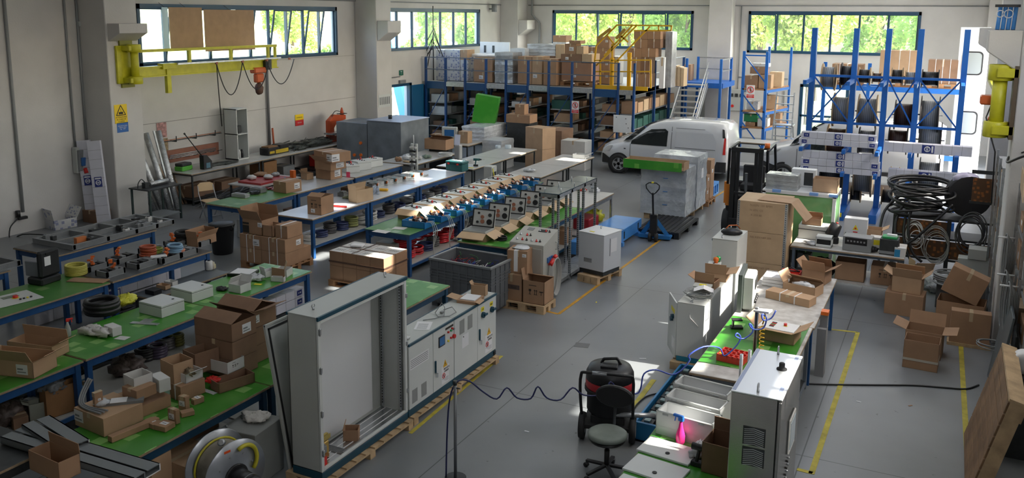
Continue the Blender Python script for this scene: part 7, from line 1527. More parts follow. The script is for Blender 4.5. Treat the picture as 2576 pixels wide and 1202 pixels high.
# stairs
t=T_('steel_stairs','grey open-tread steel stairs with sloping handrails up to the mezzanine','stairs',(0,0,0))
p0,p1=Vector((-9.0,34.0,2.36)),Vector((-9.02,31.6,.0)); n=11
for k in range(n+1): q=p0.lerp(p1,k/(n+.5)); MB().box(q.x-.55,q.x+.45,q.y-.13,q.y+.13,q.z-.045,q.z).bd('tread',mat('grating_grey',(.42,.42,.41),.5),t)
for s in (-.55,.47): MB().bar(p0+Vector((s,0,0)),p1+Vector((s,0,0)),.04,.2).bd('stringer',gv,t)
for dz in (.5,.9): MB().bar(p0+Vector((.5,0,dz)),p1+Vector((.5,0,dz)),.035).bd('handrail',gv,t)
t=T_('stair_landing','small blue landing with railings at the head of the steel stairs','landing',(0,0,0))
MB().box(-9.92,-8.0,34.3,36.35,2.2,2.4).bd('landing_deck',rbl,t)
for x,y in ((-9.4,34.1),(-8.05,34.1),(-8.05,35.8),(-9.4,35.8)): MB().box(x-.045,x+.045,y-.045,y+.045,0,3.35).bd('post',rbl,t)
for z in (2.85,3.3): MB().box(-9.4,-8.05,35.78,35.82,z,z+.04).box(-8.07,-8.03,34.1,35.8,z,z+.04).bd('handrail',gv,t)
# shelving under the deck, its goods one by one
rnd=random.Random(77); rows=['leftmost','second','third','fourth','fifth']; shz=[.12,.62,1.08,1.55]; shn=['lowest','second','third','top']
binm=mat('dark_green_bin',(.02,.09,.07),.5)
for r in range(5):
 xa,xb=PX[2*r]+.0,PX[2*r+1]-.0; xc=(xa+xb)/2; t=T_('shelving_unit',rows[r]+' double row of grey shelves under the mezzanine, counted from the left','shelving',(xc,0,0))
 hw=(xb-xa)/2-.06
 for z in shz: MB().box(-hw,hw,YM+.07,35.4,z,z+.03).bd('shelf_board',mat('shelf_grey',(.42,.42,.41),.5),t)
 for y in (31.4,33.4,35.35):
  for s in (-1,1): MB().box(s*hw-.03,s*hw+.03,y-.03,y+.03,0,ZD-.175).bd('upright',db_,t)
 MB().bar((-hw,YM+.0,.9),(hw,YM+.0,2.15),.025).bar((-hw,YM,.1),(hw,YM,.9),.02).bd('brace',db_,t)
 MB().box(-hw+.02,hw-.02,35.3,35.36,0,ZD-.2).bd('back_sheet',dks,t)
 for si,z in enumerate(shz):
  n=5 if si else 3
  for k in range(n):
   y=YM+.12+k*.62+rnd.uniform(0,.08); w=rnd.uniform(.45,.75); d=rnd.uniform(.3,.5); h=rnd.uniform(.15,.34)
   mm,nm=rnd.choice([(kb,'brown'),(km,'tan'),(kd,'dark brown'),(wcd,'white'),(binm,'dark green'),(gc1,'pale grey')])
   t2=MB().box(-w/2,w/2,0,d,0,h).bd('carton',mm,None,.003,(xc+rnd.uniform(-.06,.06),y,z+.032)); tag(t2,'%s carton, %s shelf of the %s row under the mezzanine, %s from the front'%(nm,shn[si],rows[r],['first','second','third','fourth','fifth'][k]),'box','goods on the mezzanine shelves')
# last bay: shelves facing the van, lighter goods
t=T_('side_shelving','blue side shelving under the mezzanine loaded toward the stairs','shelving',(-10.2,0,0))
for z in (.35,.95,1.5): MB().box(-.28,.17,YM+.1,35.2,z,z+.04).bd('shelf_board',gv,t)
ordn=['first','second','third','fourth','fifth','sixth','seventh','eighth']
for si,(z,nn) in enumerate(((.992,'lower'),(1.542,'upper'),(.392,'lowest'))):
 for k in range(8):
  y=YM+.15+.66*k; 
  if si==0: mm,nm=(binm,'dark green bin') 
  elif si==1: mm,nm=[(kb,'brown carton'),(km,'tan carton'),(kl,'pale carton')][k%3]
  else: mm,nm=[(dks,'dark case'),(wcd,'white carton')][k%2]
  h=[.36,.42,.30][si]-.06*(k%3==1); t2=MB().box(-.26,.15,0,.56,0,h).bd('carton' if si else 'storage_bin',mm,None,.006,(-10.2,y,z)); tag(t2,'%s on the %s side shelf under the mezzanine, %s from the front'%(nm,nn,ordn[k]),'box' if si else 'bin','goods on the side shelves')
t=T_('whiteboard','white notice board with black marks fixed to the mezzanine corner post','board',(-10.3,29.345,.9)); MB().box(-.36,.3,-.02,0,0,.62).bd('board',white,t); 
for a,b in ((-.25,.54),(.1,.5),(.12,.32),(.2,.18)): MB().cb((a,-.022,b),(.03,.005,.03)).bd('magnet',bk,t)
cn('small tan carton beside the notice board',loc=(-9.85,29.1),w=.2,d=.2,h=.4,z=.55,m=kl); S_(MB().box(-.12,.12,-.12,.12,0,.548),'carton_stand',dks,'dark stand under the small tan carton at the mezzanine corner','stand',(-9.85,29.1,0))
def nosign(label,x,y,z,s):
 t=T_('prohibition_sign',label,'sign',(x,y,z)); MB().box(-s*.5,s*.5,-.006,0,0,s*1.6).bd('sign_plate',ppw,t)
 MB().torus((0,-.01,s*1.05),s*.36,s*.045,(0,1,0),26,5).bar((-.25*s,-.012,s*1.3),(.25*s,-.012,s*.8),.006,s*.07).bd('red_ring',signr,t)
 MB().cyl((0,-.009,s*1.25),(0,-.007,s*1.25),s*.06,n=12).box(-s*.08,s*.08,-.009,-.006,s*.95,s*1.18).box(-s*.08,-s*.02,-.009,-.006,s*.8,s*.95).box(s*.02,s*.08,-.009,-.006,s*.8,s*.95).bd('figure',ink,t)
 MB().box(-s*.46,s*.46,-.009,-.006,s*.32,s*.46).box(-s*.46,s*.46,-.009,-.006,s*.05,s*.28).bd('red_bar',signr,t); tx_('VIETATO',s*.12,t,(0,-.011,s*.39),FRONT,ppw); tx_('PASSARE',s*.12,t,(0,-.011,s*.165),FRONT,ppw)
p=atY(1446,285,29.3); nosign('white and red no-entry sign on the mezzanine front post',p.x,29.33,p.z,.28)
# goods on the deck
def mz(label,x0,x1,yt,Y,d,m_=kb,yb=None,name='carton',cat='box',wrapm=None,**k):
 a,b=atY(x0,yt,Y),atY(x1,yt,Y); zt=(a.z+b.z)/2; z0=ZD if yb is None else max(ZD,atY((x0+x1)/2,yb,Y).z)
 if wrapm: return wr_(label,a.x,b.x,Y,Y+d,z0+.002,zt,len(label),wrapm,name)
 return cn(label,loc=((a.x+b.x)/2,Y+d/2),w=b.x-a.x,d=d,h=zt-z0-.004,z=z0+.002,m=m_,**k)
for k,(yt,yb) in enumerate(((178,None),(150.5,178),(125,150.5))):
 l=['bottom','middle','top'][k]; mz(l+' white printed carton of the left column on the mezzanine',1097,1118,yt,30.0,.6,prw,yb,tape=False); mz(l+' wide white printed carton of the second column on the mezzanine',1119,1157,yt,30.0,.6,prw,yb,tape=False)
mz('narrow brown carton beside the top white printed carton on the mezzanine',1158,1175,125,30.0,.6,km,150.5); mz('white printed carton under the narrow brown one on the mezzanine',1158,1176,150.5,30.0,.6,prw,178,tape=False); mz('bottom white printed carton at the end of the printed stack',1158,1177,178,30.0,.6,prw,tape=False)
mz('short white printed carton stack under paper sheets on the mezzanine',1178,1190,143,30.2,.6,prw,tape=False)
t=hp_('paper_sheets','heap of crumpled white sheets on the cartons of the mezzanine','paper',(atY(1215,143,30.6).x,30.55,atY(1215,146,30.6).z),(1.4,.5,.22),ppw,4,.15)
mz('big brown carton below the white sheets, upper of two on the mezzanine',1192,1238,146,30.0,.6,kb,182); mz('big brown carton below the white sheets, lower of two on the mezzanine',1192,1238,182,30.0,.6,kb,stk=[('f',.4,.5,.22)])
mz('silvery film-wrapped pallet load in the middle of the mezzanine',1245,1290,132,30.0,.8,wrapm=mat('silver_wrap',(.45,.46,.47),.15,.4,.25,3,1,8),name='wrapped_load')
mz('white film bundle behind the silvery load on the mezzanine',1284,1320,122,31.2,.6,wrapm=mat('milky_wrap',(.6,.6,.6)),name='wrapped_load')
mz('tall brown carton on the mezzanine, left of the labelled pair',1303,1338,142,30.0,.7,kb); mz('tall tan carton on the mezzanine with two white labels',1339,1364,142,30.0,.7,km,stk=[('f',.3,.3,.4)])
mz('separate tall brown carton on the mezzanine',1368,1400,148,29.9,.6,kb)
mz('film-wrapped long grey slab high on the mezzanine',1327,1397,111,31.6,.8,yb=140,wrapm=wrap,name='wrapped_load'); mz('brown base carton carrying the grey wrapped slab',1327,1397,140,31.6,.8,kd)
mz('pale wrapped carton right of the grey slab on the mezzanine',1398,1420,112,31.6,.7,kl)
p=atY(1450,200,30.1); pallet('pallet under the big brown cartons on the mezzanine',loc=(p.x,30.5),w=1.3,d=.8,m=woodo); bpy.context.view_layer.update(); [x for x in COL.objects if x.type=='EMPTY' and x.get('label')=='pallet under the big brown cartons on the mezzanine'][0].location.z=ZD
mz('big brown carton on a pallet near the yellow gate, mezzanine',1413,1488,158,30.1,.8,mat('reddish_cardboard',(.34,.19,.12),.8,0,.1,3),203,stk=[('f',.45,.25,.12)])
mz('flat brown carton on the big one near the yellow gate',1411,1463,136,30.1,.8,kd,158,stk=[('f',.3,.5,.15)]); mz('flat tan carton beside it on the big one near the yellow gate',1464,1489,136,30.1,.8,kl,158)
mz('small brown carton left of three on top, behind the yellow gate',1421,1449,110,30.2,.5,kb,136,stk=[('f',.6,.5,.4)]); mz('small tan carton right of three on top, behind the yellow gate',1450,1468,116,30.2,.5,kl,136); mz('topmost small brown carton of three behind the yellow gate',1432,1460,102,30.2,.5,kb,110)
mz('reddish brown carton standing highest before the back window',1391,1424,89,32.5,.6,kb,106); mz('film-covered carton under the reddish brown one before the back window',1391,1424,106,32.5,.6,wrapm=bgm,name='wrapped_load')
for k in range(4): mz('brown carton behind the yellow gate, %s from the bottom of the tall single stack'%['first','second','third','topmost'][k],1501,1533,[178,149,121,92][k],31.6,.6,kb,[None,178,149,121][k],stk=[('f',.8,.6,.2)])
mz('brown carton left of the tall single stack on the mezzanine',1479,1500,118,32.0,.5,kb,stk=[('f',.5,.85,.3)]); mz('white-topped carton behind the gate post',1536,1556,142,32.0,.6,wcd)
lv=[(186,None),(144,186),(121,144),(99,121),(78,99)]
for k,(yt,yb) in enumerate(lv):
 x0=[1594,1590,1578,1596,1595][k]; x1=[1634,1634,1650,1662,1662][k]; mid=(x0+x1)/2; l=['bottom','second','third','fourth','top'][k]
 mz(l+' layer, left brown carton of the tall stack right of the yellow gate',x0,mid,yt,31.0,.7,kb,yb,straps=1); mz(l+' layer, right brown carton of the tall stack right of the yellow gate',mid+.3,x1,yt,31.0,.7,kd if k%2 else kb,yb,straps=1)
mz('tall grey film-wrapped column beside the brown stack on the mezzanine',1675,1692,80,31.3,.6,wrapm=mat('grey_wrap',(.33,.34,.36),.25,0,.2,4,.6,9),name='wrapped_load')
mz('white leaning sheet pack at the foot of the grey column',1660,1672,144,30.8,.15,ppw,name='sheet_pack'); 
for k in range(3): mz('tan carton at the right end of the mezzanine, %s of three'%['first','second','third'][k],1695+9*k,1703+9*k,165+3*k,32.0,.5,kl)
mz('brown carton against the back wall by the stair landing',1722,1738,162,35.3,.5,kb)
t=T_('folded_tripods','black folded tripods and wire frames at the left end of the mezzanine','stand',(-18.42,29.8,ZD)); m=MB()
for k in range(9): m.bar((.0,0,2.1-.1*k),(random.Random(k).uniform(-.7,.5),random.Random(k+9).uniform(-.2,.3),random.Random(k+5).choice([0,.9,1.2])),.025)
m.bar((0,0,0),(0,0,2.9),.03); m.bd('frames',bk,t)
mz('brown board leaning at the left end of the mezzanine',1090,1097,135,30.75,.1,kb)
t=T_('machine_front','pale front sheet with slots standing by the corner on the mezzanine','panel',(atY(1245,130,33).x,33,ZD)); MB().box(-.7,.7,-.04,.04,0,1.45).bd('panel',white,t,.01); MB().box(-.5,-.4,-.05,-.04,1.0,1.3).box(-.1,0,-.05,-.04,1.0,1.3).bd('slot',dks,t)
# ================================================================ pallet rack by the pilaster
Yr=32.5; X0_,X1_=-6.85,-6.03
t=T_('pallet_rack','tall bright blue pallet rack frames holding cartons beside the ladder','rack',(0,0,0))
for x in (X0_,X1_):
 MB().box(x-.05,x+.05,Yr-.05,Yr+.05,0,3.75).bd('upright',rbl,t); MB().box(x+.45-.04,x+.45+.04,Yr+2.3,Yr+2.4,0,3.85).bd('upright',rbl,t)
for z in (.9,1.5,2.3): MB().bar((X1_,Yr,z),(X1_+.45,Yr+2.35,z),.06,.1).bar((X0_,Yr,z),(X0_+.45,Yr+2.35,z),.06,.1).bd('beam',rbl,t); MB().prism([(X0_,Yr-.05,z+.05),(X1_,Yr-.05,z+.05),(X1_+.45,Yr+2.35,z+.05),(X0_+.45,Yr+2.35,z+.05)],(0,0,.05)).bd('pallet_deck',woodo,t)
for z0,z1 in ((.2,1.2),(1.2,2.2),(2.6,3.6)): MB().bar((X0_,Yr,z1),(X1_,Yr,z0),.04).bd('brace',rbl,t)
MB().bar((X0_,Yr,3.6),(X1_,Yr,3.6),.05).bd('top_tie',rbl,t)
nosign('white and red no-entry sign on the blue pallet rack',-6.55,Yr-.06,2.05,.30)
rk=[(-6.7,33.0,.5,2.41,.45,kb,'lower left brown'),(-6.2,33.0,.44,2.41,.5,km,'lower middle tan'),(-6.0,34.0,.45,2.41,.55,kl,'lower right pale'),(-6.45,33.0,.6,2.93,.25,kb,'upper brown'),(-6.6,33.0,.4,1.61,.3,bgm,'bagged white'),(-6.1,33.6,.45,1.61,.5,km,'sunlit tan'),(-6.65,33.0,.34,1.01,.14,kb,'small brown'),(-6.2,33.0,.36,1.01,.3,wcd,'pale grey'),(-5.95,34.0,.4,1.01,.42,kb,'sunlit brown')]
for x,y,w,z,h,mm,l in rk: cn(l+' carton on the blue pallet rack, '+('top' if z>2.3 else 'middle' if z>1.5 else 'lowest')+' level',loc=(x+.1,y-.1),w=w,d=.5,h=h,z=z,m=mm)
cn('flat white carton on top of the pallet rack cartons',loc=(-6.3,32.9),w=.6,d=.4,h=.12,z=3.19,m=wcd); cn('green-ended white carton on the lowest rack level',loc=(-6.55,32.88),w=.5,d=.3,h=.28,z=1.16,m=mat('green_carton_end',(.03,.28,.10),.5))
t=T_('step_ladder','tall aluminium platform ladder beside the blue pallet rack','ladder',(-5.25,31.6,0))
for s in (-.33,.33): MB().bar((s,0,0),(s*.9,.5,2.35),.05,.03).bar((s,1.0,0),(s*.9,.55,1.3),.04,.03).bd('ladder_rail',gv,t)
for k in range(8): MB().box(-.31,.31,.06*k+.02,.06*k+.12,.28*k+.25,.28*k+.28).bd('ladder_step',gv,t)
MB().box(-.35,.35,.2,.7,1.18,1.22).bd('platform',gv,t)
t=T_('socket_board','grey electric board with red switch on the wall by the pallet rack','electric panel',(-8.0,36.95,1.1)); MB().box(-.4,.4,-.12,0,0,.9).bd('board',gc1,t,.01); MB().cyl((-.15,-.12,.2),(-.15,-.16,.2),.06,n=12).bd('red_switch',red,t)
for k in range(3): MB().cb((-.2+.2*k,-.13,.65),(.12,.03,.14)).bd('socket',dks,t)
# ================================================================ cantilever rack of cable reels
t=T_('cantilever_rack','tall bright blue cantilever rack with cross braces and arms','rack',(0,23.7,0)); CX=[-3.24,-2.24,-1.49,-.77,.22]
for x in CX:
 MB().box(x-.065,x+.065,-.09,.09,0,4.72).bd('column',rbl,t); MB().box(x-.09,x+.09,-1.0,.5,0,.22).bd('foot',rbl,t,.006)
 for z in ((3.42,1.76,1.20) if x<-1 else (3.42,1.78,1.08)): MB().bar((x,-.05,z),(x,-1.25,z),.08,.1).bd('arm',rbl,t)
for i in range(4):
 a,b=CX[i]+.06,CX[i+1]-.06
 for z in (3.52,2.33): MB().box(a,b,-.03,.03,z-.03,z+.03).bd('tie',rbl,t)
 MB().bar((a,0,3.48),(b,0,2.37),.035).bar((a,0,2.37),(b,0,3.48),.035).bd('cross_brace',rbl,t)
MB().box(-2.28,-2.20,-1.02,-1.0,.1,.2).bd('yellow_tag',yl,t)
def reel(label,x,z,R,L_,wm,fl=wood,y=24.25,Rf=1.35):
 t=T_('cable_reel',label,'cable reel',(x,y,z),0,'cable reels on the blue rack')
 MB().cyl((-L_/2,0,0),(L_/2,0,0),R,n=26).bd('windings',wm,t)
 for s in (-1,1): MB().lathe([(.03,-.012),(R*Rf,-.012),(R*Rf,.012),(.03,.012)],(s*(L_/2+.012),0,0),(1,0,0),28).bd('flange',fl,t)
 MB().cyl((-L_/2-.1,0,0),(L_/2+.1,0,0),.018,n=8).bd('axle',gv,t); return t
dkw=mat('dark_reel_flange',(.05,.04,.035),.6)
for (px0,px1,py,h,wm,fl,lb) in ((2068,2103,193,46,windm,wood,'pale grey cable reel with light wooden ends at the top left of the rack'),(2116,2146,190,44,windk,dkw,'black cable reel at the top left of the rack'),(2160,2190,191,30,windk,wood,'small black cable reel in the second top bay'),(2195,2218,195,20,windb,wood,'slim brown cable reel in the second top bay'),(2243,2272,192,30,windk,wood,'black cable reel in the third top bay'),(2278,2304,196,26,windm,wood,'grey cable reel in the third top bay'),(2318,2363,197,30,windk,dkw,'wide black cable reel in the fourth top bay'),
  (2096,2138,275,58,windm,wood,'large grey cable reel in the first middle bay'),(2158,2208,279,58,windm,wood,'large blue-grey cable reel in the second middle bay'),(2250,2298,288,50,windb,dkw,'brown cable reel in the third middle bay'),(2314,2364,288,62,windm,dkw,'largest blue-grey cable reel in the fourth middle bay'),
  (2080,2132,352,56,windb,wood,'brown-grey cable reel low behind the left white packs'),(2160,2202,355,50,windm,dkw,'grey cable reel low behind the left white packs'),(2234,2284,352,46,windb,dkw,'dark cable reel above the right white pack'),(2310,2370,350,60,windm,dkw,'grey cable reel above the right white pack, far side'),
  (2064,2124,440,60,windk,dkw,'wide black cable reel in the bottom left bay'),(2148,2196,445,64,windm,wood,'large grey cable reel with wooden ends in the bottom second bay'),(2240,2262,445,36,windm,wood,'small silver-grey reel in the bottom third bay'),(2310,2364,440,60,windm,dkw,'grey cable reel in the bottom right bay'),
  (2140,2166,487,28,windk,wood,'small black reel lowest in the second bay'),(2218,2246,492,30,windk,wood,'small black reel lowest in the third bay')):
 a,b=atY(px0,py,24.3),atY(px1,py,24.3); reel(lb,(a.x+b.x)/2,a.z,h/2/88,(b.x-a.x)*.86,wm,fl,24.3)
def pk_(lb,x0,x1,yt,yb,Y,lg=1):
 a,b=atY(x0,yt,Y),atY(x1,yt,Y); c=atY(x0,yb,Y); longpack(lb,((a.x+b.x)/2,Y+.12,c.z),b.x-a.x,.24,a.z-c.z-.004,0,3 if lg==3 else 1,lg=.11)
pk_('upper long white pack in the top pair on the left rack arms',2016,2206,330,346,22.75,3); pk_('lower long white pack in the top pair on the left rack arms',2010,2208,346.5,361,22.7,3)
pk_('top long white pack in the lower trio on the left rack arms',2020,2212,378,395,22.75); pk_('middle long white pack in the lower trio on the left rack arms',2015,2214,395.5,413,22.7,3); pk_('bottom long white pack in the lower trio on the left rack arms',2014,2215,413.5,428,22.7,3)
pk_('long white pack with a large blue emblem on the upper right rack arms',2225,2448,356,380,22.7); pk_('long white pack with a blue emblem on the lower right rack arms',2235,2420,424,449,22.7)
# rear rack against the back windows
t=T_('rear_rack','rear blue storage rack with orange pallets behind the cable reels','rack',(0,29.2,0))
for x in (-3.62,-2.32,.27): MB().box(x-.05,x+.05,-.05,.05,0,3.6).bd('upright',rbl,t)
MB().box(-3.6,.2,-.06,.0,2.75,2.9).box(-3.6,.2,.75,.8,2.75,2.9).bd('beam',rbl,t); MB().box(-3.6,.2,-.06,.0,.75,.9).bd('beam',rbl,t)
for k,(x,w,h,mm,l) in enumerate(((-1.5,1.1,.95,km,'large slatted tan'),(-2.97,.9,.5,kb,'low brown'),(-.3,.8,.7,kd,'dark brown'))):
 q=pallet('orange pallet %s on the rear blue rack'%['in the middle','at the left','at the right'][k],loc=(x,29.6),w=w,d=.8,m=woodo); q.location.z=2.902; cn(l+' carton load on the rear blue rack',loc=(x,29.6),w=w,d=.75,h=h,z=3.048,m=mm,straps=3)
for k in range(3): cn('brown carton on the floor behind the reels, %s from the left'%['first','second','third'][k],loc=(-3.0+1.1*k,30.4),w=.8,d=.6,h=1.6-.2*k,z=0,m=kb)
# ================================================================ vans
def van(label,cx,cy,rz,S,hs,ww,wr,wx,win,bigwin=None,panel=None):
 t=T_('van',label,'van',(cx,cy,0),rz); body=mat('van_white',(.60,.61,.62),.22,0,.02,2,coat=.6)
 vs=[];fs=[];K=12
 for (x,zb,zt,hw,bz) in S:
  ti=.90 if zt>1.25 else .86
  r=[(-hw*.92,zb),(-hw,zb+.12),(-hw,bz),(-hw*(ti+.04),(bz+zt)/2+ .1*(zt-bz)),(-hw*ti*.96,zt-.10),(-hw*ti*.80,zt-.015),(hw*ti*.80,zt-.015),(hw*ti*.96,zt-.10),(hw*(ti+.04),(bz+zt)/2+.1*(zt-bz)),(hw,bz),(hw,zb+.12),(hw*.92,zb)]
  vs+=[(x,y,z) for y,z in r]
 n=len(S); fs=[(i*K+k,i*K+(k+1)%K,(i+1)*K+(k+1)%K,(i+1)*K+k) for i in range(n-1) for k in range(K)]+[tuple(range(K))[::-1],tuple(range((n-1)*K,n*K))]
 mb=MB().add(vs,fs,0,True); o=mb.bd('body',body,t)
 for k,x in enumerate(wx):
  for s in (-1,1):
   MB().cyl((x,s*(ww-.02),wr),(x,s*(ww+.008),wr),wr*1.16,n=30).bd('wheel_arch',rb_,t)
   w_=MB().lathe([(.05,-.08),(wr*.93,-.09),(wr,-.06),(wr,.05),(wr*.93,.09),(wr*.66,.09),(wr*.62,.05)],(x,s*(ww-.04),wr),(0,s,0),30).bd('wheel',rb_,t)
   h=MB().lathe([(.0,.07),(.05,.07),(.05,.06),(wr*.2,.05),(wr*.2,.045)],(x,s*(ww-.04),wr),(0,s,0),20)
   for q in range(5): a=2*PI*q/5+.3; c=Vector((x,s*(ww+.02),wr)); h.bar(c,c+Vector((math.cos(a)*wr*.62,0,math.sin(a)*wr*.62)),.02,.07)
   h.torus((x,s*(ww+.02),wr),wr*.63,.018,(0,1,0),24,5); h.bd('hubcap',mat('wheel_silver',(.45,.46,.47),.3,.7),w_)
 def sidepoly(pts,dy=.006): # (x,z) outline on the -y side following the body tilt
  out=[]
  for x,z in pts:
   for i in range(n-1):
    if (S[i][0]-x)*(S[i+1][0]-x)<=0:
     f=(x-S[i][0])/(S[i+1][0]-S[i][0]+1e-9); zt=S[i][2]+(S[i+1][2]-S[i][2])*f; hw=S[i][3]+(S[i+1][3]-S[i][3])*f; bz=S[i][4]+(S[i+1][4]-S[i][4])*f; break
   ti=.90; zm=(bz+zt)/2+.1*(zt-bz)
   if z<=bz: y=hw
   elif z<=zm: y=hw*(1-(1-ti-.04)*(z-bz)/(zm-bz+1e-6))
   else: y=hw*(ti+.04-(.04+ti*.04)*min(1,(z-zm)/max(.05,zt-.1-zm)))
   out.append((x,-y-dy,z))
  return out
 def sidegrid(pts):
  zs=sorted({z for _,z in pts}); Z=[]
  for a,b in zip(zs,zs[1:]): Z+=[a+(b-a)*i/4 for i in range(4)]
  Z.append(zs[-1]); rows_=[]; N=len(pts)
  for z in Z:
   z2=min(max(z,zs[0]+1e-4),zs[-1]-1e-4); X=[]
   for i in range(N):
    (xa,za),(xb,zb_)=pts[i],pts[(i+1)%N]
    if (za-z2)*(zb_-z2)<=0 and abs(za-zb_)>1e-6: X.append(xa+(xb-xa)*(z2-za)/(zb_-za))
   rows_.append(sidepoly([(min(X)+(max(X)-min(X))*j/8,z) for j in range(9)],.014))
  return MB().add([p for r in rows_ for p in r],[(i*9+j,i*9+j+1,(i+1)*9+j+1,(i+1)*9+j) for i in range(len(rows_)-1) for j in range(8)])
 dg=mat('dark_car_glass',(.015,.02,.022),.06,coat=.5)
 for nm,pts,mm in win: sidegrid(pts).bd(nm,{'g':dg,'k':rb_,'r':red,'w':body,'l':mat('headlamp_glass',(.55,.56,.55),.1,.3),'s':mat('panel_line',(.16,.16,.165),.5)}[mm],t)
 return t
# small panel van: nose to the left. local x forward = -X world, so build with nose at -x
S1=[(-2.08,.32,.62,.62,.55),(-2.0,.26,.86,.74,.60),(-1.75,.24,1.0,.84,.72),(-1.35,.24,1.08,.88,.85),(-1.08,.24,1.16,.90,.90),(-.75,.24,1.40,.91,.92),(-.45,.24,1.62,.91,.95),(-.1,.24,1.74,.91,.95),(.5,.24,1.80,.91,.95),(1.3,.24,1.80,.91,.95),(1.85,.26,1.77,.91,.95),(2.0,.30,1.66,.89,.95),(2.07,.42,1.2,.86,.9)]
W1_=[('side_window',[(-1.0,.98),(.18,.98),(.2,1.45),(.1,1.52),(-.35,1.48),(-.75,1.25),(-.98,1.08)],'g'),('windscreen_edge',[(-1.28,1.03),(-1.05,1.06),(-.55,1.50),(-.62,1.55),(-1.2,1.12)],'g'),('door_seam',[(-1.02,.3),(-1.0,.3),(-1.0,.98),(-1.02,.98)],'s'),('door_seam',[(.31,.3),(.33,.3),(.33,1.6),(.31,1.6)],'s'),
 ('side_panel',[(.45,.98),(1.7,.98),(1.72,1.2),(1.6,1.45),(1.35,1.56),(.45,1.56)],'w'),('panel_edge',[(.44,.965),(1.7,.965),(1.7,.98),(.44,.98)],'s'),('panel_edge',[(.44,1.56),(1.35,1.56),(1.35,1.575),(.44,1.575)],'s'),('fuel_flap',[(1.25,.80),(1.42,.80),(1.42,.92),(1.25,.92)],'s'),('fuel_flap_face',[(1.257,.807),(1.413,.807),(1.413,.913),(1.257,.913)],'w'),
 ('tail_light',[(1.93,.85),(2.01,.85),(2.0,1.35),(1.95,1.35)],'r'),('rear_window_edge',[(1.9,1.35),(1.98,1.35),(1.93,1.6),(1.87,1.62)],'k'),('rear_bumper',[(1.55,.3),(2.04,.3),(2.04,.62),(1.75,.62),(1.68,.4)],'k'),('front_bumper',[(-2.0,.3),(-1.62,.3),(-1.66,.45),(-1.95,.60),(-2.0,.60)],'k'),('headlamp',[(-1.98,.66),(-1.72,.70),(-1.62,.88),(-1.82,.86)],'l'),('side_badge',[(-1.22,.80),(-1.16,.80),(-1.16,.83),(-1.22,.83)],'k')]
van1=van('small white panel van parked in front of the shelving, nose to the left',-7.98,27.25,0,S1,0,.90,.31,(-1.38,1.32),W1_)
MB().add([(-1.22,-.72,1.17),(-1.22,.72,1.17),(-.50,.66,1.64),(-.50,-.66,1.64)],[(0,1,2,3)]).bd('windscreen',mat('dark_car_glass',(.015,.02,.022)),van1)
for (x,w,z) in ((-.25,.18,.3),(.0,.14,.34)): pass
S2=[(-2.5,.4,.80,.62,.7),(-2.42,.32,1.05,.80,.78),(-2.1,.28,1.20,.90,.9),(-1.7,.28,1.30,.94,1.0),(-1.45,.28,1.42,.95,1.05),(-1.0,.28,1.80,.95,1.1),(-.6,.28,1.98,.95,1.1),(0,.28,2.04,.95,1.1),(1.0,.28,2.05,.95,1.1),(2.3,.3,2.03,.95,1.1),(2.5,.35,1.9,.93,1.1)]
W2_=[('windscreen_edge',[(-1.62,1.22),(-1.35,1.28),(-.85,1.78),(-.95,1.84),(-1.5,1.40)],'g'),('side_window',[(-1.3,1.15),(-.25,1.15),(-.25,1.68),(-.8,1.68),(-1.2,1.32)],'g'),('headlamp',[(-2.42,.86),(-2.05,.95),(-1.85,1.12),(-2.25,1.02)],'l'),('front_bumper',[(-2.42,.35),(-1.95,.35),(-1.98,.6),(-2.4,.72)],'k'),('door_seam',[(-1.4,.4),(-1.38,.4),(-1.38,1.15),(-1.4,1.15)],'s'),('door_seam',[(.0,.4),(.02,.4),(.02,1.8),(0,1.8)],'s'),('side_molding',[(-1.3,.55),(1.6,.55),(1.6,.66),(-1.3,.66)],'k')]
van2=van('larger white van parked behind the cable reel rack, nose to the left',-2.55,27.6,.0,S2,0,.93,.34,(-1.75,1.6),W2_)
MB().add([(-1.52,-.78,1.44),(-1.52,.78,1.44),(-.66,.7,2.0),(-.66,-.7,2.0)],[(0,1,2,3)]).bd('windscreen',mat('dark_car_glass',(.015,.02,.022)),van2)
# ================================================================ forklift
t=T_('forklift','black forklift seen from its tall double mast, with an orange beacon','forklift',(-4.0,19.85,0),.05)
for s in (-1,1):
 MB().box(s*.30-.05,s*.30+.05,-.06,.06,.05,2.08).box(s*.20-.035,s*.20+.035,-.04,.05,.1,2.04).bd('mast_rail',bk,t,.004)
 MB().box(s*.22-.05,s*.22+.05,-1.0,-.1,.04,.08).bd('fork',dks,t)
 MB().lathe([(.08,-.09),(.28,-.09),(.30,-.05),(.30,.05),(.28,.09),(.08,.09)],(s*.42,.25,.30),(1,0,0),28).bd('wheel',rb_,t)
 MB().bar((s*.46,.25,.7),(s*.42,.15,2.0),.05,.05).bar((s*.42,.15,2.0),(s*.42,1.4,2.0),.05,.05).bar((s*.42,1.4,2.0),(s*.46,1.75,.9),.05,.05).bd('guard_frame',bk,t)
MB().box(-.34,.34,-.07,.07,1.98,2.08).box(-.30,.30,-.05,.05,1.0,1.06).box(-.34,.34,-.08,-.03,.2,.45).bd('mast_crosshead',bk,t,.006); MB().cyl((0,0,.1),(0,0,1.5),.035,n=12).bd('lift_cylinder',dks,t)
MB().box(-.46,.46,.15,1.7,.3,.95).box(-.46,.46,1.2,1.85,.25,1.1).bd('chassis',mat('forklift_black',(.02,.02,.022),.35),t,.03); MB().box(-.50,-.46,.10,.2,.75,1.25).box(-.46,-.36,.09,.1,.7,1.2).bd('orange_panel',mat('forklift_orange',(.62,.20,.02),.4),t)
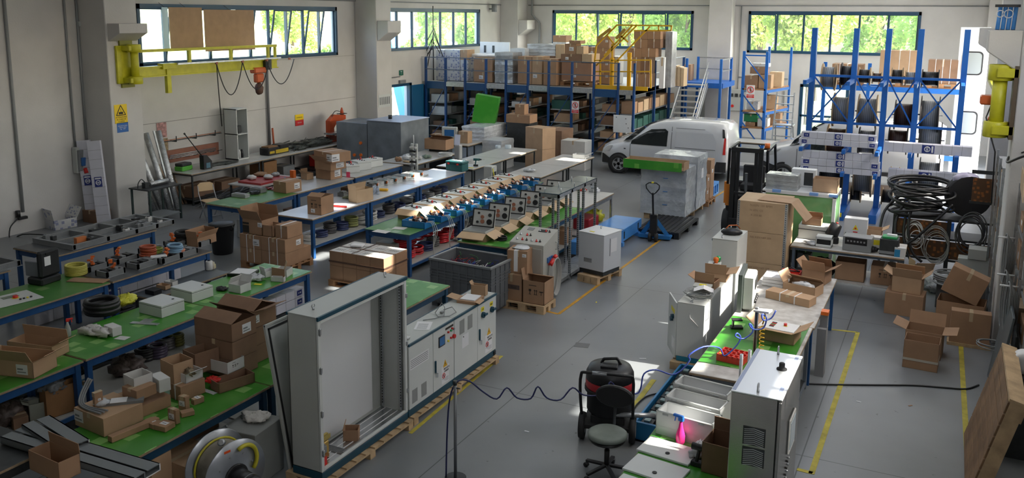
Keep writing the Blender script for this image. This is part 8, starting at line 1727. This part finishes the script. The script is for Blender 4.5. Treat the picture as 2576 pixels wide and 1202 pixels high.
MB().box(-.25,.25,.75,1.15,.95,1.1).box(-.25,.25,1.15,1.25,1.0,1.5).bd('seat',rb_,t,.02); MB().cyl((.36,.5,2.02),(.36,.5,2.14),.06,n=14).bd('beacon',og_,t); MB().box(.28,.42,.42,.58,1.99,2.03).bd('beacon_bracket',bk,t)
# tall wall pipes and roof conduit on the back wall
def pipe(label,pts,r,m_=wg,cat='pipe',name='conduit_pipe'): return S_(MB().tube([Vector(p) for p in pts],r,8),name,m_,label,cat)
pipe('grey downpipe with a crank beside the corner column',[(-17.5,36.9,6.6),(-17.5,36.9,5.0),(-17.1,36.9,4.6),(-17.1,36.9,2.5)],.05); pipe('thin conduit running along the top of the back wall',[(-17.7,36.93,5.42),(1.0,36.93,5.42)],.02,mgy)
pipe('thin conduit along the top of the left wall',[(-18.64,15.2,5.42),(-18.64,36,5.42)],.02,mgy); pipe('conduit drop beside the back door',[(-6.1,36.95,2.0),(-6.1,36.95,1.0)],.02,mgy); pipe('conduit down the back wall beside the pilaster',[(-8.0,36.95,5.4),(-8.0,36.95,2.0)],.02,mgy)
pipe('short conduit run between pilaster and back door',[(-8.0,36.95,2.5),(-6.0,36.95,2.5)],.018,mgy)
t=T_('hopper_box','small grey box on the roof conduit by the left corner','box',(-18.45,35.0,5.1)); MB().cyl((0,0,0),(0,0,.35),.12,n=14).bd('housing',mgy,t); MB().box(-.25,0,-.03,.03,.1,.16).bd('bracket',mgy,t)
# ================================================================ left wall
xw=-18.69
def wpipe(label,px,pt,pb,r=.025,x=xw+.03,m_=mat('conduit_grey',(.27,.28,.28),.5)):
 a=atX(px,pt,x); zb=atX(px+(pb-pt)*.075,pb,x).z; return pipe(label,[(x,a.y,a.z),(x,a.y,max(zb,.02))],r,m_)
wpipe('leftmost thick grey conduit running down the left wall to a black socket',5,-60,535,.035)
wpipe('long grey conduit down to the socket panel, left of the pair',156,-60,370); wpipe('long grey conduit with a small box, second of the group',186,-60,366); wpipe('thin conduit below the small junction box',199,60,366,.02); wpipe('grey conduit nearest the column, left one',215,-60,366,.022)
wpipe('grey conduit in the corner beside the near column',226,-60,400,.015)
a=atX(200,60,xw); t=T_('junction_box','small square junction box on the left wall conduits','junction box',(xw+.05,a.y,a.z)); MB().cb((0,0,0),(.09,.16,.12)).bd('box',gc1,t,.005)
a=atX(42,540,xw); t=T_('wall_socket','black socket with looping cable low on the left wall','socket',(xw+.05,a.y,a.z)); MB().cyl((0,0,.1),(0,0,-.05),.05,n=12).cb((.03,.08,-.08),(.08,.2,.06)).bd('socket',bk,t); MB().tube(sm_([Vector(p) for p in ((.02,-.02,-.08),(.05,-.25,-.25),(.08,-.28,-.6),(.25,-.1,-a.z+.05),(1.2,.3,-a.z+.02),(2.2,.5,-a.z+.02))],5),.014,6).bd('cable',wk,t)
# socket panel
a=atX(205,405,xw); t=T_('socket_station','grey industrial socket panel with blue and red outlets by the near column','electric panel',(xw+.02,a.y,a.z-.25))
MB().box(0,.16,-.26,.24,0,.62).bd('backbox',gc1,t,.01); MB().box(.16,.24,-.24,-.04,.06,.56).box(.16,.22,.02,.2,.3,.56).bd('socket_module',mgy,t,.01); MB().cb((.26,-.14,.28),(.06,.14,.2)).bd('blue_cover',mat('socket_blue2',(.02,.12,.35),.4),t,.01); MB().cyl((.26,-.12,.12),(.3,-.12,.0),.055,n=12).bd('red_plug',red,t); MB().cyl((.22,.1,.2),(.27,.1,.2),.04,n=12).bd('red_plug',red,t)
# leaning packs and tubes
for k,(x,y,l,m_,lb,tl) in enumerate(((-18.12,14.02,1.95,km,'brown-lined long white pack leaning on the wall, left one',-.16),(-17.66,13.95,1.98,mat('white_blue_carton',(.6,.6,.66)),'long white pack with a blue round emblem leaning by the near column',-.14))):
 t=longpack(lb,(x,y,0.02),l,.10,.30,0,1); t.rotation_euler=(0,0,0); t.rotation_mode='QUATERNION'
 up=Vector((-.12,.03,1)).normalized(); nrm=Vector((.55,-.83,0)); nrm=(nrm-up*nrm.dot(up)).normalized(); side=up.cross(-nrm)
 ax=up; ay=-nrm; az=ax.cross(ay)   # local x up, local -y faces the room
 t.rotation_quaternion=Matrix((ax,ay,az)).transposed().to_quaternion(); t.location=Vector((x,y,.03))+up*l/2
for k in range(4):
 b=(-17.75+.09*k,15.35+.16*k); m=MB().cyl((b[0],b[1],0.0),(-18.35+.05*k,14.9+.36*k,1.95+.02*(k%2)),.075,n=18); S_(m,'foil_tube',foil,['leftmost','second','third','rightmost'][k]+' of four crinkled silver foil tubes leaning behind the near column','foil tube')
for k in range(5):
 b=(-17.95+.02*k,16.1+.09*k); S_(MB().bar((b[0],b[1],0),(-18.45,16.05+.1*k,1.05+.9*(k==0)),.045,.03),'wood_batten',[gv,oldwood,oldwood,kd,oldwood][k],['tall steel strip','first dark wooden batten','second wooden batten','brown wooden batten','rightmost wooden batten'][k]+' leaning beside the foil tubes','batten')
# dark steel stand with vice
t=T_('steel_stand','dark steel work stand with a bent roller and lower shelf by the near column','stand',(-17.0,14.75,0),0)
for x in (-.3,.3):
 for y in (-.45,.45): MB().box(x-.02,x+.02,y-.02,y+.02,0,.85).bd('leg',mat('greenish_steel',(.05,.08,.075),.5,.4),t)
MB().box(-.34,.34,-.5,.5,.83,.86).bd('top',dks,t); MB().box(-.32,.32,-.46,.46,.14,.16).bd('lower_shelf',mat('shelf_sheet',(.25,.27,.27),.5,.3),t)
MB().cb((0,-.3,.92),(.12,.12,.14)).bd('vice',dks,t,.01); MB().cyl((.02,-.2,.93),(.02,.35,.93),.06,n=14).bd('roller',foil,t); MB().tube(sm_([Vector(p) for p in ((0,-.3,.98),(0,-.4,1.08),(0,-.5,1.0),(0,-.52,.88))],4),.012,6).bd('bent_handle',dks,t)
# wall signs
def at_col(px,py): return atX(px,py,-17.745)
a,b=at_col(290,264),at_col(318,308); 
t=T_('warning_sign','yellow overhead-load warning sign on the near column','sign',(-17.748,(a.y+b.y)/2,b.z)); h=a.z-b.z; w=.36
MB().box(0,.006,-w/2,w/2,0,h).bd('sign_plate',signy,t); s=w*.8
m=MB()
for p,q in (((-.5,.43),(.5,.43)),((-.5,.43),(0,.95)),((.5,.43),(0,.95))): m.bar((.008,p[0]*s*.9,p[1]*h),(.008,q[0]*s*.9,q[1]*h),.004,.018)
m.box(.006,.009,-.06,.06,.48*h,.60*h).bar((.008,0,.6*h),(.008,0,.78*h),.004,.01); m.bd('load_symbol',ink,t)
tx_('ATTENZIONE\nAI CARICHI\nSOSPESI',.052,t,(.008,0,.2*h),RIGHT,ink)
a,b=at_col(294,310),at_col(320,331); t=T_('notice_sign','small blue notice sign with white text below the yellow sign','sign',(-17.748,(a.y+b.y)/2+.02,b.z)); h=a.z-b.z; MB().box(0,.006,-.16,.16,0,h).bd('sign_plate',signb,t); tx_('PORTATA MAX.\nDELLA GRU\nKg   1000',.038,t,(.008,0,h/2),RIGHT,ppw)
a,b=atX(743,296,xw),atX(763,314,xw); t=T_('warning_sign','small yellow and red notice on the left wall above the wall bench','sign',(xw,(a.y+b.y)/2,b.z)); h=.36; MB().box(0,.006,-.2,.2,h*.5,h).bd('sign_plate',signy,t); MB().box(0,.006,-.2,.2,0,h*.5).bd('red_plate',signr,t); tx_('ATTENZIONE',.045,t,(.008,0,h*.72),RIGHT,ink); tx_('VIETATO',.05,t,(.008,0,h*.25),RIGHT,ppw)
a=atX(408,345,xw); t=T_('wall_poster','faded pink and green picture poster behind the foil tubes','poster',(xw,a.y,1.15)); MB().box(0,.004,-.16,.16,.55,.95).bd('upper_sheet',mat('pink_poster',(.50,.26,.24),.6,0,.6,9),t); MB().box(0,.004,-.14,.18,.0,.52).bd('lower_sheet',mat('green_orange_poster',(.36,.26,.14),.6,0,.6,12),t)
p=atX(985,185,xw)
a=atX(1009,183,xw); t=T_('exit_sign','small green exit sign above the side door','sign',(xw,a.y,a.z)); MB().box(0,.01,-.14,.14,-.1,.1).bd('sign_plate',mat('exit_green',(.02,.14,.09),.5),t); MB().bar((.012,-.05,.05),(.012,.05,.05),.004,.02).bar((.012,0,.05),(.012,0,-.06),.004,.02).bd('arrow',ppw,t)
a=atX(1010,205,xw); t=T_('emergency_light','grey emergency lamp above the side door','lamp',(xw,a.y,a.z)); MB().box(0,.08,-.2,.2,-.06,.06).bd('housing',mgy,t,.01)
a=atX(978,238,xw); t=T_('extinguisher_sign','small red extinguisher sign left of the side door','sign',(xw,a.y,a.z)); MB().box(0,.01,-.1,.1,-.16,.16).bd('sign_plate',signr,t); MB().box(.01,.012,-.03,.03,-.08,.06).bd('symbol',ppw,t)
pipe('conduit bending down beside the side door',[(xw+.03,26.2,5.0),(xw+.03,26.3,2.7),(xw+.03,27.0,2.65),(xw+.03,27.8,2.65)],.018,mgy); pipe('second conduit left of the side door',[(xw+.03,26.6,2.65),(xw+.03,26.65,1.2)],.018,mgy)
t=T_('paper_notice','white papers pinned on the second column','paper',(-17.79,25.55,1.75)); MB().box(0,.004,-.4,.3,0,.45).bd('sheets',gc2,t)
for k in range(6): MB().box(.004,.006,-.34+.11*k,-.27+.11*k,.1,.36).bd('printed_block',mgy,t)
pipe('vertical post with orange grip fixed on the left wall behind the bench',[(xw+.06,atX(668,190,xw).y,3.4),(xw+.06,atX(668,190,xw).y,.9)],.04,mat('dark_post',(.12,.12,.125),.5)); y_=atX(668,190,xw).y
S_(MB().cyl((xw+.12,y_+.12,.88),(xw+.1,y_+.1,1.5),.03,n=10),'orange_lever',mat('rusty_orange',(.42,.09,.03),.5),'orange lever standing on the wall bench beside the dark post','lever')
S_(MB().box(0,.01,15.3,25.0,2.1,2.115).box(0,.01,15.3,25,3.55,3.56),'wall_joint',mat('joint_grey',(.33,.32,.3),.8),'dark panel joint line along the left wall','joint',(xw,0,0),kind='structure')
# slewing crane
Yc=14.75; xc=-17.5
t=T_('jib_crane','yellow wall-mounted jib crane with an orange hoist on the near column','crane',(0,0,0))
MB().box(-17.75,-17.68,Yc-.3,Yc+.3,3.3,4.2).bd('wall_plate',cy_,t,.01); MB().box(-17.749,-17.70,Yc-.18,Yc+.18,3.2,4.32).bd('backing_plate',mat('crane_dark_yellow',(.22,.22,.02),.5),t)
for z in (3.32,4.08): MB().box(-17.7,-17.42,Yc-.16,Yc+.2,z,z+.12).cyl((-17.5,Yc+.05,z-.03),(-17.5,Yc+.05,z+.15),.16,n=18).bd('bracket',cy_,t,.01)
MB().cyl((-17.5,Yc+.05,3.35),(-17.5,Yc+.05,4.15),.09,n=18).bd('pivot_column',cy_,t)
tip=atX(716,160,-17.2); Y2=tip.y
MB().box(-17.57,-17.43,Yc+.1,Y2,3.66,3.69).box(-17.57,-17.43,Yc+.1,Y2,3.43,3.46).box(-17.515,-17.485,Yc+.1,Y2,3.45,3.67).bd('jib_beam',cy_,t)
MB().box(-17.54,-17.46,Yc+.1,Y2,4.03,4.10).bar((-17.5,Y2-.05,3.68),(-17.5,Y2-.05,4.05),.06).bd('tie_bar',cy_,t)
for k in range(3): MB().box(-17.53,-17.47,Yc+1.7+1.45*k,Yc+1.78+1.45*k,3.68,4.05).bd('strut',cy_,t)
MB().box(-17.6,-17.4,Yc+.8,Yc+1.25,3.60,3.74).box(-17.55,-17.45,Yc+.95,Yc+1.08,3.0,3.62).bd('stop_arm',cy_,t,.006); MB().box(-17.36,-17.32,Yc+1.2,Y2,3.70,3.74).bd('cable_rail',gv,t)
m=MB(); ys=[Yc+2.5+.95*k for k in range(4)]
for i in range(3):
 a,b=ys[i],ys[i+1]+.1*i; m.tube([(-17.34,a+(b-a)*u,3.66-(.85-.08*i)*(1-(2*u-1)**2)) for u in [k/14 for k in range(15)]],.014,6)
m.tube([(-17.34,ys[0],3.66),(-17.33,ys[0]+.02,2.9),(-17.34,ys[0]+.08,2.0)],.014,6); m.bd('festoon_cable',wk,t)
for y in ys: MB().cb((-17.34,y,3.68),(.05,.06,.06)).bd('cable_trolley',mat('dull_red_clip',(.35,.10,.05),.5),t)
MB().cb((-17.5,Y2-.75,3.40),(.22,.5,.16)).cb((-17.5,Y2-.75,3.18),(.16,.3,.25)).bd('hoist_body',mat('hoist_orange',(.60,.12,.03)),t,.03); MB().cb((-17.5,Y2-.45,3.55),(.24,.24,.3)).bd('hoist_trolley',dks,t,.01); MB().blob((-17.5,Y2-.75,2.88),(.22,.26,.34),3,.1,0,10,7,False).bd('chain_bag',mat('brown_chain',(.12,.06,.04),.6),t)
# cardboard on the window
for k,(x0,x1,y0,y1,mm,lb) in enumerate(((423,512,18,123,km,'left brown cardboard sheet hung before the near window'),(510,640,24,124,km,'right brown cardboard sheet hung before the near window'),(403,424,18,123,lightblue,'pale blue film strip beside the cardboard on the near window'))):
 a,b=atX(x0,y0,-18.45),atX(x1,y1,-18.45); t=T_('window_cover',lb,'cardboard',(-18.45+.02*k,0,0)); MB().box(0,.012,a.y,b.y,b.z,a.z).bd('sheet',mm,t); MB().bar((0,(a.y+b.y)/2,a.z),(-.2,(a.y+b.y)/2,a.z+.12),.008).bd('hanging_wire',wk,t)
# goods on the wall bench
t=T_('shelf_unit','tall narrow white shelf unit standing on the wall bench','shelf',(-18.2,18.75,.852),0); w=.22
MB().box(-.26,-.24,-w,w,0,1.45).box(-.26,.22,-w,-w+.025,0,1.45).box(-.26,.22,w-.025,w,0,1.45).box(-.26,.22,-w,w,1.43,1.46).box(-.26,.22,-w,w,.72,.745).box(-.26,.22,-w,w,0,.03).bd('carcass',gc2,t); MB().cb((.02,.0,.86),(.2,.14,.2)).bd('dark_box',dks,t,.01); MB().lathe([(.04,0),(.04,.2),(.02,.26)],(.05,-.12,.745),n=10).bd('white_bottle',ppw,t)
for k in range(3): MB().lathe([(.04,0),(.04,.18),(.015,.24)],(.08,-.12+.1*k,.03),n=10).bd('bottle',[mgy,wcd,bk][k],t)
t=T_('pipe_rack','wall rack of copper bars over a reddish board','rack',(xw,16.6,1.0)); MB().box(.05,.07,-.1,1.85,.0,.34).bd('reddish_board',mat('red_board',(.26,.10,.06),.6,0,.15,3),t)
for k in range(5): MB().bar((.12+.03*(k%3),-.15,.60+.03*(k%2)),(.10+.03*(k%3),1.9,.60+.03*(k%2)),.018,.012).bd('copper_bar',copper if k%2 else dks,t)
for k in range(7): MB().bar((.0,-.0+.3*k,.08),(.25,-.0+.3*k,.14),.015).bd('peg',dks,t)
for k in range(3): MB().bar((0,.2+.7*k,.58),(.22,.2+.7*k,.58),.03).bar((.22,.2+.7*k,.58),(.22,.2+.7*k,.72),.02).bd('rack_arm',dks,t)
for k in range(3): MB().cyl((.2,-.05+.02*k,.14+.04*k),(.2,1.6,.14+.04*k),.012,n=7).bd('steel_rod',gv,t)
t=T_('bending_machine','black bending tool with a long lever on the wall bench','tool',(-17.75,17.1,.852),0); MB().prism([(-.08,-.15,0),(-.08,.15,0),(-.08,.15,.2),(-.08,-.02,.38),(-.08,-.15,.38)],(.16,0,0)).bd('body',bk,t,.01); MB().cb((.085,0,.1),(.01,.14,.14)).bd('blue_plate',mat('faded_blue_plate',(.08,.18,.24),.4),t); MB().cyl((0,-.12,.35),(-.05,-.62,1.0),.014,n=8).bd('lever',bk,t); MB().cyl((-.05,-.62,1.0),(-.055,-.64,1.03),.025,n=8).bd('lever_knob',bk,t)
t=T_('green_case','bright green plastic case at the near end of the wall bench','case',(-18.1,16.65,.852),.1); MB().box(-.14,.14,-.2,.2,0,.12).bd('case',mat('lime_case',(.10,.42,.05),.4),t,.02); MB().box(-.13,.13,-.19,.19,.12,.2).bd('tools_inside',dks,t,.02)
t=T_('yellow_tool_case','yellow and black tool cases open on the wall bench','tool case',(-17.95,20.05,.852),0); MB().box(-.18,.18,-.5,.0,0,.22).box(-.18,.18,.02,.4,0,.26).bd('case',bk,t,.02); MB().box(.18,.19,-.2,.35,.03,.14).box(.18,.19,-.45,-.25,.05,.12).bd('yellow_front',mat('ochre_yellow',(.50,.36,.02),.4),t); MB().box(-.14,.14,-.45,-.05,.22,.25).bd('rust_parts',mat('rust_parts',(.22,.11,.04),.6),t)
hp_('steel_offcuts','heap of dark steel offcuts and clamps on the wall bench','offcuts',(-17.95,21.9,.85),(.6,1.5,.22),mat('oily_steel',(.09,.10,.09),.4,.5,.5,9),6,.5,16,9); hp_('steel_offcuts','scattered cutting tools on the wall bench before the press','offcuts',(-17.75,20.9,.85),(.3,.5,.12),mat('oily_steel',(.09,.1,.09)),9,.5)
hp_('steel_offcuts','flat steel bars and scraps at the near end of the wall bench','offcuts',(-18.0,17.8,.85),(.5,1.0,.06),mat('oily_steel',(.09,.1,.09)),2,.4)
t=T_('punch_press','orange-red C-frame punch press on the wall bench','press',(-18.0,23.0,.852),0)
pts=[(0,-.1,0),(0,.75,0),(0,.8,.12),(0,.5,.2),(0,.15,.18),(0,.12,.45),(0,.3,.62),(0,.75,.68),(0,.75,.82),(0,.2,.88),(0,-.1,.7)]
MB().prism([(p[0]-.09,p[1]-.3,p[2]) for p in pts],(.18,0,0)).bd('frame',pressred,t,.01); MB().lathe([(.07,0),(.05,.15),(.02,.25)],(0,.35,.82),n=14).bd('press_head',pressred,t); MB().cyl((0,.35,.35),(0,.35,.95),.03,n=10).box(-.1,.1,.2,.5,.86,.88).box(-.09,.09,.22,.48,.5,.52).bd('ram',dks,t)
MB().box(-.05,.3,-.55,.55,.27,.32).bd('steel_plate',gv,t); MB().tube(sm_([Vector(p) for p in ((0,.25,.95),(0,.0,.98),(0,-.2,.8),(0,-.25,.5))],5),.012,6).bd('hose',wk,t)
# goods below the wall bench
for k,(y,w,h,mm,l) in enumerate(((16.9,.8,.3,kd,'dark flat carton'),(17.9,.7,.26,kd,'dark brown carton'),(19.5,.55,.55,mat('orange_brown_cardboard',(.33,.17,.07)),'brown hand-holed open carton'),(20.3,.5,.3,mgy,'grey carton'),(22.2,.6,.35,red,'red plastic crate'),(23.3,.7,.4,kb,'brown carton'))):
 cn(l+' on the shelf under the wall bench, %s from the near end'%ordn[k],loc=(-17.95,y),w=.55,d=w,h=h,z=.155,m=mm,op=(None,)*4 if 'open' in l or 'crate' in l else None)
for k,y in enumerate((17.0,19.1)):
 m=MB(); rnd=random.Random(k+50)
 for i in range(40): m.bar((rnd.uniform(-.3,.5),rnd.uniform(-.9,-.2),rnd.uniform(.0,.3)),(rnd.uniform(-.3,.5),rnd.uniform(.2,.9),rnd.uniform(.0,.35)),rnd.uniform(.02,.05),.012)
 S_(m,'metal_strips',mat('dull_strips',(.10,.10,.10),.5,.4,.3,6),['nearer','farther'][k]+' heap of dark metal strips lying before the wall bench','metal strips',(-16.9,y,.01),kind='stuff')
t=T_('parts_table','low table of screw packets and red-rimmed trays behind the green bench','table',(-15.6,17.0,0),0)
MB().box(-.5,.5,-.8,.8,.72,.75).bd('tabletop',lam,t)
for x in (-.45,.45):
 for y in (-.75,.75): MB().box(x-.02,x+.02,y-.02,y+.02,0,.72).bd('leg',dks,t)
MB().box(-.35,.4,-.6,.5,.752,.80).bd('red_tray',mat('dark_red_tray',(.34,.03,.03),.4),t); 
for k,(x,y,s,mm,l) in enumerate(((-.2,-.3,.18,wcd,'white packets'),(.1,.0,.2,wcd,'pale screw boxes'),(.0,.35,.16,mat('clear_dark_bag',(.35,.37,.38),.2),'grey packets'),(-.3,.2,.22,kb,'brown open carton'))): hp_('packet_heap',l+' in the red tray on the low table','packets',(-15.6+x,17.0+y,.80),(s*1.6,s*1.5,.12),mm,k,.2,8,5)
t=T_('orange_box','bright orange small box on the low table edge','box',(-15.2,17.6,.752)); MB().box(-.06,.06,-.05,.05,0,.2).bd('body',og_,t)
# goods on the lower shelves of the long rows
rnd=random.Random(91)
def shelfcoils(xc,y0,y1,z,n,where,cols):
 for i in range(n):
  y=y0+(y1-y0)*(i+.5)/n; c,l=cols[i%len(cols)]; r=rnd.uniform(.12,.165); m=MB()
  for k in range(rnd.choice([3,4,5])): m.torus((0,0,.025+.042*k),r*(1-.05*(k%2)),.026,(rnd.uniform(-.1,.1),rnd.uniform(-.1,.1),1),16,5)
  S_(m,'cable_coil',c,'%s cable coil, lower shelf of the %s, %s from the front'%(l,where,ordn[i]),'cable coil',(xc+rnd.uniform(-.05,.05),y,z+.002),0,'cable coils under the benches')
navy=mat('navy_cable',(.03,.045,.13),.35); dkgc=mat('dark_grey_cable',(.08,.08,.085),.4); redc=mat('red_film_cable',(.50,.02,.03),.25); oliv=mat('olive_cable',(.22,.24,.08),.45)
shelfcoils(-11.86,14.0,16.8,.28,8,'white-topped middle row',[(wirew,'white'),(navy,'navy'),(dkgc,'dark grey'),(navy,'dark blue'),(oliv,'olive and red'),(wirew,'pale')]); shelfcoils(-11.86,16.9,19.8,.28,8,'far white-topped row',[(dkgc,'dark'),(navy,'navy'),(wg,'grey')])
shelfcoils(-9.42,14.0,16.6,.24,8,'long green bench',[(redc,'red film-wrapped'),(redc,'bright red'),(navy,'navy'),(dkgc,'dark grey')]); shelfcoils(-9.42,16.8,19.5,.24,7,'far green bench',[(wg,'grey'),(navy,'navy'),(dkgc,'dark')]); shelfcoils(-9.6,14.0,15.4,.42,4,'long green bench, upper layer',[(redc,'red')])
t=T_('white_device_box','cream device box with black knobs under the near end of the long green bench','device',(-9.75,14.0,.242)); MB().box(-.2,.25,-.12,.12,0,.3).bd('housing',mat('cream_grey',(.40,.39,.34),.5),t,.006)
for x in (-.1,.1): MB().cb((x,-.122,.15),(.06,.01,.06)).bd('knob',bk,t)
for k,(x,y,w,h,l) in enumerate(((-7.35,15.2,.5,.4,'leaning dark brown'),(-7.3,16.0,.6,.5,'large open brown'),(-7.3,16.8,.4,.3,'small brown'))): cn(l+' carton under the inner green bench beside the rack frame',loc=(x+.0,y),w=.5,d=w,h=h,z=.202,m=kb if k else kd,op=(None,)*4 if k==1 else None)
t=T_('red_case','red machine case under the far end of the inner bench','case',(-7.25,18.3,.202)); MB().box(-.2,.2,-.3,.3,0,.26).bd('case',mat('crimson',(.36,.02,.03),.4),t,.02)
hp_('yellow_bag','olive-yellow plastic bag under the far end of the inner bench','bag',(-7.3,18.95,.2),(.4,.5,.32),bagy,3,.3)
# litter on the floor
for k,(px,py,l,mm) in enumerate(((1617,902,'small white paper scrap on the floor right of the vacuum',ppw),(1126,742,'',None),(1425,700,'',None))):
 if mm: t=T_('paper_scrap',l,'scrap',at(px,py,.001),.4); MB().box(-.05,.05,-.015,.015,0,.004).bd('scrap',mm,t)
S_(MB().box(-.11,.11,-.09,.09,0,.002),'floor_hatch',mat('hatch_grey',(.12,.125,.13),.5),'small dark square hatch in the floor of the aisle','hatch',at(1464,868,.001),.2,kind='structure')
# more clutter the photo shows under and on the benches
def strips(name,label,x0,x1,y0,y1,z,n,m_,seed,along='y',zz=.25,w=.03):
 m=MB(); rnd=random.Random(seed)
 for i in range(n):
  x,y=rnd.uniform(x0,x1),rnd.uniform(y0,y1)
  if along=='y': m.bar((x,y0+rnd.uniform(0,.3),z+rnd.uniform(0,zz)),(x+rnd.uniform(-.08,.08),y1-rnd.uniform(0,.3),z+rnd.uniform(0,zz)),rnd.uniform(.5,1.3)*w,.015)
  else: m.bar((x,y,z+rnd.uniform(0,zz)),(x+rnd.uniform(-.3,.3),y+rnd.uniform(-.3,.3),z+rnd.uniform(0,zz)),rnd.uniform(.6,1.6)*w,.03)
 return S_(m,name,m_,label,'metal strips',(0,0,0),kind='stuff')
strips('metal_strips','dark metal strips stacked on the floor under the dark bench',-12.3,-11.65,9.2,10.9,.02,30,mat('dull_strips',(.1,.1,.1)),3)
strips('metal_strips','dark profile offcuts lying behind the near green bench',-10.9,-10.3,6.0,8.6,.02,34,mat('dull_strips',(.1,.1,.1)),5,zz=.4)
for i,(x,y,s,mm,l) in enumerate(((-10.55,7.3,(.6,.7,.5),mat('black_film',(.02,.02,.022),.2),'black film-wrapped bundle'),(-10.5,6.3,(.5,.8,.45),bgm,'clear bag of wire'),(-10.6,5.4,(.6,.8,.5),mat('silver_film',(.3,.31,.33),.2,.5,.5,8),'crumpled silver film'),(-9.6,7.6,(.6,.5,.25),mat('dark_mixed',(.12,.09,.08),.5,0,.7,14),'heap of dark wrapped wires'),(-9.6,6.0,(.5,.5,.3),mat('dark_mixed',(.12,.09,.08)),'pile of dark leftover parts'))):
 hp_('bundle',l+' behind and under the near green benches','bundle',(x,y,0 if x<-10 else .222),s,mm,i+30,.3)
t=T_('test_device','blue-grey machine with white papers cut by the left edge, bottom','machine',(-8.75,4.95,0)); MB().box(-.2,.15,-.2,.1,.0,1.12).bd('housing',mat('bluegrey_enamel',(.16,.20,.25),.4,0,.2,4),t,.01); MB().box(-.12,.08,-.203,-.2,.85,1.05).bd('paper_sheet',ppw,t); MB().tube([(.1,-.2,1.1),(.2,-.3,.9),(.12,-.25,.6)],.01,6).bd('cable',wk,t)
for k,(x,y,w,d,h,mm,l) in enumerate(((-13.0,14.6,.5,.4,.35,kb,'brown carton'),(-13.9,14.7,.5,.5,.4,wcd,'white parts carton'),(-14.0,16.4,.6,.5,.3,kd,'dark brown carton'),(-14.0,18.6,.5,.5,.45,kb,'open brown carton'),(-13.9,21.3,.5,.5,.4,km,'tan carton'),(-14.0,22.3,.5,.4,.35,kb,'plain brown carton'))):
 cn(l+' on the floor under the third bench row, %s from the front'%ordn[k],loc=(x-(.0 if k else .05),y),w=w,d=d,h=h,z=0,m=mm,op=(None,)*4 if k in(1,3) else None)
for k,(x,y) in enumerate(((-11.95,21.0),(-11.9,22.0),(-12.0,23.3),(-9.85,21.2),(-9.8,22.8))): hp_('part_bag','grey bag of parts on the floor under the laminate benches, %s of five'%ordn[k],'bag',(x,y,0),(.5,.6,.3),mat('greyish_bag',(.22,.23,.24),.35,0,.4,8),k+60,.3)
m=MB(); rnd=random.Random(8)
for i in range(60): m.bar((rnd.uniform(-.45,.45),rnd.uniform(-1.2,1.2),rnd.uniform(0,.12)),(rnd.uniform(-.45,.45),rnd.uniform(-1.2,1.2),rnd.uniform(0,.2)),rnd.uniform(.01,.03))
S_(m,'offcut_heap',mat('oily_steel',(.09,.1,.09)),'heap of steel rods and offcuts spread along the wall bench top','offcuts',(-18.1,21.6,.86),kind='stuff')
for k,(px,py) in enumerate(((1325,1085),(1100,985),(1560,1000),(2160,1010),(2290,1020),(1500,760))):
 q=at(px,py,.001); t=T_('paper_scrap','tiny pale scrap lying on the open floor, %s of six from the front'%['first','second','third','fourth','fifth','sixth'][k],'scrap',q,k); MB().box(-.03,.03,-.01,.012,0,.003).bd('scrap',[ppw,kb,yl][k%3],t)
